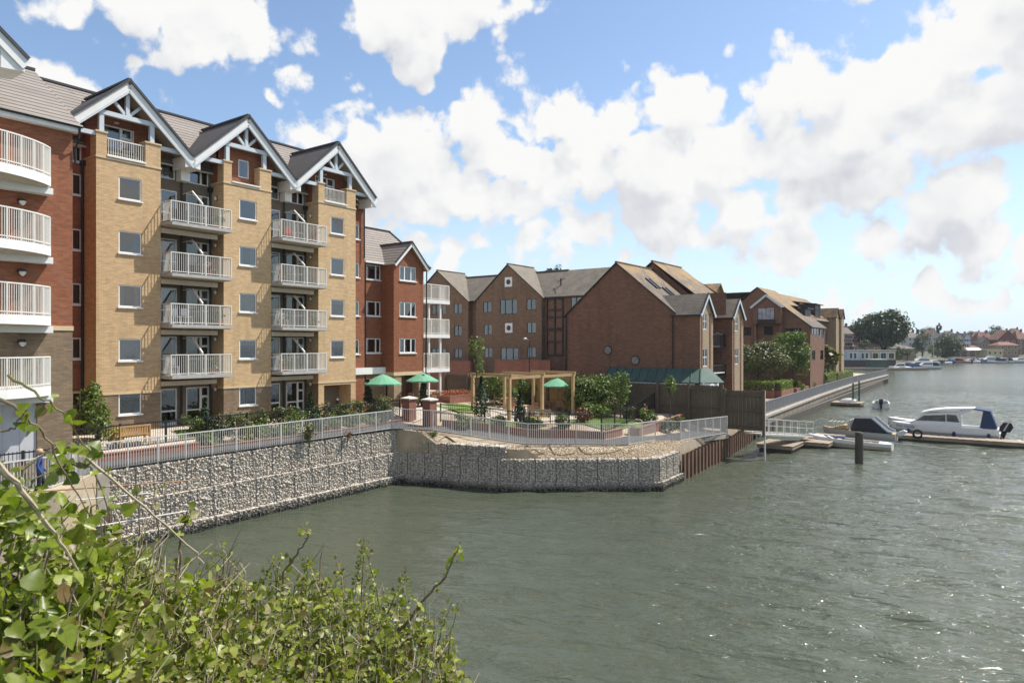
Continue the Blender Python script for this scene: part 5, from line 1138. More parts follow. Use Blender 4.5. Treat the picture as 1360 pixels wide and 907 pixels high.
rf.slab([(S2 - 1.3, c_, 15.7), (S2 + 1, c_, 15.7), (S2 + 1, c_ - 2.2, 13.95), (S2 - 1.3, c_ - 2.2, 13.95)], .1, 0, 1); rf.slab([(S2 - 1.3, c_, 15.7), (S2 - 1.3, c_ + 2.2, 13.95), (S2 + 1, c_ + 2.2, 13.95), (S2 + 1, c_, 15.7)], .1, 0, 1)
for e_ in (-2.25, 2.25): rf.bar((S2 - 1.33, c_, 15.62), (S2 - 1.33, c_ + e_, 13.85), .06, .3, 1)
# dormers and further ridges
rf.box(110.5, 114, -10.6, -7.0, 12.4, 14.0, 2); rf.slab([(110.3, -11.0, 14.0), (114.4, -11.0, 14.0), (115, -6, 14.9), (110.3, -6, 14.9)], .15, 0, 2)
rf.slab([(114, -2.6, 17.4), (146, -2.6, 17.4), (146, -9.1, 12.6), (114, -9.1, 12.6)], .12, 0, 2); gable_x(rf, 114.1, -8.6, 0, 13.0, -2.6, 17.3, 3)
rf.slab([(114, -2.6, 17.4), (114, 3, 12.6), (146, 3, 12.6), (146, -2.6, 17.4)], .12, 0, 2)
rf.box(128, 132, -8.2, -5, 13, 15.6, 2); rf.slab([(127.8, -8.6, 15.5), (132.4, -8.6, 15.5), (132.4, -4, 16.2), (127.8, -4, 16.2)], .15, 0, 2)
for a0, a1 in ((135.3, 137.6), (140, 142.3)):
    c = (a0 + a1) / 2; rf.slab([(c, -10.3, 15.1), (c, -6, 15.1), (a0 - .2, -8, 13.3), (a0 - .2, -10.3, 13.3)], .1, 0, 2); rf.slab([(c, -10.3, 15.1), (a1 + .2, -10.3, 13.3), (a1 + .2, -8, 13.3), (c, -6, 15.1)], .1, 0, 2)
rf.build('roof', ['oldtile', 'bluegrey', 'dframe', 'oldred'], b5)
m = MB(); m.box(S2 - 1.25, S2 - 1.0, -8.0, -5.5, 11.5, 12.1); m.build('balcony', 'dframe', b5)
# ================================================================ garden furniture
def parasol(label, p, rad, ztop, drop=.75, rz=0.):
    z0 = zt(*SV(p)[:2]); r = wroot('parasol', label, 'parasol', (p[0], p[1], z0), rz, 'green garden parasols'); H = ztop - z0
    m = MB(); n = 8; vs = [(0, 0, H)]
    for q, zz in ((.45, H - drop * .38), (1., H - drop)):
        for k in range(n * 2):
            a = math.pi * k / n; rr = rad * q * (1 if k % 2 == 0 else .955); vs.append((rr * math.cos(a), rr * math.sin(a), zz - (.0 if k % 2 == 0 else -.02)))
    N = n * 2; m.add(vs, [(0, 1 + k, 1 + (k + 1) % N) for k in range(N)] + [(1 + k, 1 + N + k, 1 + N + (k + 1) % N, 1 + (k + 1) % N) for k in range(N)])
    m.add([(x, y, z) for x, y, z in vs[1 + N:]] + [(x, y, z - .1) for x, y, z in vs[1 + N:]], [(k, (k + 1) % N, N + (k + 1) % N, N + k) for k in range(N)])
    m.build('canopy', 'green', r); m = MB(); m.tube([(0, 0, .0), (0, 0, H + .06)], .026, 6); m.build('pole', 'chair', r)
    m = MB()
    for k in range(n): a = 2 * math.pi * k / n; m.bar((0, 0, H - .14), (rad * .97 * math.cos(a), rad * .97 * math.sin(a), H - drop - .02), .02, .02)
    m.build('ribs', 'chair', r); m = MB(); m.lathe([(.26, 0), (.26, .07), (.06, .1), (.04, .3)], 10); m.build('base', 'black', r); return r
P1, P2, P3 = D(508.5, 540, 48.5), D(561, 540, 51.3), D(740.5, 540, 56.5)
parasol('green parasol in front of the red brick wing, nearest the yellow building', P1, 1.32, 6.34, .68); parasol('green parasol standing behind the two gate piers', P2, 1.2, 6.32, .6, .2); parasol('green parasol at the right end of the pergola', P3, 1.36, 5.68, .62, .1)
def table(label, p, rad=.55, rz=0.):
    z0 = zt(*SV(p)[:2]) + .06; r = wroot('garden_table', label, 'table', (p[0], p[1], z0), rz, 'garden tables'); m = MB(); m.lathe([(rad, .70), (rad, .74)], 14); m.build('table_top', 'bench', r)
    for k in range(4): a = math.pi / 4 + math.pi / 2 * k; m = MB(); m.bar((rad * .3 * math.cos(a), rad * .3 * math.sin(a), .7), (rad * .8 * math.cos(a), rad * .8 * math.sin(a), 0), .05, .05); m.build('leg', 'bench', r)
def make_chair(mat='chair'):
    r = wroot('garden_chair', 'x', 'chair', (0, 0, 0), 0, 'wooden garden chairs'); m = MB()
    for k in range(5): m.box(-.24, .24, -.24 + .097 * k, -.16 + .097 * k, .42, .445)
    m.build('seat', mat, r); m = MB(); m.box(-.25, .25, .22, .26, .86, .94); m.box(-.25, .25, .22, .255, .52, .57)
    for k in range(6): m.box(-.22 + .08 * k, -.18 + .08 * k, .225, .25, .57, .86)
    m.build('backrest', mat, r)
    for x in (-.24, .24):
        for y, h in ((-.22, .63), (.24, .94)): m = MB(); m.box(x - .025, x + .025, y - .025, y + .025, 0, h); m.build('leg', mat, r)
        m = MB(); m.box(x - .03, x + .03, -.25, .26, .63, .665); m.build('arm', mat, r)
    return r
proto = make_chair(); first = [proto]
def chair(label, p, rz):
    z0 = zt(*SV(p)[:2]) + .06; o = proto if first else dup(proto)
    if first: first.pop()
    o.location = (p[0], p[1], z0); o.rotation_euler = (0, 0, rz); o['label'] = label; o['group'] = 'wooden garden chairs'
sets = [(P1, 'under the green parasol before the red wing', 4, .3), (P2, 'under the green parasol behind the gate piers', 3, .9), (P3, 'under the green parasol by the pergola', 4, .1), (D(694, 540, 52.3), 'in the middle of the pergola', 4, .5), (D(676, 540, 55.5), 'at the left end of the pergola', 3, .2)]
side = ['on its water side', 'on its left side', 'on its far side', 'on its right side']
for p, wh, n, a0 in sets:
    q = Vector((p[0] + .0, p[1] + .02, 0)); table('round wooden table ' + wh, q, .58)
    for k in range(n):
        a = -math.pi / 2 + a0 - math.pi / 2 * k; c = q + Vector((math.cos(a) * .95, math.sin(a) * .95, 0)); chair('wooden armchair %s of the table %s' % (side[k].replace('its ', 'the '), wh.replace('the green parasol', 'the parasol')), c, a - math.pi / 2)
def bench(label, p, rz, w_=1.5, mat='bench'):
    z0 = zt(*SV(p)[:2]) + .06; r = wroot('park_bench', label, 'bench', (p[0], p[1], z0), rz, 'garden benches'); m = MB()
    for k in range(5): m.box(-w_ / 2, w_ / 2, -.25 + .1 * k, -.17 + .1 * k, .42, .45)
    m.build('seat', mat, r); m = MB(); m.box(-w_ / 2, w_ / 2, .26, .3, .88, .97); m.box(-w_ / 2, w_ / 2, .26, .29, .5, .56)
    k = int(w_ / .11)
    for i in range(k): m.box(-w_ / 2 + (i + .15) * w_ / k, -w_ / 2 + (i + .85) * w_ / k, .265, .285, .56, .88)
    m.build('backrest', mat, r)
    for x in (-w_ / 2 + .04, w_ / 2 - .04):
        for y, h in ((-.22, .64), (.28, .95)): m = MB(); m.box(x - .03, x + .03, y - .03, y + .03, 0, h); m.build('leg', mat, r)
        m = MB(); m.box(x - .035, x + .035, -.26, .3, .64, .68); m.build('arm', mat, r)
bench('orange wooden slatted bench facing the yellow building near its left bay', D(176, 575, 33.2), ANG + math.pi, 1.45); bench('pale wooden slatted bench on the lawn in front of the pergola', D(717, 560, 47.0), R(175), 1.5, 'timber')
def bollard(label, p, mat='black'):
    z0 = zt(*SV(p)[:2]); r = wroot('bollard_light', label, 'bollard light', (p[0], p[1], z0), 0, 'bollard lights'); m = MB(); m.lathe([(.09, 0), (.09, .8)], 10); m.build('post', mat, r); m = MB(); m.lathe([(.075, .8), (.075, .92)], 10); m.build('lens', 'lamp', r); m = MB(); m.lathe([(.11, .92), (.11, .97), (.03, 1.02)], 10); m.build('cap', mat, r)
bollard('black bollard light beside the feathery pale shrub', D(130, 580, 32.6)); bollard('black bollard light by the french doors of the first recess', D(270, 560, 37.9)); bollard('black bollard light by the porch of the third bay', D(448, 556, 46.2))
# pergola
pg = root('pergola', 'timber pergola of square posts and beams in the garden', 'pergola', 43, 6.5, 3.2); zt_top = 6.05
cor = [(39.6, 7.4), (40.2, 3.6), (43.0, 7.9), (43.6, 4.0), (46.6, 8.4), (47.0, 4.4)]
for s_, v_ in cor: m = MB(); m.box(s_ - .1, s_ + .1, -v_ - .1, -v_ + .1, zt(s_, v_) - .2, zt_top - .1); m.build('post', 'timber', pg)
for a, b in ((0, 2), (2, 4), (1, 3), (3, 5), (0, 1), (2, 3), (4, 5)):
    (s0, v0), (s1, v1) = cor[a], cor[b]; dx, dy = s1 - s0, -(v1 - v0); L = math.hypot(dx, dy); e = .25 / L; m = MB(); o_ = .0 if a in (0, 1) and b > 1 else .003
    m.bar((s0 - dx * e, -v0 - dy * e, zt_top - .02 + (.16 if (a, b) in ((0, 1), (2, 3), (4, 5)) else 0)), (s1 + dx * e, -v1 + dy * e, zt_top - .02 + (.16 if (a, b) in ((0, 1), (2, 3), (4, 5)) else 0)), .12 + o_, .2); m.build('beam', 'timber', pg)
# raised planter with red flowers and other beds
def planter(label, c0, c1, h, flower='red', fl='red flowers'):
    (s0, v0), (s1, v1) = c0, c1; z = zt((s0 + s1) / 2, (v0 + v1) / 2); r = root('raised_planter', label, 'planter', (s0 + s1) / 2, (v0 + v1) / 2, z); m = MB()
    m.box(s0, s1, -v1, -v0, z - .3, z + h - .06, 0); m.box(s0 + .2, s1 - .2, -v1 + .2, -v0 - .2, z + h - .06, z + h - .03, 1)
    for q in ((s0, s1, -v1 - .01, -v1 + .2), (s0, s1, -v0 - .2, -v0 + .01), (s0 - .01, s0 + .2, -v1 + .2, -v0 - .2), (s1 - .2, s1 + .01, -v1 + .2, -v0 - .2)): m.box(*q, z + h - .06, z + h, 0)
    m.build('brick_box', ['garden', 'soil'], r); A = int((s1 - s0) * (v1 - v0) * 160)
    P = np.stack([rng.uniform(s0 + .15, s1 - .15, A), rng.uniform(-v1 + .15, -v0 - .15, A), z + h + rng.uniform(-.02, .28, A)], 1) - np.array(ORG[r.name]); inst('flowers', leaf_mesh('flowers', P, np.tile((0, 0, 1.), (A, 1)), rng.uniform(.07, .14, A), LEAF[flower]), r)
planter('raised brick planter full of red flowers by the end balconies', (41.5, -2.6), (45.2, .2), .62)
planter('long raised brick planter with red flowers in front of the red wing', (32.6, 1.0), (33.3, 2.3), .5); planter('low raised brick planter of red flowers by the porch of the third bay', (29.2, .9), (32.2, 1.7), .4)
planter('low raised brick planter of orange flowers under the first green parasol', (33.3, -.2), (33.9, .8), .45)
# ================================================================ planting
def shrub(label, p, rad, leaf, n, ls, group, name='shrub', ncl=14, base=None, cr=.4, shape='diamond', cat='shrub', zoff=.0, part='foliage'):
    s_, v_, _ = SV(p); z0 = hland(s_, v_) if base is None else base
    return tree(name, label, cat, (p[0], p[1], z0), rad[2] * 2, rad, rad[2] * .95 + zoff, leaf, ncl, n, ls, .03, group, cr, shape, part, 4)
GB = 'shrubs in the garden beds'
shrub('feathery pale green shrub against the left corner of the first bay', W(14.95, 1.5), (.75, .75, 1.55), 'light', 1500, .16, GB, ncl=16, shape='diamond')
shrub('low clump of yellow flowers beside the wooden bench', D(158, 585, 33.4), (.7, .5, .35), 'yellowf', 500, .1, GB)
def conifer(label, p, H, r_, leaf='conifer'):
    s_, v_, _ = SV(p); z0 = hland(s_, v_); t = wroot('conifer', label, 'conifer', (p[0], p[1], z0), 0, 'slim conifers'); m = MB(); m.tube([(0, 0, -.1), (0, 0, H * .9)], [.05, .015], 5); m.build('trunk', 'bark', t)
    n = int(900 * H / 2); z = rng.uniform(0, 1, n) ** .85; a = rng.uniform(0, 2 * math.pi, n); prof = np.sin(np.clip(z * 1.05 + .12, 0, 1) * math.pi) ** .6 * (1 - z * .55); rr = r_ * prof * rng.uniform(.55, 1.05, n) * (1 + .18 * np.sin(a * 3 + z * 9))
    P = np.stack([rr * np.cos(a), rr * np.sin(a), .08 + z * H * .98], 1); N = np.stack([np.cos(a), np.sin(a), np.full(n, .9)], 1); inst('crown', leaf_mesh('crown', P, N, rng.uniform(.08, .17, n), LEAF[leaf]), t)
conifer('dark slim conifer in front of the first french doors', W(20.3, 1.5), 1.75, .32); conifer('dark slim conifer in front of the second french doors', W(27.2, 1.4), 1.75, .3); conifer('dark slim conifer in front of the red wing glazing', W(33.0, .2), 1.9, .36)
conifer('slender tall conifer between the two gate piers', W(37.4, 1.2), 2.3, .34); conifer('broad dark conifer at the left end of the pergola', D(639, 551, 48.2), 3.0, .75); conifer('blue green conifer in front of the pergola', D(691, 561, 46), 2.5, .5)
tree('young_tree', 'young pale leaved tree rising behind the broad dark conifer', 'tree', (*D(633, 551, 50.5)[:2], 3.3), 5.5, (.7, .7, 1.7), 4.3, 'light', 14, 420, .16, .05, cr=.4)
# flower bed between path and fence: individual clumps
k = 0
desc = ['small bright green', 'dark leaved', 'grey green', 'loose yellowish', 'white flowering', 'rounded mid green']
lf = ['bush', 'conifer', 'olive', 'light', 'bloom', 'bush']
s_ = 19.4
while s_ < 33.0:
    v_ = 3.15 + .3 * math.sin(s_ * 2.7); h_ = .42 + .16 * math.sin(s_ * 5.1) + .1 * rnd.random(); i = k % 6
    where = 'below the first bay' if s_ < 19.9 else 'below the first balcony stack' if s_ < 22.4 else 'below the second bay' if s_ < 25.5 else 'below the second balcony stack' if s_ < 29 else 'below the third bay'
    shrub('%s bed plant by the path %s' % (desc[i], where), W(s_, v_), (.68, .5, h_ * 1.15), lf[i], 700, .12, 'bed plants along the path'); s_ += .82 + .2 * rnd.random(); k += 1
s_ = 19.6
while s_ < 33:
    v_ = 1.75 + .2 * math.sin(s_ * 3.1); i = (k * 2) % 6; where = 'first balcony stack' if s_ < 22.4 else 'second bay' if s_ < 25.5 else 'second balcony stack' if s_ < 29 else 'third bay'
    shrub('%s plant behind the black fence below the %s' % (desc[i], where), W(s_, v_), (.7, .45, .5 + .22 * rnd.random()), lf[i], 640, .12, 'bed plants behind the fence'); s_ += 1.0 + .4 * rnd.random(); k += 1
for i, (x, y, Y, rad, lfk, lb) in enumerate([(612, 573, 45.2, .5, 'bush', 'small green plant on the low wall by the gate piers'), (660, 566, 45.6, .5, 'olive', 'grey green plant on the low wall below the broad conifer'), (708, 568, 45.8, .45, 'bush', 'dark green plant on the low wall below the pale bench'), (748, 566, 46.2, .5, 'light', 'pale green plant on the low wall right of the pale bench'), (776, 556, 48, .55, 'russet', 'russet leaved shrub at the corner of the lawn'), (800, 538, 51.5, .6, 'light', 'rounded pale green shrub at the back of the lawn'), (783, 541, 52.5, .55, 'light', 'second rounded pale shrub, left of the grey green one'), (812, 532, 53.5, .7, 'olive', 'rounded grey green shrub below the big bush'), (850, 535, 52.5, .55, 'russet', 'reddish shrub in front of the timber fence'), (862, 548, 50.5, .6, 'light', 'loose yellow green shrub at the right end of the lawn'), (887, 556, 50, .5, 'bloom', 'white flowered shrub at the foot of the timber fence'), (836, 548, 51.5, .45, 'bush', 'small dark shrub behind the lawn'), (905, 548, 51.8, .5, 'olive', 'olive shrub beside the sapling')]):
    p = D(x, y, Y); rad *= 1.3; shrub(lb, p, (rad, rad, rad * .85), lfk, 900, .14, GB)
tree('sapling', 'yellow green sapling in front of the timber fence', 'tree', (*D(890, 550, 51.0)[:2], 2.9), 3.2, (.55, .55, .95), 2.5, 'light', 10, 420, .14, .04, cr=.4)
tree('young_tree', 'slender yellow green tree beside the big bush', 'tree', (*D(824, 545, 52.5)[:2], 3.0), 4, (.75, .75, 1.5), 2.2, 'light', 16, 900, .15, .05, cr=.4)
bb_ = D(788, 540, 55.2); shrub('big rounded cream flowering bush right of the pergola', bb_, (2.5, 1.7, 1.45), 'bush', 5200, .19, 'large bushes', name='bush', ncl=34, cr=.3, cat='bush', zoff=.35)
P, N = clump_points((0, 0, 1.75), (2.55, 1.75, 1.45), 34, 900, .3, .9); bo = [o for o in C.objects if o.name.startswith('bush')][-1]; inst('blossom', leaf_mesh('blossom', P, N, rng.uniform(.1, .2, 900), LEAF['bloom']), bo)
for i, (x, y, Y, lb) in enumerate([(668, 535, 57, 'dark leafy climber at the back of the pergola, left'), (700, 532, 58, 'dark leafy shrub behind the pergola tables'), (745, 530, 59, 'dark leafy shrub behind the right parasol'), (653, 535, 56, 'small dark shrub by the yellowish fence'), (770, 531, 58, 'dark shrub between the right parasol and the big bush')]): shrub(lb, D(x, y, Y), (1.3, .8, 1.0 + .15 * i), 'bush', 1300, .17, 'dark shrubs behind the pergola', ncl=16)
# loose tall plant at the foot of the railing
shrub('leafy weed growing out of the gabion top in front of the railing', W(23.6, 5.95), (.42, .3, .62), 'olive', 520, .1, 'weeds on the gabion wall', base=3.1); shrub('small reddish weed on the gabion top farther along', W(26.3, 5.85), (.25, .2, .25), 'russet', 180, .08, 'weeds on the gabion wall', base=3.1)
shrub('tuft of green weed on the gravel at the inner corner', D(575, 577, 42.6), (.3, .3, .2), 'bush', 160, .1, 'weeds on the gravel')
# lawns
def lawn(label, poly, lift=.05, n=5000):
    S_ = [p[0] for p in poly]; Vv = [p[1] for p in poly]; cs, cv = sum(S_) / len(S_), sum(Vv) / len(Vv)
    m = MB(); k = len(poly); vs = [(cs, -cv, hland(cs, cv) + lift + .04)]
    for f_ in (.5, 1.0):
        for (a, b) in poly: q = (cs + (a - cs) * f_, cv + (b - cv) * f_); vs.append((q[0], -q[1], hland(*q) + lift))
    m.add(vs, [(0, 1 + i, 1 + (i + 1) % k) for i in range(k)] + [(1 + i, 1 + k + i, 1 + k + (i + 1) % k, 1 + (i + 1) % k) for i in range(k)]); sthing(m, 'lawn', 'lawn', label, 'lawn', cs, cv, 3, kind='structure')
    a = rng.uniform(0, 2 * math.pi, n); r_ = rng.uniform(0, 1, n) ** .5; idx = np.floor(a / (2 * math.pi) * k).astype(int); u = a / (2 * math.pi) * k - idx; A = np.array(poly)
    e = A[idx] * (1 - u)[:, None] + A[(idx + 1) % k] * u[:, None]; q = np.array((cs, cv)) + (e - np.array((cs, cv))) * r_[:, None]
    Pz = np.array([hland(*x) for x in q]) + lift; P = np.stack([q[:, 0] - cs, -(q[:, 1] - cv), Pz - 3], 1)
    o = inst('grass', leaf_mesh('grass', P, np.tile((.0, .0, .3), (n, 1)), rng.uniform(.05, .12, n), LEAF['grass'], 'blade', .9), None); o.location = W(cs, cv, 3); o.rotation_euler = (0, 0, ANG); tag(o, label.replace('lawn', 'grass of the lawn'), 'grass', kind='stuff')
t = NT('lawn_green'); nn = t.noise(t.obj(), 3, 5); t.bsdf(t.mix(nn.outputs[0], (.09, .15, .03), (.16, .22, .05)), .9); M['lawn'] = t.m
def ell(c, a, b, rz=0., n=14): return [(c[0] + a * math.cos(2 * math.pi * i / n) * math.cos(rz) - b * math.sin(2 * math.pi * i / n) * math.sin(rz), c[1] + a * math.cos(2 * math.pi * i / n) * math.sin(rz) + b * math.sin(2 * math.pi * i / n) * math.cos(rz)) for i in range(n)]
c1 = SV(D(818, 553, 50.5)); lawn('oval green lawn in front of the timber fence', ell(c1, 1.3, 3.0), .08, 3500)
c2 = SV(D(612, 546, 52.5)); lawn('green lawn between the gate piers and the raised planter', ell(c2, 1.9, 2.2), .06, 3000)
lawn('green lawn strip behind the low wall below the pergola', ell((37.3, 8.4), 1.1, 2.9, -.25), .1, 2500)
lawn('broad lawn behind the low wall below the oval lawn', ell((43.2, 12.6), 2.2, 2.0), .06, 2500)
lawn('strip of grass beside the paving below the first balcony stack', [(18.9, 1.0), (21.2, 1.0), (21.4, 2.0), (18.7, 2.0)], .07, 1500)
# small things on the balconies
def bal_chair(label, s, z, mat, v=-.15):
    r = root('balcony_chair', label, 'chair', s, v, z, 'balcony chairs'); y = -v; m = MB(); m.box(s - .22, s + .22, y - .22, y + .22, z + .42, z + .46); m.build('seat', mat, r); m = MB(); m.box(s - .22, s + .22, y + .2, y + .24, z + .5, z + .9); m.build('backrest', mat, r)
    for a in (-.19, .19):
        for b in (-.19, .19): m = MB(); m.box(s + a - .02, s + a + .02, y + b - .02, y + b + .02, z, z + .42); m.build('leg', mat, r)
def bal_pot(label, s, z, v=.4, leaf='bush'):
    r = root('potted_plant', label, 'potted plant', s, v, z, 'balcony pot plants'); m = MB(); m.lathe([(.12, 0), (.17, .3), (.17, .32)], 10, (s, -v, z)); m.build('pot', 'pot', r); P, N = clump_points((0, 0, .55), (.3, .3, .32), 8, 160); inst('foliage', leaf_mesh('foliage', P, N, rng.uniform(.08, .15, 160), LEAF[leaf]), r)
for z, wh in ((FL[3], 'top'), (FL[1], 'second')):
    bal_chair('%s chair on the %s balcony of the first stack' % ('dark' if wh == 'top' else 'white', wh), 19.6, z, 'black' if wh == 'top' else 'white')
    bal_chair('%s chair nearer the screen on the %s balcony of the first stack' % ('dark' if wh == 'top' else 'white', wh), 20.25, z, 'black' if wh == 'top' else 'white')
M['redp'] = m_paint('red_plastic', (.5, .06, .03), .4); bal_chair('red chair on the top balcony of the second stack', 26.9, FL[3], 'redp'); bal_pot('leafy pot plant at the right end of the top balcony of the first stack', 21.8, FL[3]); bal_pot('pot plant on the lowest balcony of the first stack', 21.4, FL[0]); bal_pot('pot plant on the second balcony of the second stack', 28.4, FL[1]); bal_pot('red flowering pot on the third balcony of the first stack', 21.2, FL[2], leaf='red')
bal_chair('white chair at the left of the lowest balcony of the first stack', 19.5, FL[0], 'white'); bal_chair('wooden chair at the right of the third balcony of the first stack', 21.7, FL[2], 'chair'); bal_chair('wooden chair at the left of the third balcony of the second stack', 26.3, FL[2], 'chair'); bal_chair('dark chair at the right of the lowest balcony of the second stack', 28.0, FL[0], 'black'); bal_chair('white chair on the second balcony of the second stack', 26.4, FL[1], 'white')
bal_pot('tall leafy pot plant on the lowest balcony of the second stack', 26.2, FL[0], leaf='light'); bal_pot('leafy pot plant at the right of the second balcony of the first stack', 21.9, FL[1]); bal_pot('pot of red flowers on the top balcony of the second stack', 28.3, FL[3], leaf='red'); bal_pot('leafy pot plant at the left end of the second balcony of the second stack', 25.9, FL[1], v=.5)
# handrail, plank and steps at the near end of the gabion wall
m = MB(); a, b = D(60, 652, 23), D(262, 637, 31.2); m.tube([a, b], .03, 6); m.tube([a, a + Vector((0, 0, -1.6))], .03, 6); wthing(m, 'handrail', 'redp' if False else 'russetp' if 'russetp' in M else 'chair', 'thin reddish brown handrail crossing in front of the gabion wall', 'handrail', (0, 0, 0))
m = MB(); m.tube([D(100, 664, 25.5), D(205, 654, 29.5)], .025, 6); m.tube([D(120, 700, 26.5), D(250, 678, 31)], .03, 6); wthing(m, 'scaffold_pole', 'galv', 'grey scaffold poles across the near end of the gabion wall', 'pole', (0, 0, 0))
m = MB(); m.bar(D(126, 697, 28.0), D(202, 690, 30.0), .25, .07); wthing(m, 'plank', 'timber', 'pale timber plank lying along the foot of the gabion wall', 'plank', (0, 0, 0))
m = MB(); m.box(12.95, 13.42, -6.25, -4.9, -.5, 3.12); sthing(m, 'wall_pier', 'conc', 'pale concrete pier closing the near end of the gabion wall', 'pier', 13, 6, 0)

# loose gravel on the bank between the railing and the gabions
m = MB(); cnt = 0
while cnt < 5200:
    s_ = rng.uniform(30.6, 50.5); v_ = vmax(s_) - .1 - abs(rng.normal()) * .9; d_, zr_, sd_ = rail_near(s_, v_)
    if sd_ > 0 and d_ > .15: continue
    rock(m, (s_, -v_, hland(s_, v_) + .01), rng.uniform(.02, .06)); cnt += 1
sthing(m, 'gravel', 'sand', 'loose pale gravel on the bank above the low gabions', 'gravel', 38, 14, 2, kind='stuff')
# ================================================================ quay planting
GQ = 'trees on the quay'
def qtree(name, label, s, v, H, rad, zc, leaf, ncl, nl, ls, trunk=.12, **k): return tree(name, label, 'tree', W(s, v, 1.9), H, rad, zc - 1.9, leaf, ncl, nl, ls, trunk, **k)
qtree('tree', 'spreading olive green tree with pale tips behind the quay hedge', 92, 9.2, 6, (4.3, 3.6, 2.6), 6.4, 'olive', 54, 7600, .25)
qtree('tree', 'upright bright green tree in front of the farther brown block', 101, 11.2, 8, (2.9, 2.6, 3.3), 7.4, 'light', 46, 5600, .26, cr=.3)
qtree('tree', 'small pale green tree against the wall of the farther brown block', 99, 5.5, 6, (1.6, 1.6, 1.6), 6.4, 'light', 16, 1200, .25)
tr_ = wroot('cordyline', 'shaggy straw coloured cordyline palm by the quay walk', 'palm', W(116, 11.6, 1.85), 0); m = MB(); m.tube([(0, 0, -.2), (.2, 0, 2.2), (.1, .1, 4.2)], [.2, .16, .13], 7); m.tube([(.15, 0, 2.2), (-.8, .2, 4.0)], [.14, .1], 6); m.tube([(.15, 0, 2.4), (1.1, -.3, 4.3)], [.14, .1], 6); m.build('trunk', 'bark', tr_)
PP, NN = [], []
for c_ in ((.1, .1, 4.6), (-.9, .2, 4.2), (1.2, -.3, 4.6), (.2, .3, 5.6), (-.3, -.6, 3.6), (.8, .5, 3.8)):
    a = rng.normal(size=(170, 3)); a /= np.linalg.norm(a, axis=1)[:, None]; PP.append(np.array(c_) + a * rng.uniform(.15, 1.5, (170, 1))); NN.append(a + (0, 0, .6))
inst('crown', leaf_mesh('crown', np.concatenate(PP), np.concatenate(NN), rng.uniform(.7, 1.3, 1020), LEAF['cordy'], 'diamond'), tr_)
def hedge(label, pts, w_, z0, z1, leaf, n, box=None):
    r = root('hedge', label, 'hedge', *pts[0], z0, 'clipped hedges'); g = ORG[r.name]; m = MB(); P = []; N = []
    for (a, b) in zip(pts, pts[1:]):
        m.bar((a[0], -a[1], (z0 + z1) / 2 - .05), (b[0], -b[1], (z0 + z1) / 2 - .05), w_ - .15, z1 - z0 - .12)
        L = math.dist(a, b); k = n; u = rng.uniform(0, 1, k); f_ = rng.integers(0, 3, k); off_ = np.where(f_ == 0, -w_ / 2, np.where(f_ == 1, w_ / 2, rng.uniform(-w_ / 2, w_ / 2, k))) + rng.normal(size=k) * .06
        zz = np.where(f_ == 2, z1, rng.uniform(z0, z1, k)) + rng.normal(size=k) * .06; dx, dy = (b[0] - a[0]) / L, -(b[1] - a[1]) / L
        P.append(np.stack([a[0] + (b[0] - a[0]) * u - dy * off_ - g[0], -a[1] - (b[1] - a[1]) * u + dx * off_ - g[1], zz - g[2]], 1)); N.append(np.stack([-dy * np.sign(off_) * (f_ < 2), dx * np.sign(off_) * (f_ < 2), (f_ == 2) * 1. + .2], 1))
    m.build('branches', 'soil', r); P = np.concatenate(P); inst('foliage', leaf_mesh('foliage', P, np.concatenate(N), rng.uniform(.1, .2, len(P)), LEAF[leaf], jitter=.6), r)
    if box: m = MB(); [m.bar((a[0], -a[1], (box + z0) / 2), (b[0], -b[1], (box + z0) / 2), w_ + .25, z0 - box) for a, b in zip(pts, pts[1:])]; m.build('brick_planter', 'garden', r)
hedge('clipped yellow green hedge on a brick planter near the timber fence', [(88.5, 4.5), (88.5, 12.2), (95, 12.0)], 1.3, 2.75, 3.8, 'lime', 2600, 1.5); hedge('long lime green hedge far along the quay, nearer half', [(118, 10.6), (132, 10.0)], 1.6, 1.9, 3.6, 'lime', 3400); hedge('long lime green hedge far along the quay, farther half', [(133.5, 10.0), (150, 9.6)], 1.6, 1.9, 3.5, 'lime', 3000)
m = MB(); m.bar((97, -11.9, 2.1), (106, -11.6, 2.1), 1.6, 1.0); m.bar((108, -11.6, 2.0), (113, -11.4, 2.0), 1.6, .9); sthing(m, 'brick_planter', 'garden', 'low dark brick planters between the quay hedges', 'planter', 100, 11.8, 1.6)
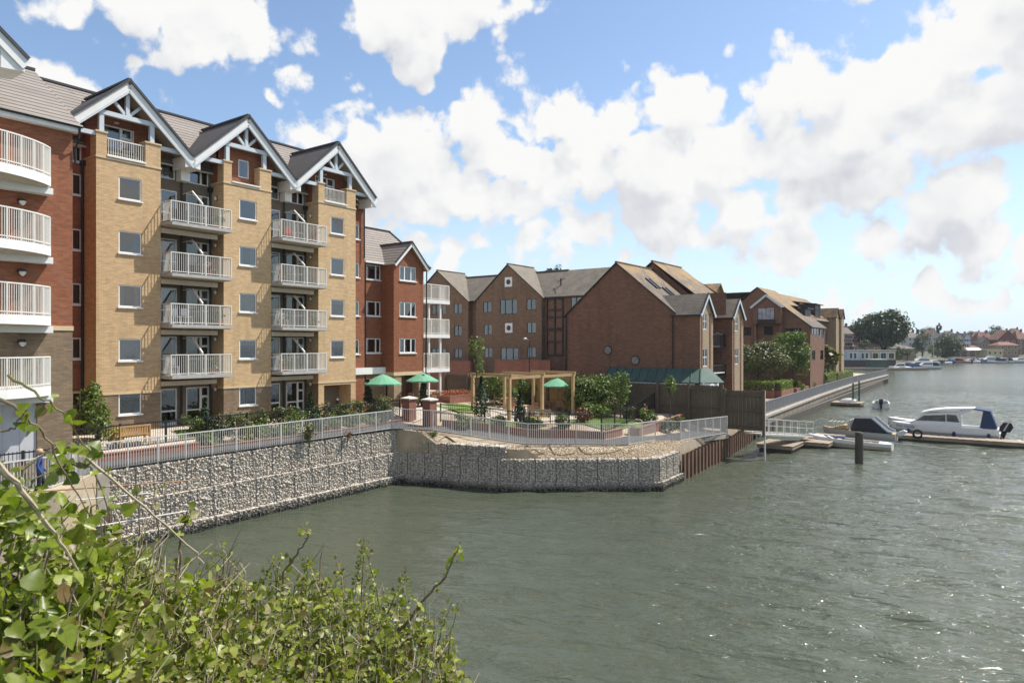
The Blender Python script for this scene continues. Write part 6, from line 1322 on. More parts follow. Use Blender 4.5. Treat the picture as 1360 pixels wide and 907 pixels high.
for i, (s, v, rad, lf_, lb) in enumerate([(97, 10.6, (1.4, 1.3, .9), 'lime', 'rounded yellow green shrub between the quay trees'), (107, 11.8, (1.2, 1.1, .8), 'bush', 'low dark green shrub right of the upright quay tree'), (111, 11.2, (1.3, 1.2, .9), 'olive', 'low grey green shrub under the cordyline'), (113.5, 10.8, (1, 1, .7), 'light', 'low pale shrub under the cordyline'), (126, 9.4, (1.3, 1.3, 1.3), 'russet', 'reddish brown bush behind the lime hedge'), (93, 5.5, (1.5, 1.3, 1.1), 'bush', 'dark shrub under the spreading olive tree'), (103, 8.5, (1.3, 1.2, 1.0), 'bush', 'dark shrub beneath the upright quay tree'), (99.5, 12.3, (1.3, 1.0, .8), 'light', 'pale leafy shrub just behind the quay railing'), (109.5, 9.2, (1.6, 1.5, 1.6), 'bush', 'taller leafy shrub between the upright tree and the cordyline'), (114.5, 12.0, (1.4, 1.0, .9), 'bush', 'rounded green shrub in front of the cordyline'), (119, 9.0, (1.6, 1.5, 1.5), 'olive', 'olive shrub behind the near end of the lime hedge'), (131, 8.9, (1.5, 1.4, 1.5), 'bush', 'green shrub behind the gap in the lime hedge'), (91, 10.8, (1.6, 1.5, 1.2), 'light', 'bright shrub just behind the clipped hedge')]):
    shrub(lb, W(s, v, 1.9), rad, lf_, 900, .2, 'shrubs on the quay', base=2.1)
m = MB(); m.tube([(86.5, -9.5, 1.8), (86.5, -9.5, 5.6)], .05, 6); sthing(m, 'lamp_post', 'black', 'thin black lamp post in front of the clipped hedge', 'lamp post', 86.5, 9.5, 1.8)
# ================================================================ boats
def hull(m, L, B, zb, zs, dr=.25, n=14, full=2.2, deck=True, mats=(0, 1, 0), rake=.9, cockpit=None, dk=None):
    dk = mats[0] if dk is None else dk
    rows = []
    for i in range(n + 1):
        t = i / n; b = B / 2 * (1 - max(0, (t - .4) / .6) ** full) * (.9 + .1 * min(1, t * 3)); b = max(b, .015); z = zs + (zb - zs) * t ** 1.6; x = -L / 2 + L * t; kx = -L / 2 + L * rake * t if t > .0 else x
        k = -dr * (1 - t ** 4); rows.append([(x, b, z), (x * .97 + kx * .03, b * .97, z * .55), (x * .5 + kx * .5, b * .84, .04), (kx, 0, k)])
    vs = []; N = 7
    for r_ in rows: vs += r_ + [(x, -y, z) for x, y, z in r_[2::-1]]
    for i in range(n):
        for j, mi in enumerate((mats[0], mats[1], mats[2], mats[2], mats[1], mats[0])): m.add([vs[i * N + j], vs[(i + 1) * N + j], vs[(i + 1) * N + j + 1], vs[i * N + j + 1]], [(0, 1, 2, 3)], mi)
    m.add(vs[:N], [tuple(range(N))], mats[0])
    for i in range(n):
        a, b = rows[i][0], rows[i + 1][0]
        if cockpit and cockpit[0] < (a[0] + b[0]) / 2 < cockpit[1]:
            for s_ in (1, -1):
                m.add([(a[0], s_ * a[1], a[2]), (b[0], s_ * b[1], b[2]), (b[0], s_ * b[1] * .82, b[2]), (a[0], s_ * a[1] * .82, a[2])], [(0, 1, 2, 3)], mats[0])
                m.add([(a[0], s_ * a[1] * .82, a[2]), (b[0], s_ * b[1] * .82, b[2]), (b[0], s_ * b[1] * .8, .18), (a[0], s_ * a[1] * .8, .18)], [(0, 1, 2, 3)], mats[1])
            m.add([(a[0], a[1] * .8, .18), (b[0], b[1] * .8, .18), (b[0], -b[1] * .8, .18), (a[0], -a[1] * .8, .18)], [(0, 1, 2, 3)], mats[1])
        else:
            m.add([(a[0], a[1], a[2]), (b[0], b[1], b[2]), (b[0], 0, b[2] + .08), (a[0], 0, a[2] + .08)], [(0, 1, 2, 3)], dk); m.add([(a[0], -a[1], a[2]), (b[0], -b[1], b[2]), (b[0], 0, b[2] + .08), (a[0], 0, a[2] + .08)], [(0, 1, 2, 3)], dk)
    return m
def outboard(parent, x, z, sc_=1., tilt=.5, mat='rubber', stripe='galv'):
    m = MB(); c, s_ = math.cos(tilt), math.sin(tilt)
    def P(u, w): return (x - u * c * sc_ + w * s_ * sc_ * 0 - w * s_ * sc_, z - u * s_ * sc_ * .3 + w * c * sc_)
    m.prism([P(-.05, .0), P(.55, .0), P(.62, .35), P(.4, .62), P(.0, .6), P(-.1, .3)], 'y', -.22 * sc_, .22 * sc_); m.prism([P(.1, 0), P(.4, 0), P(.42, -.7), P(.2, -.7)], 'y', -.09 * sc_, .09 * sc_); m.prism([P(-.02, -.68), P(.75, -.68), P(.75, -.72), P(.1, -.72)], 'y', -.16 * sc_, .16 * sc_)
    m.prism([P(.15, .05), P(.24, .05), P(.3, .6), P(.22, .6)], 'y', -.225 * sc_, .225 * sc_, 1); m.build('outboard_motor', [mat, stripe], parent)
M['paleglass'] = m_paint('pale_tinted_glass', (.13, .135, .13), .05, .5, 2.)
BOW = math.atan2(.5866, -.8099)
cr = wroot('cabin_cruiser', 'white cabin cruiser with a blue canopy and black outboard moored behind the pontoon', 'boat', W(72.9, 31.0, 0), BOW)
m = hull(MB(), 8.2, 2.8, 1.3, 1.2, mats=(0, 1, 1), full=2.4); m.build('hull', ['gelcoat', 'grey_shade_hull'], cr, smooth=False)  # lower sides grey: shade put into the hull colour
m = MB(); m.add([(3.4, .0, 1.35), (2.0, .85, 1.25), (2.0, -.85, 1.25), (1.9, .8, 1.5), (1.9, -.8, 1.5)], [(0, 1, 3), (0, 4, 2), (0, 3, 4)])
m.prism([(2.55, 1.2), (1.4, 2.28), (-1.3, 2.52), (-1.4, 1.2)], 'y', -1.0, 1.0); m.build('cabin', 'gelcoat', cr)
m = MB(); m.prism([(1.72, 2.2), (.9, 2.42), (-.2, 2.6), (-2.4, 2.8), (-2.4, 2.92), (-.2, 2.76), (.9, 2.58), (1.6, 2.36)], 'y', -1.1, 1.1); m.prism([(-1.2, 2.55), (-2.4, 2.86), (-1.3, 2.2)], 'y', -1.02, -.98); m.prism([(-1.2, 2.55), (-2.4, 2.86), (-1.3, 2.2)], 'y', .98, 1.02); m.build('hardtop', 'gelcoat', cr)
for s_ in (-1, 1):
    m = MB(); y = s_ * 1.0; m.prism([(2.0, 1.6), (1.4, 2.08), (-.25, 2.22), (-.25, 1.64)], 'y', y - .02, y + .02); m.prism([(-.33, 1.66), (-.33, 2.26), (-1.05, 2.24), (-1.28, 1.62)], 'y', y - .02, y + .02); m.build('side_window', 'paleglass', cr)
m = MB(); m.add([(2.47, -.88, 1.33), (2.47, .88, 1.33), (1.52, .88, 2.22), (1.52, -.88, 2.22)], [(0, 1, 2, 3)]); m.build('windscreen', 'darkglass', cr)
m = MB(); m.prism([(-2.3, 2.9), (-3.5, 2.72), (-3.5, 2.62), (-2.3, 2.8)], 'y', -1.12, 1.12)
for y in (-1.12, 1.1): m.prism([(-3.0, 2.7), (-3.5, 2.7), (-4.0, 1.25), (-2.75, 1.25)], 'y', y, y + .02)
m.add([(-3.5, -1.1, 2.7), (-3.5, 1.1, 2.7), (-4.0, 1.1, 1.25), (-4.0, -1.1, 1.25)], [(0, 1, 2, 3)]); m.build('canopy', 'navy', cr); outboard(cr, -4.15, 1.0, 1.35, .35)
for x in (2.6, -.9, -3.4): m = MB(); m.lathe([(.03, -.3), (.13, -.2), (.13, .2), (.03, .3)], 8, (x, 1.38 if x < 2 else 1.05, .55)); m.build('fender', 'navy', cr)
m = MB(); m.tube([(4.0, 0, 1.35), (3.9, 0, 1.8), (3.0, .8, 1.75), (2.2, 1.1, 1.7)], .02, 5); m.tube([(3.9, 0, 1.8), (3.0, -.8, 1.75), (2.2, -1.1, 1.7)], .02, 5); m.tube([(-1.6, .7, 2.9), (-1.9, .7, 4.3)], .012, 4); m.tube([(3.9, -.1, 1.3), (4.6, 1.6, .55)], .015, 4); m.tube([(-3.6, 1.2, 1.2), (-4.4, 2.0, .55)], .015, 4); m.build('pulpit_rail', 'galv', cr)
fc_ = bpy.data.curves.new('name_text', 'FONT'); fc_.body = 'Fine Gandy'; fc_.size = .36; fc_.extrude = .003; fo = bpy.data.objects.new('lettering', fc_); C.objects.link(fo); fme = bpy.data.meshes.new_from_object(fo); bpy.data.objects.remove(fo); fo = bpy.data.objects.new('lettering', fme); C.objects.link(fo); fme.materials.clear(); fme.materials.append(M['navy']); fo.parent = cr; fo.rotation_euler = (R(78), 0, R(180 - 21)); fo.location = (3.62, .66, .93)
# speedboat under a dark cover, bow to the left
sb_ = wroot('speedboat', 'ochre decked speedboat with a raked windscreen under a dark canvas cover', 'boat', W(68.0, 25.0, 0), BOW); m = hull(MB(), 5.9, 2.1, .95, .75, mats=(1, 1, 1), dk=0); m.build('hull', ['ochre', 'grey_shade_hull'], sb_)
m = MB(); m.prism([(.55, .95), (.2, 1.95), (-1.1, 2.0), (-2.3, .95), (-2.7, .8)], 'y', -.95, .95); m.build('canvas_cover', 'dcanvas', sb_); m = MB(); m.prism([(.95, .95), (.6, 1.75), (.5, 1.75), (.65, .95)], 'y', -.9, .9); m.build('windscreen', 'grey_shade_hull', sb_)
m = MB(); m.prism([(-1.15, 2.0), (-2.35, .9), (-2.75, .8), (-2.75, .95), (-2.4, 1.05), (-1.25, 2.08)], 'y', -1.0, -.9); m.prism([(-1.15, 2.0), (-2.35, .9), (-2.75, .8), (-2.75, .95), (-2.4, 1.05), (-1.25, 2.08)], 'y', .9, 1.0); m.build('cover_edge', 'bluegrey', sb_); m = MB(); m.prism([(2.1, .95), (1.2, 1.25), (.7, 1.25), (.7, .9)], 'y', -.6, .6); m.build('foredeck_box', 'ochre', sb_)
m = MB()
for k in range(4): m.tube([(2.5 - .32 * k, .75, .95), (2.3 - .32 * k, .7, 1.5), (2.3 - .32 * k, -.7, 1.5), (2.5 - .32 * k, -.75, .95)], .03, 5)
m.build('pulpit_rail', 'galv', sb_); outboard(sb_, -2.9, .7, 1.15, 1.0, 'bluegrey', 'galv')
m = MB(); n = 16; m.tube([(.0 + .32 * math.cos(2 * math.pi * k / n), .0, .35 + .32 * math.sin(2 * math.pi * k / n)) for k in range(n + 1)], .1, 6); wthing(m, 'tyre_fender', 'rubber', 'old tyre fender hanging on the pontoon right of the dark covered speedboat', 'tyre', W(69.1, 29.4, .35), ANG - math.pi / 2)
dg = wroot('sailing_dinghy', 'low white decked dinghy moored in front of the covered speedboat', 'boat', W(62.4, 25.2, 0), BOW); m = hull(MB(), 6.3, 1.7, .85, .55, mats=(0, 1, 1), cockpit=(-2.4, .6)); m.build('hull', ['gelcoat', 'cream'], dg)
for x, w_ in ((1.6, .1), (1.1, .1)): m = MB(); m.bar((x + .3, .0, .86), (x - .35, .78, .74), w_, .03); m.bar((x + .3, 0, .86), (x - .35, -.78, .74), w_, .03); m.build('deck_stripe', 'navy', dg)
m = MB(); m.box(-1.6, -1.4, -.62, .62, .4, .46); m.box(-.3, -.1, -.65, .65, .4, .46); m.build('thwart', 'timber', dg); m = MB(); m.box(.3, 1.1, -.45, .45, .76, .84); m.build('cover', 'navy', dg)
m = MB(); m.tube([(-2.9, .2, .62), (-8.5, 1.2, .5)], .05, 6); m.build('boom', 'galv', dg)
p = G(1141, 615, 0); m = MB(); m.lathe([(.28, -1.5), (.27, 1.2), (.26, 2.1), (.2, 2.2)], 12); wthing(m, 'mooring_pile', 'pile', 'thick dark timber mooring pile standing alone in the water', 'mooring pile', p)
for (x, y, Y, zt2, lb) in ((1133, 540, 95.5, 3.1, 'tall green mooring pole at the corner of the small pontoon'), (1141, 530, 103, 3.0, 'green mooring pole behind the small pontoon')):
    q = D(x, y, Y); m = MB(); m.lathe([(.12, -1), (.12, zt2), (.05, zt2 + .1)], 8); wthing(m, 'mooring_pole', 'gpole' if 'gpole' in M else M.setdefault('gpole', m_paint('green_pole', (.05, .12, .08), .6)) and 'gpole', lb, 'pole', (q[0], q[1], 0), 0, 'green mooring poles')
deck('small timber pontoon under the two green poles', 103.3, 106.6, 15.6, 19.4, .55)
sk = wroot('motorboat', 'small open white motorboat with an arched rail seen from astern', 'boat', W(104.6, 21.6, 0), ANG + R(8)); m = hull(MB(), 4.8, 2.1, .9, .75, mats=(0, 1, 1), cockpit=(-2.3, 1.0)); m.build('hull', ['gelcoat', 'grey_shade_hull'], sk); outboard(sk, -2.4, .75, 1.1, .4)
m = MB(); m.tube([(-.6, .95, .8), (-.9, .85, 1.7), (-1.0, .5, 2.05), (-1.0, -.5, 2.05), (-.9, -.85, 1.7), (-.6, -.95, .8)], .05, 6); m.build('arch', 'galv', sk); m = MB(); m.box(.2, .6, -.3, .3, .4, 1.1); m.build('console', 'gelcoat', sk)
td = wroot('tender', 'small white upturned tender lying on the little pontoon', 'boat', W(105.0, 17.5, .56), ANG + 1.5); m = MB(); vs = []
for i in range(9):
    t_ = i / 8; b = .55 * math.sin(math.pi * (.12 + .85 * t_)) ** .6
    for k in range(7): a = math.pi * k / 6; vs.append((-1.1 + 2.2 * t_, b * math.cos(a), .02 + .5 * math.sin(a) * (b / .55)))
m.add(vs, [(i * 7 + k, (i + 1) * 7 + k, (i + 1) * 7 + k + 1, i * 7 + k + 1) for i in range(8) for k in range(6)]); m.build('hull', 'gelcoat', td)
lowb = wroot('dinghy', 'low white boat lying behind the bow of the cabin cruiser', 'boat', W(77.5, 28.5, 0), BOW); hull(MB(), 5, 1.9, 1.25, 1.0, mats=(0, 1, 1)).build('hull', ['gelcoat', 'grey_shade_hull'], lowb)
# ================================================================ the far shore
SH = [(60, 150), (78, 205), (96, 252), (160, 266), (196, 330), (300, 350), (480, 372), (900, 420), (1600, 520)]
hd = [(0, -1), (.3, 1.2), (6, 1.6), (30, 3.0), (80, 6.5), (200, 13), (600, 16), (2200, 18)]
m = MB(); vs = []
for x, y in SH:
    for d_, z in hd: vs.append((x - d_ * .1, y + d_, z + (.6 * math.sin(x * .05 + d_ * .02) if d_ > 20 else 0)))
n = len(hd); m.add(vs, [(i * n + j, (i + 1) * n + j, (i + 1) * n + j + 1, i * n + j + 1) for i in range(len(SH) - 1) for j in range(n - 1)])
t = NT('far_ground'); nn = t.noise(t.obj(), .06, 5); t.bsdf(t.mix(nn.outputs[0], (.045, .06, .025), (.10, .09, .06)), .9); M['farg'] = t.m
tag(m.build('far_shore', 'farg'), 'low built up far shore of the harbour', 'shore', kind='structure')
m = MB(); m.add([(-260, 118, 1.5), (60, 150, 1.5), (78, 205, 1.6), (96, 252, 1.6), (70, 700, 15), (-500, 700, 15)], [(0, 1, 2, 3, 4, 5)]); tag(m.build('land_behind', 'farg'), 'land behind the brown brick apartments', 'ground', kind='structure')
for nm, c in (('roofr', (.2, .1, .07)), ('roofg', (.17, .145, .125)), ('wallw', (.5, .48, .44)), ('wallr', (.24, .11, .08)), ('wallb', (.3, .22, .15)), ('wallc', (.55, .47, .28)), ('walldr', (.2, .06, .05)), ('palebl', (.5, .56, .62))): M[nm] = m_paint('far_' + nm, c, .85, .25, .6)
def house(label, x, yb, Y, wpx, hw, hr, wall, roof, gable=False, rz=0., dep=8., ch=True, nwin=3):
    p = D(x, yb, Y); w_ = wpx * Y / F; h = wroot('house', label, 'house', p, rz, 'houses on the far shore'); m = MB(); m.box(-w_ / 2, w_ / 2, 0, dep, -3, hw)
    if gable: m.add([(-w_ / 2, 0, hw), (w_ / 2, 0, hw), (0, 0, hw + hr)], [(0, 1, 2)]); m.add([(-w_ / 2, dep, hw), (w_ / 2, dep, hw), (0, dep, hw + hr)], [(0, 1, 2)])
    m.build('wall', wall, h); m = MB()
    if gable: m.slab([(0, -.3, hw + hr + .1), (0, dep + .3, hw + hr + .1), (-w_ / 2 - .4, dep + .3, hw - .2), (-w_ / 2 - .4, -.3, hw - .2)], .2); m.slab([(0, -.3, hw + hr + .1), (w_ / 2 + .4, -.3, hw - .2), (w_ / 2 + .4, dep + .3, hw - .2), (0, dep + .3, hw + hr + .1)], .2)
    elif hr < .6: m.box(-w_ / 2 - .3, w_ / 2 + .3, -.3, dep + .3, hw, hw + hr)
    else:
        i_ = min(w_ * .3, 2.5); a, b = (-w_ / 2 + i_, dep / 2, hw + hr), (w_ / 2 - i_, dep / 2, hw + hr); q = [(-w_ / 2 - .4, -.4, hw - .1), (w_ / 2 + .4, -.4, hw - .1), (w_ / 2 + .4, dep + .4, hw - .1), (-w_ / 2 - .4, dep + .4, hw - .1)]
        m.add([a, b] + q, [(0, 1, 3, 2), (1, 4, 3), (0, 5, 4, 1), (0, 2, 5)])
    rf = m.build('roof', roof, h)
    if ch: m = MB(); m.box(w_ * .2, w_ * .2 + .7, dep / 2 - .4, dep / 2 + .4, hw + hr * .5, hw + hr + 1.0); m.build('chimney', 'wallr', rf)
    rows = 2 if hw > 4.6 else 1
    for r_ in range(rows):
        for k in range(nwin):
            xx = -w_ / 2 + w_ * (k + .5) / nwin; zz = hw - 1.9 - 2.7 * r_; m = MB(); m.box(xx - .6, xx + .6, -.06, .02, zz, zz + 1.3); o = m.build('window', 'pvc', h); m = MB(); m.box(xx - .5, xx + .5, -.09, -.062, zz + .1, zz + 1.2); m.build('pane', 'darkglass', o)
    return h
H_ = [('dark red house with a pale flat porch left of the big far tree', 1127, 466, 262, 11, 6.5, 3, 'wallr', 'roofg', 0), ('dark brown house just left of the big far tree', 1140, 465, 268, 13, 6.0, 3.4, 'walldr', 'roofr', 1),
 ('long low brick building under the big far tree', 1150, 472, 262, 40, 3.5, 1.5, 'wallb', 'roofr', 0), ('brown brick garden house right of the big far tree', 1203, 473, 285, 22, 3.2, 1.2, 'wallb', 'roofg', 0), ('pale house with a pinkish roof above the round dark tree', 1214, 462, 400, 16, 6, 3.5, 'wallw', 'roofg', 0), ('white house with a pale hipped roof above the tall dark cypress', 1241, 462, 410, 20, 6.5, 4, 'wallw', 'roofr', 1), ('grey roofed house with a broad hipped roof', 1265, 465, 395, 20, 6.5, 4.5, 'wallb', 'roofg', 0),
 ('grey and white house with twin gables, its left gable', 1275, 469, 378, 9, 8.2, 2.6, 'wallw', 'roofg', 1), ('grey and white house with twin gables, its right gable', 1285, 469, 378, 9, 8.2, 2.6, 'palebl', 'roofg', 1), ('low red brick house in front of the twin gables', 1282, 474, 362, 20, 3.4, 1.8, 'wallr', 'roofr', 0), ('brown tiled house with a cream gable over its door', 1311, 467, 385, 24, 6.0, 5, 'wallb', 'roofr', 0), ('small cream edged gable in front of the brown tiled house', 1310, 469, 380, 11, 5.5, 3.2, 'wallb', 'roofg', 1),
 ('dark red house with one wide gable', 1338, 467, 376, 25, 6.6, 5, 'walldr', 'roofr', 1), ('brown brick house at the right edge behind the boats', 1359, 468, 385, 16, 7.5, 4.5, 'wallr', 'roofr', 0), ('brown brick boathouse below the dark red gable', 1340, 475, 352, 26, 6.4, 1.6, 'wallb', 'roofr', 0), ('cream boat club hut with a flat overhanging roof', 1321.5, 475, 346, 21, 3.6, .5, 'wallc', 'wallc', 0), ('low brown brick row behind the moored boats', 1297, 474, 364, 14, 4.2, 1.8, 'wallb', 'roofr', 0), ('distant house with a hipped roof between the far trees', 1255, 459, 520, 16, 6, 4, 'wallr', 'roofg', 0), ('distant red roofed house at the far right', 1352, 459, 520, 18, 8, 5, 'wallr', 'roofr', 0), ('distant brown roofed house near the low far trees', 1300, 459, 540, 20, 6, 5, 'wallb', 'roofr', 0)]
for lb, x, yb, Y, wp, hw, hr, wa, ro, ga in H_: house(lb, x, yb, Y, wp, hw, hr, wa, ro, bool(ga), ch=hr > 2)
def ftree(label, x, yt, yb, Y, wpx, leaf='far', n=2600, ncl=40, name='tree', ls=None, cat='tree', base=3.):
    w_ = wpx * Y / F; zt2 = EYE + (HY - yt) / F * Y; zb2 = EYE + (HY - yb) / F * Y; rz = (zt2 - zb2) / 2; p = D(x, 459, Y); tree(name, label, cat, (p[0], p[1], base), zt2 - base, (w_ / 2, w_ / 2 * .8, rz), (zt2 + zb2) / 2 - base, leaf, ncl, n, ls or max(.35, w_ * .045), .35 if w_ > 8 else .2, 'trees on the far shore', .32)
ftree('very large round dark green tree on the far shore', 1171, 411, 466, 268, 76, 'tree', 12000, 80); ftree('round dark tree right of the largest far tree', 1225, 437, 473, 300, 25, 'tree', 3000, 30); ftree('broad mid green tree above the moored boats', 1259, 443, 477, 330, 40, 'tree', 5200, 44); ftree('tall dark cypress on the skyline', 1247, 428.5, 446, 420, 8, 'conifer', 900, 10, ls=.6); ftree('pale green tree on the skyline left of the cypress', 1232, 433, 450, 440, 22, 'far', 1800, 24); ftree('rounded tree on the skyline above the twin gables', 1295, 435, 452, 430, 19, 'far', 1500, 20); ftree('broad low tree on the skyline above the brown tiled house', 1320, 431, 452, 450, 27, 'far', 2200, 28); ftree('distant tree at the right end of the skyline', 1348, 436, 452, 470, 16, 'far', 1100, 16); ftree('small pale bush beside the moored boats', 1238, 457, 473, 322, 14, 'olive', 800, 14); ftree('dark conifer beside the pale green skyline tree', 1220, 436, 452, 430, 7, 'conifer', 700, 9, ls=.6); ftree('small dark tree beyond the farther brown block', 1148, 448, 466, 255, 16, 'far', 900, 14); ftree('small bushy tree between the far houses', 1273, 441, 455, 410, 8, 'tree', 600, 9, ls=.6); ftree('low shrubs under the big far tree', 1205, 462, 473, 279, 12, 'olive', 600, 10)
for i_, (x_, yt_, w_2, Y_) in enumerate([(1212, 441, 20, 470), (1262, 445, 24, 480), (1285, 440, 22, 490), (1308, 440, 24, 500), (1333, 439, 24, 500), (1357, 440, 20, 500)]): ftree('hazy skyline tree behind the far roofs, number %s from the left' % ('one two three four five six'.split()[i_]), x_, yt_, 460, Y_, w_2, 'far', 900, 18)
p = D(738, 395, 100); tree('pine_tree', 'dark pine tree whose top shows above the brown apartment roof', 'tree', (p[0], p[1], 3), 17, (1.7, 1.7, 2.0), 14.9, 'conifer', 16, 1500, .3, .25)
for i_, (x_, yt_, yb_2, w_2, Y_, lf_) in enumerate([(1197, 458, 476, 18, 284, 'tree'), (1210, 464, 477, 15, 290, 'olive'), (1290, 459, 474, 14, 372, 'tree'), (1305, 460, 475, 12, 366, 'far'), (1330, 455, 472, 12, 366, 'far'), (1349, 458, 475, 13, 366, 'tree'), (1272, 455, 474, 15, 352, 'far'), (1245, 462, 477, 16, 318, 'tree'), (1216, 452, 470, 12, 320, 'far'), (1132, 468, 481, 12, 255, 'far'), (1143, 462, 474, 14, 258, 'tree'), (1187, 464, 476, 16, 268, 'olive')]):
    ftree('%s low waterside tree on the far shore, low tree %s from the left' % ({'tree': 'dark', 'olive': 'olive', 'far': 'mid green'}[lf_], 'six,seven,nine,ten,eleven,twelve,eight,five,four,one,two,three'.split(',')[i_]), x_, yt_, yb_2, Y_, w_2, lf_, 900, 14)
# houseboats
def houseboat(label, x0, x1, Y, mats):
    a, b = D(x0, 470, Y), D(x1, 470, Y); L = (b - a).length; h = wroot('houseboat', label, 'houseboat', ((a[0] + b[0]) / 2, Y, 0), 0, 'houseboats on the far shore'); m = MB(); m.box(-L / 2, L / 2, 0, 4, -.3, 3.2); m.build('hull', 'rubber' if False else 'pile', h); k = len(mats)
    for i, mm in enumerate(mats):
        u0, u1 = -L / 2 + L * i / k, -L / 2 + L * (i + 1) / k; m = MB(); m.box(u0, u1 - .02, .3, 4, 3.2, 6.5 - .08 * (i % 2)); m.build('cabin', mm, h)
        for j in (.3, .65): xx = u0 + (u1 - u0) * j; m = MB(); m.box(xx - .55, xx + .55, .2, .32, 3.6, 5.8); o = m.build('window', 'pvc', h); m = MB(); m.box(xx - .42, xx + .42, .17, .198, 3.75, 5.65); m.build('pane', 'darkglass', o)
    m = MB(); m.box(-L / 2 - .2, L / 2 + .2, .0, 4.3, 6.5, 6.75); m.build('roof', 'wallw', h)
houseboat('long pale blue and white houseboat beyond the end of the quay', 1126, 1157, 246, ['palebl', 'wallw']); houseboat('cream houseboat right of the pale blue one', 1158, 1190, 247, ['wallc', 'wallw', 'wallc'])
h = wroot('boat_shed', 'small green shed with a white roof in front of the houseboats', 'shed', D(1167.5, 470, 236) * 1); h.location[2] = 0; m = MB(); m.box(-2.6, 2.6, 0, 4, -.2, 3.4); m.build('wall', 'gsheet', h); m = MB(); m.box(-2.9, 2.9, -.3, 4.3, 3.4, 3.7); m.build('roof', 'wallw', h)
h = wroot('open_canopy', 'white canopy roof on posts behind the moored boats', 'canopy', D(1296, 473, 350)); m = MB(); m.add([(-4, 0, 3.0), (4, 0, 3.0), (3.2, 3, 4.2), (-3.2, 3, 4.2), (4, 6, 3), (-4, 6, 3)], [(0, 1, 2, 3), (2, 4, 5, 3), (1, 4, 2), (0, 3, 5)]); m.build('roof', 'white', h); m = MB(); [m.box(x - .08, x + .08, y - .08, y + .08, -2, 3.0) for x in (-3.8, 3.8) for y in (.2, 5.8)]; m.build('posts', 'galv', h)
def fboat(label, x, Y, L, rz, hm='gelcoat', cab=True, can=None, can2=None, fly=False, mast=False):
    p = D(x, 470, Y); b = wroot('moored_boat', label, 'boat', (p[0], p[1], 0), rz, 'boats moored along the far shore'); hull(MB(), L, L * .33, L * .17, L * .13, mats=(0, 1, 1), n=8).build('hull', [hm, 'grey_shade_hull'], b)
    if cab:
        m = MB(); zz = L * .13; m.prism([(L * .25, zz), (L * .12, zz + 1.2), (-L * .2, zz + 1.3), (-L * .22, zz)], 'y', -L * .12, L * .12); c = m.build('cabin', 'gelcoat', b); m = MB(); m.prism([(L * .19, zz + .55), (L * .12, zz + 1.0), (-L * .17, zz + 1.05), (-L * .17, zz + .55)], 'y', -L * .123, L * .123); m.build('window', 'darkglass', c)
        if fly: m = MB(); m.prism([(L * .1, zz + 1.3), (L * .05, zz + 2.1), (-L * .15, zz + 2.1), (-L * .18, zz + 1.3)], 'y', -L * .1, L * .1); m.build('flybridge', 'gelcoat', b)
    if can: m = MB(); zz = L * .13; m.prism([(L * .1 if not cab else -L * .2, zz), (L * .02 if not cab else -L * .2, zz + 1.35), (-L * .36, zz + 1.1), (-L * .46, zz)], 'y', -L * .13, L * .13); m.build('canopy', can, b)
    m = MB(); m.box(-L * .5 - .5, -L * .5, -.25, .25, .2, 1.4); m.build('outboard_motor', 'rubber', b)
    if mast: m = MB(); m.tube([(0, 0, 1), (0, 0, 10)], .07, 5); m.build('mast', 'galv', b)
FB = [('small white open boat nearest the end of the quay', 1186, 236, 6, .4, 'gelcoat', 0, None, 0), ('white boat with a low cabin beside the green shed', 1195, 240, 7, 2.9, 'gelcoat', 1, None, 0), ('boat under a bright blue canopy near the quay end', 1211, 241, 6.5, 3.4, 'gelcoat', 0, 'bluec', 0), ('pale grey cabin boat with a dark canopy, right end of the near group', 1230, 246, 9, 3.0, 'gelcoat', 1, 'dcanvas', 0), ('large white motor yacht with a flybridge', 1224, 288, 13, 3.1, 'gelcoat', 1, None, 1), ('white boat with its bow lifted right of the motor yacht', 1252, 318, 7, 2.3, 'gelcoat', 0, None, 0), ('blue covered boat in the middle of the far row', 1263, 325, 7, 1.2, 'bluec', 0, 'bluec', 0), ('boat with a red deck in the middle of the far row', 1276, 324, 8, 2.7, 'redc', 0, None, 0), ('boat with a dark green cover right of the red decked one', 1287, 328, 7, 3.6, 'gelcoat', 1, 'dcanvas', 0), ('small white cabin boat before the white canopy roof', 1297, 329, 7.5, .5, 'gelcoat', 1, None, 0), ('large cabin boat with a blue hull and canopy before the cream hut', 1314, 330, 11, 3.0, 'bluec', 1, 'navy', 1), ('white cruiser with a black outboard right of the blue hulled boat', 1332, 331, 9, 2.9, 'gelcoat', 1, 'dcanvas', 0), ('pale low boat at the right edge of the far row', 1354, 331, 10, 3.2, 'gelcoat', 1, None, 0), ('low grey boat in front of the red decked one', 1244, 300, 6, 3.2, 'grey_shade_hull', 0, 'dcanvas', 0), ('small dark boat behind the white cruiser', 1342, 336, 7, 2.6, 'navy', 0, None, 0)]
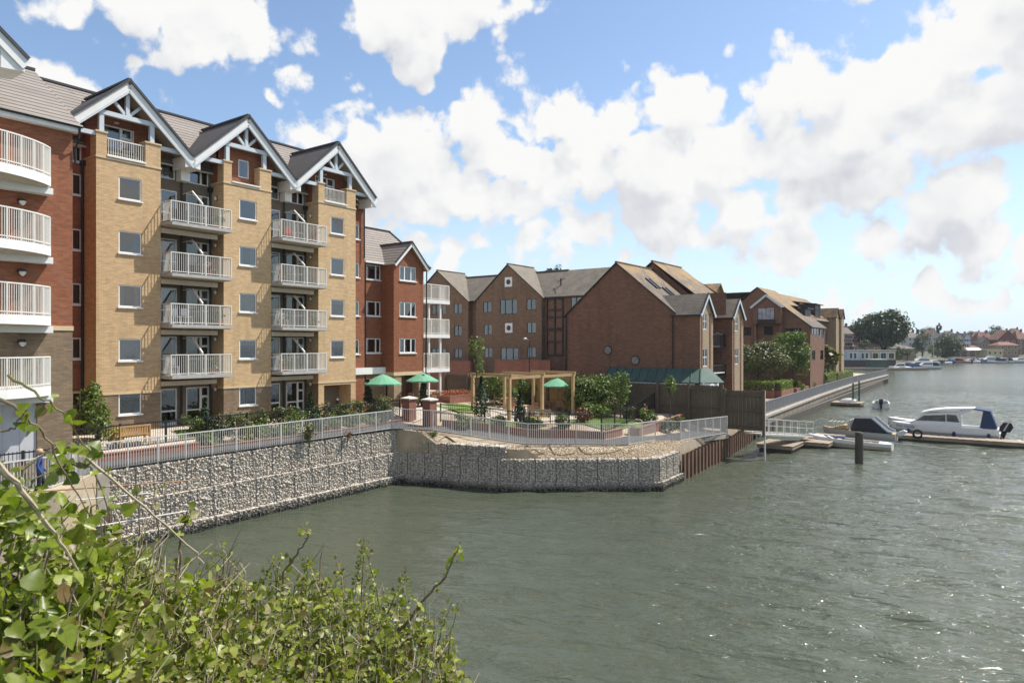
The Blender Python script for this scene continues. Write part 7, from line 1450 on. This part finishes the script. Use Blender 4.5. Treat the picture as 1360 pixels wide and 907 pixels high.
FB += [('white open boat with a blue cover between the near group and the motor yacht', 1204, 250, 6.5, 2.7, 'gelcoat', 0, 'bluec', 0), ('white cabin boat behind the boat with the bright blue canopy', 1217, 262, 8, 3.3, 'gelcoat', 1, None, 0), ('small white boat left of the motor yacht', 1209, 280, 7, 2.9, 'gelcoat', 1, 'dcanvas', 0), ('dark hulled boat right of the motor yacht', 1239, 292, 8, 3.4, 'navy', 1, None, 0), ('small white boat nearest the broad mid green tree', 1258, 312, 6, .3, 'gelcoat', 0, None, 0), ('white boat with a dark cover left of the red decked boat', 1270, 331, 7, 2.8, 'gelcoat', 0, 'dcanvas', 0), ('pale cabin boat behind the small white cabin boat', 1304, 337, 8, 3.2, 'grey_shade_hull', 1, None, 0), ('white fast boat with a navy cover right of the large blue boat', 1324, 326, 8, 2.8, 'gelcoat', 0, 'navy', 0), ('white cabin boat behind the pale low boat at the right edge', 1347, 338, 8, 3.5, 'gelcoat', 1, None, 0)]
M['bluec'] = m_paint('blue_canvas', (.05, .11, .28), .6); M['redc'] = m_paint('red_paint', (.3, .06, .04), .5)
for lb, x, Y, L, rz, hm, cab, can, fly in FB: fboat(lb, x, Y, L, rz, hm, bool(cab), can, None, bool(fly))
for x, Y, z in ((1240, 300, 15), (1288, 352, 13.5), (1356, 352, 12)): p = D(x, 470, Y); m = MB(); m.tube([(0, 0, 0), (0, 0, z)], .1, 5); wthing(m, 'flagpole', 'galv', 'thin pale pole on the far shore ' + {1240: 'beside the motor yacht', 1288: 'beside the white canopy roof', 1356: 'at the right edge'}[x], 'pole', (p[0], p[1], 1), 0, 'poles on the far shore')
for i in range(5): m = MB(); x0 = 1183 + i * 0; 
m = MB(); m.box(108, 140, 233.5, 236, .1, .9); m.box(150, 165, 282, 285, .1, .8); tag(m.build('marina_pontoon', 'deck'), 'low timber pontoons between the far moored boats', 'pontoon')
# ================================================================ plants on the near bank
def top_y(x):
    P_ = [(-250, 580), (0, 625), (40, 640), (75, 650), (110, 655), (135, 700), (170, 722), (240, 772), (300, 752), (360, 775), (430, 758), (500, 785), (560, 812), (605, 858), (632, 925), (680, 1050)]
    for (a, ya), (b, yb) in zip(P_, P_[1:]):
        if a <= x <= b: return ya + (yb - ya) * (x - a) / (b - a)
    return 1100
def top_Y(x): return 2.5 + max(0, min(1, (x - 60) / 380)) * 2.3
def bank_pt(x, k, back=0.):
    """k = 0 at the crest, 1 at the foot of the picture"""
    yt = top_y(x); Y = top_Y(x) * (1 - .34 * k) + back; return D(x, yt + (1010 - yt) * k if yt < 1000 else yt + 40 * k, Y)
# bank: soil mound under the plants
m = MB(); xs = [-250 + 50 * i for i in range(19)]; rows = [('far', -1.2), ('far2', 1.), 0, .15, .3, .5, .75, 1., ('low', 0)]
vs = []
for x in xs:
    for r_ in rows:
        if isinstance(r_, tuple):
            q = bank_pt(x, 0, .8)
            if r_[0] == 'far': vs.append((q[0] - .5, q[1] + 3.5, -1.0))
            elif r_[0] == 'far2': vs.append((q[0], q[1] + .55, q[2] - 1.3))
            else: q = bank_pt(x, 1, .3); vs.append((q[0] * .8, q[1] - 1.2, q[2] - 1.2))
        else: q = bank_pt(x, r_, .45); vs.append((q[0], q[1], q[2] - .42))
n = len(rows); m.add(vs, [(i * n + j, (i + 1) * n + j, (i + 1) * n + j + 1, i * n + j + 1) for i in range(len(xs) - 1) for j in range(n - 1)])
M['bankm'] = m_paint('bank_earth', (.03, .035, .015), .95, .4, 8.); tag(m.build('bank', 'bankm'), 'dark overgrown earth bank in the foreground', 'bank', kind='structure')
def front_plants(name, label, x0, x1, n, size, leaf, shape, part, depth, lo=0., hi=1., fuzz=.10, stems=60):
    r = wroot(name, label, 'plant', bank_pt((x0 + x1) / 2, .5)); o = np.array(r.location); P = []
    cl = [(rng.uniform(x0, x1), rng.uniform(lo, hi) ** 1.1, rng.uniform(-.10, .07)) for _ in range(int(n / 40))]
    for i in range(n):
        ch = -.06
        if i % 4: c = cl[rng.integers(len(cl))]; x, k, ch = c[0] + rng.normal() * 15, c[1] + rng.normal() * .045, c[2]
        else: x, k = rng.uniform(x0, x1), rng.uniform(lo, hi)
        k = min(max(k, -.02), 1.05); q = np.array(bank_pt(min(max(x, x0 - 20), x1 + 20), max(0, k), rng.uniform(0, depth)))
        q[2] += abs(rng.normal()) * fuzz * .7 + ch - .06 - rng.uniform(0, .06); P.append(q - o)
    P = np.array(P); N = np.tile((.35, -.45, .75), (len(P), 1)); sz = (.35 + 1.25 * rng.uniform(0, 1, len(P)) ** 1.4) * size
    ks = len(shape)
    if ks > 2: sz[2::ks] *= .6
    for si, shp in enumerate(shape): inst(part, leaf_mesh(part, P[si::ks], N[si::ks], sz[si::ks], LEAF[leaf], shp, .8, shp != 'diamond'), r)
    m = MB(); R0_ = Vector(r.location)
    for i in range(stems):
        x, k = rnd.uniform(x0, x1), rnd.uniform(.02, .8); p = bank_pt(x, k, .35) - R0_; d = Vector((rnd.gauss(.15, .3), rnd.gauss(.1, .3), rnd.uniform(.3, .9))); L = rnd.uniform(.15, .5); m.tube([p + Vector((0, 0, -.3)), p + d * L * .4, p + d * L * .8 + Vector((rnd.gauss(0, .06), rnd.gauss(0, .06), 0))], [.0045, .0035, .0015], 5, rnd.choice((0, 1, 1, 2)))
    m.build('stems', ['twig', 'reed', 'gstem'], r); return r
front_plants('climbing_shrub', 'tangled climbing shrub with large heart shaped green leaves at the lower left', -160, 190, 4600, .05, 'ivy', ('ivy', 'oval'), 'leaves', .5, fuzz=.05, stems=110)
front_plants('bramble_thicket', 'low bramble thicket with small yellow green leaves at the bottom centre', 140, 628, 13000, .042, 'bramble', ('oval', 'ivy', 'diamond'), 'leaves', .55, fuzz=.09, stems=420)
def sprig(name, label, pts, r0, mat, leaf, nl, ls, along=(.3, 1.), side=(), shape='ivy', sp=.02):
    P = [D(*q) for q in pts]; r = wroot(name, label, 'plant', P[0], 0, 'stems reaching out of the bank plants'); m = MB(); Q = []
    for a, b in zip(P, P[1:]):
        for k in range(5): Q.append(a.lerp(b, k / 5) + Vector((rnd.gauss(0, .004), 0, rnd.gauss(0, .004))))
    Q.append(P[-1]); Q = [q - P[0] for q in Q]; m.tube(Q, [r0 * (1 - .75 * i / len(Q)) for i in range(len(Q))], 6); m.build('stem', mat, r)
    if nl:
        idx = rng.uniform(along[0], along[1], nl) * (len(Q) - 1); A = np.array([tuple(Q[int(i)].lerp(Q[min(int(i) + 1, len(Q) - 1)], i - int(i))) for i in idx]) + rng.normal(size=(nl, 3)) * sp
        inst('leaves', leaf_mesh('leaves', A, np.tile((.3, -.5, .6), (nl, 1)), rng.uniform(.5, 1.25, nl) * ls, LEAF[leaf], shape, .8, True), r)
sprig('climber_shoot', 'long arching climber stem with large leaves at the left edge', [(-20, 520, 2.2), (28, 545, 2.2), (62, 580, 2.25), (85, 630, 2.3), (130, 700, 2.5)], .006, 'twig', 'ivy', 9, .045, (.25, .75))
sprig('climber_shoot', 'leafy climber stem crossing in front of the bowed balcony', [(10, 500, 2.3), (55, 525, 2.3), (80, 545, 2.35), (110, 590, 2.4), (128, 612, 2.45)], .005, 'gstem', 'ivy', 15, .042, (.3, 1.)); sprig('climber_shoot', 'looping climber stem with one leaf at the left edge', [(-5, 575, 2.2), (20, 568, 2.2), (32, 552, 2.2), (36, 545, 2.2)], .004, 'twig', 'ivy', 3, .055, (0, .3))
sprig('climber_shoot', 'thick knotted climber stem running down into the heart shaped leaves', [(-10, 612, 2.0), (30, 650, 2.1), (70, 710, 2.2), (105, 760, 2.3)], .011, 'reed', 'ivy', 16, .05, (0, 1.), sp=.022); sprig('climber_shoot', 'leafy climber branch spreading over the end of the railing', [(60, 640, 2.4), (90, 615, 2.4), (125, 625, 2.45), (150, 690, 2.5)], .006, 'twig', 'ivy', 26, .045, (.15, 1.), sp=.022)
sprig('dry_stick', 'straight pale dry stick leaning over the near water', [(112, 606, 3.0), (190, 672, 3.2), (262, 735, 3.4), (270, 752, 3.4)], .0075, 'reed', 'ivy', 0, .05); sprig('twig', 'upright dark leafy stem in front of the gabion wall', [(232, 830, 3.9), (240, 760, 3.8), (238, 720, 3.8), (250, 680, 3.8), (249, 672, 3.8)], .010, 'twig', 'bramble', 12, .05, (.55, .9)); sprig('twig', 'thin twig crossing the gabion wall', [(222, 800, 4), (206, 680, 3.9), (205, 640, 3.9)], .005, 'twig', 'bramble', 4, .04); sprig('twig', 'thin bare twig left of the upright dark stem', [(180, 800, 3.6), (186, 700, 3.5), (180, 640, 3.5)], .005, 'twig', 'bramble', 5, .045, (.6, 1))
sprig('bramble_shoot', 'curled bramble stem arching over the water', [(375, 810, 4.7), (376, 760, 4.7), (395, 735, 4.7), (410, 712, 4.7), (408, 705, 4.7), (400, 697, 4.7)], .010, 'twig', 'bramble', 8, .05, (.3, 1.)); sprig('bramble_shoot', 'long bramble stem reaching up to the right over the water', [(530, 840, 4.8), (560, 800, 4.8), (592, 765, 4.8), (605, 735, 4.8), (612, 718, 4.8)], .012, 'twig', 'bramble', 22, .05, (.1, .8))
for i, (x, y0, y1, dx, lb) in enumerate([(330, 790, 720, -40, 'first'), (365, 790, 735, 8, 'second'), (300, 800, 725, -25, 'third'), (470, 800, 735, 10, 'fourth'), (480, 800, 712, 4, 'fifth'), (505, 810, 722, -22, 'sixth'), (460, 800, 745, -12, 'seventh'), (592, 900, 800, 16, 'eighth'), (580, 860, 795, 22, 'ninth'), (425, 790, 742, -18, 'tenth'), (400, 790, 738, 10, 'eleventh'), (345, 790, 742, 20, 'twelfth'), (545, 830, 760, -14, 'thirteenth'), (515, 815, 765, 24, 'fourteenth')]):
    sprig('grass_shoot', 'thin budding stem above the bramble thicket, %s of the row' % lb, [(x, y0, 4.7), (x + dx * .4, (y0 + y1) / 2, 4.7), (x + dx, y1, 4.7)], .0055, ('reed', 'twig', 'gstem')[i % 3], 'bramble', 34, .03, (.3, 1.), shape='diamond', sp=.02)
# ================================================================ person walking on the path behind the leaves
def person(label, p, rz):
    r = wroot('person', label, 'person', p, rz); J = {'pel': (0, 0, .93), 'sp': (0, .01, 1.15), 'ch': (0, .0, 1.35), 'nk': (0, .0, 1.48), 'hd': (0, -.03, 1.6), 'hl': (.1, 0, .88), 'kl': (.11, -.12, .5), 'al': (.11, .02, .09), 'tl': (.12, -.13, .04), 'hr': (-.1, 0, .88), 'kr': (-.11, .02, .5), 'ar': (-.11, .22, .12), 'tr': (-.12, .1, .04), 'sl': (.18, 0, 1.42), 'el': (.25, .05, 1.14), 'wl': (.24, -.12, .95), 'fl': (.23, -.17, .87), 'sr': (-.18, 0, 1.42), 'er': (-.25, .06, 1.15), 'wr': (-.25, -.05, .93), 'fr': (-.25, -.08, .85)}
    E_ = [('pel', 'sp'), ('sp', 'ch'), ('ch', 'nk'), ('nk', 'hd'), ('pel', 'hl'), ('hl', 'kl'), ('kl', 'al'), ('al', 'tl'), ('pel', 'hr'), ('hr', 'kr'), ('kr', 'ar'), ('ar', 'tr'), ('ch', 'sl'), ('sl', 'el'), ('el', 'wl'), ('wl', 'fl'), ('ch', 'sr'), ('sr', 'er'), ('er', 'wr'), ('wr', 'fr')]
    rad = {'pel': .145, 'sp': .135, 'ch': .15, 'nk': .055, 'hd': .095, 'hl': .1, 'kl': .065, 'al': .042, 'tl': .038, 'hr': .1, 'kr': .065, 'ar': .042, 'tr': .038, 'sl': .07, 'el': .05, 'wl': .035, 'fl': .03, 'sr': .07, 'er': .05, 'wr': .035, 'fr': .03}
    ks = list(J); me = bpy.data.meshes.new('body'); me.from_pydata([J[k] for k in ks], [(ks.index(a), ks.index(b)) for a, b in E_], []); o = inst('body', me, r)
    sk_ = o.modifiers.new('Skin', 'SKIN'); 
    for i, k in enumerate(ks): me.skin_vertices[0].data[i].radius = (rad[k], rad[k] * (.75 if k in ('pel', 'sp', 'ch') else 1)); me.skin_vertices[0].data[i].use_root = (k == 'pel')
    o.modifiers.new('Sub', 'SUBSURF').levels = 2; o.modifiers['Sub'].render_levels = 2
    t = NT('walker_clothes'); sx = t.n('ShaderNodeSeparateXYZ'); t.l(t.obj(), sx.inputs[0]); c = t.mix(t.math('GREATER_THAN', sx.outputs[2], .9), (.03, .03, .035), (.04, .07, .2)); c = t.mix(t.math('GREATER_THAN', sx.outputs[2], 1.46), c, (.5, .32, .24)); t.bsdf(c, .8); me.materials.append(t.m)
    m = MB(); m.lathe([(.03, 1.715), (.085, 1.69), (.112, 1.63), (.105, 1.57), (.08, 1.53)], 12, (0, .012, 0)); M['hair'] = m_paint('fair_hair', (.45, .33, .2), .6, .3, 30.); m.build('hair', 'hair', r, smooth=True)
    m = MB(); m.lathe([(.012, -.012), (.016, 0), (.008, .014)], 6, (0, -.128, 1.595)); [m.lathe([(.006, -.006), (.009, 0), (.006, .006)], 6, (x, -.118, 1.62)) for x in (-.035, .035)]; m.build('face', 'hair', r)
q = D(53, 600, 23.5); person('fair haired person in a dark blue jacket walking along the path at the left', (q[0], q[1], hland(*SV(q)[:2]) + .06), R(120))
# thin summer haze in the air over the harbour
m = MB(); m.box(-420, 1800, -70, 1500, -2.5, 45); hz_ = m.build('haze', 'white'); hz_['kind'] = 'stuff'; hz_['label'] = 'thin pale haze over the harbour'
hm = bpy.data.materials.new('haze_air'); hm.use_nodes = True; ht = hm.node_tree; ht.nodes.clear(); ho = ht.nodes.new('ShaderNodeOutputMaterial'); hv = ht.nodes.new('ShaderNodeVolumePrincipled')
hv.inputs['Color'].default_value = (.82, .89, 1, 1); hv.inputs['Density'].default_value = .00014; ht.links.new(hv.outputs[0], ho.inputs['Volume']); hz_.data.materials.clear(); hz_.data.materials.append(hm)
sc.cycles.volume_bounces = 0
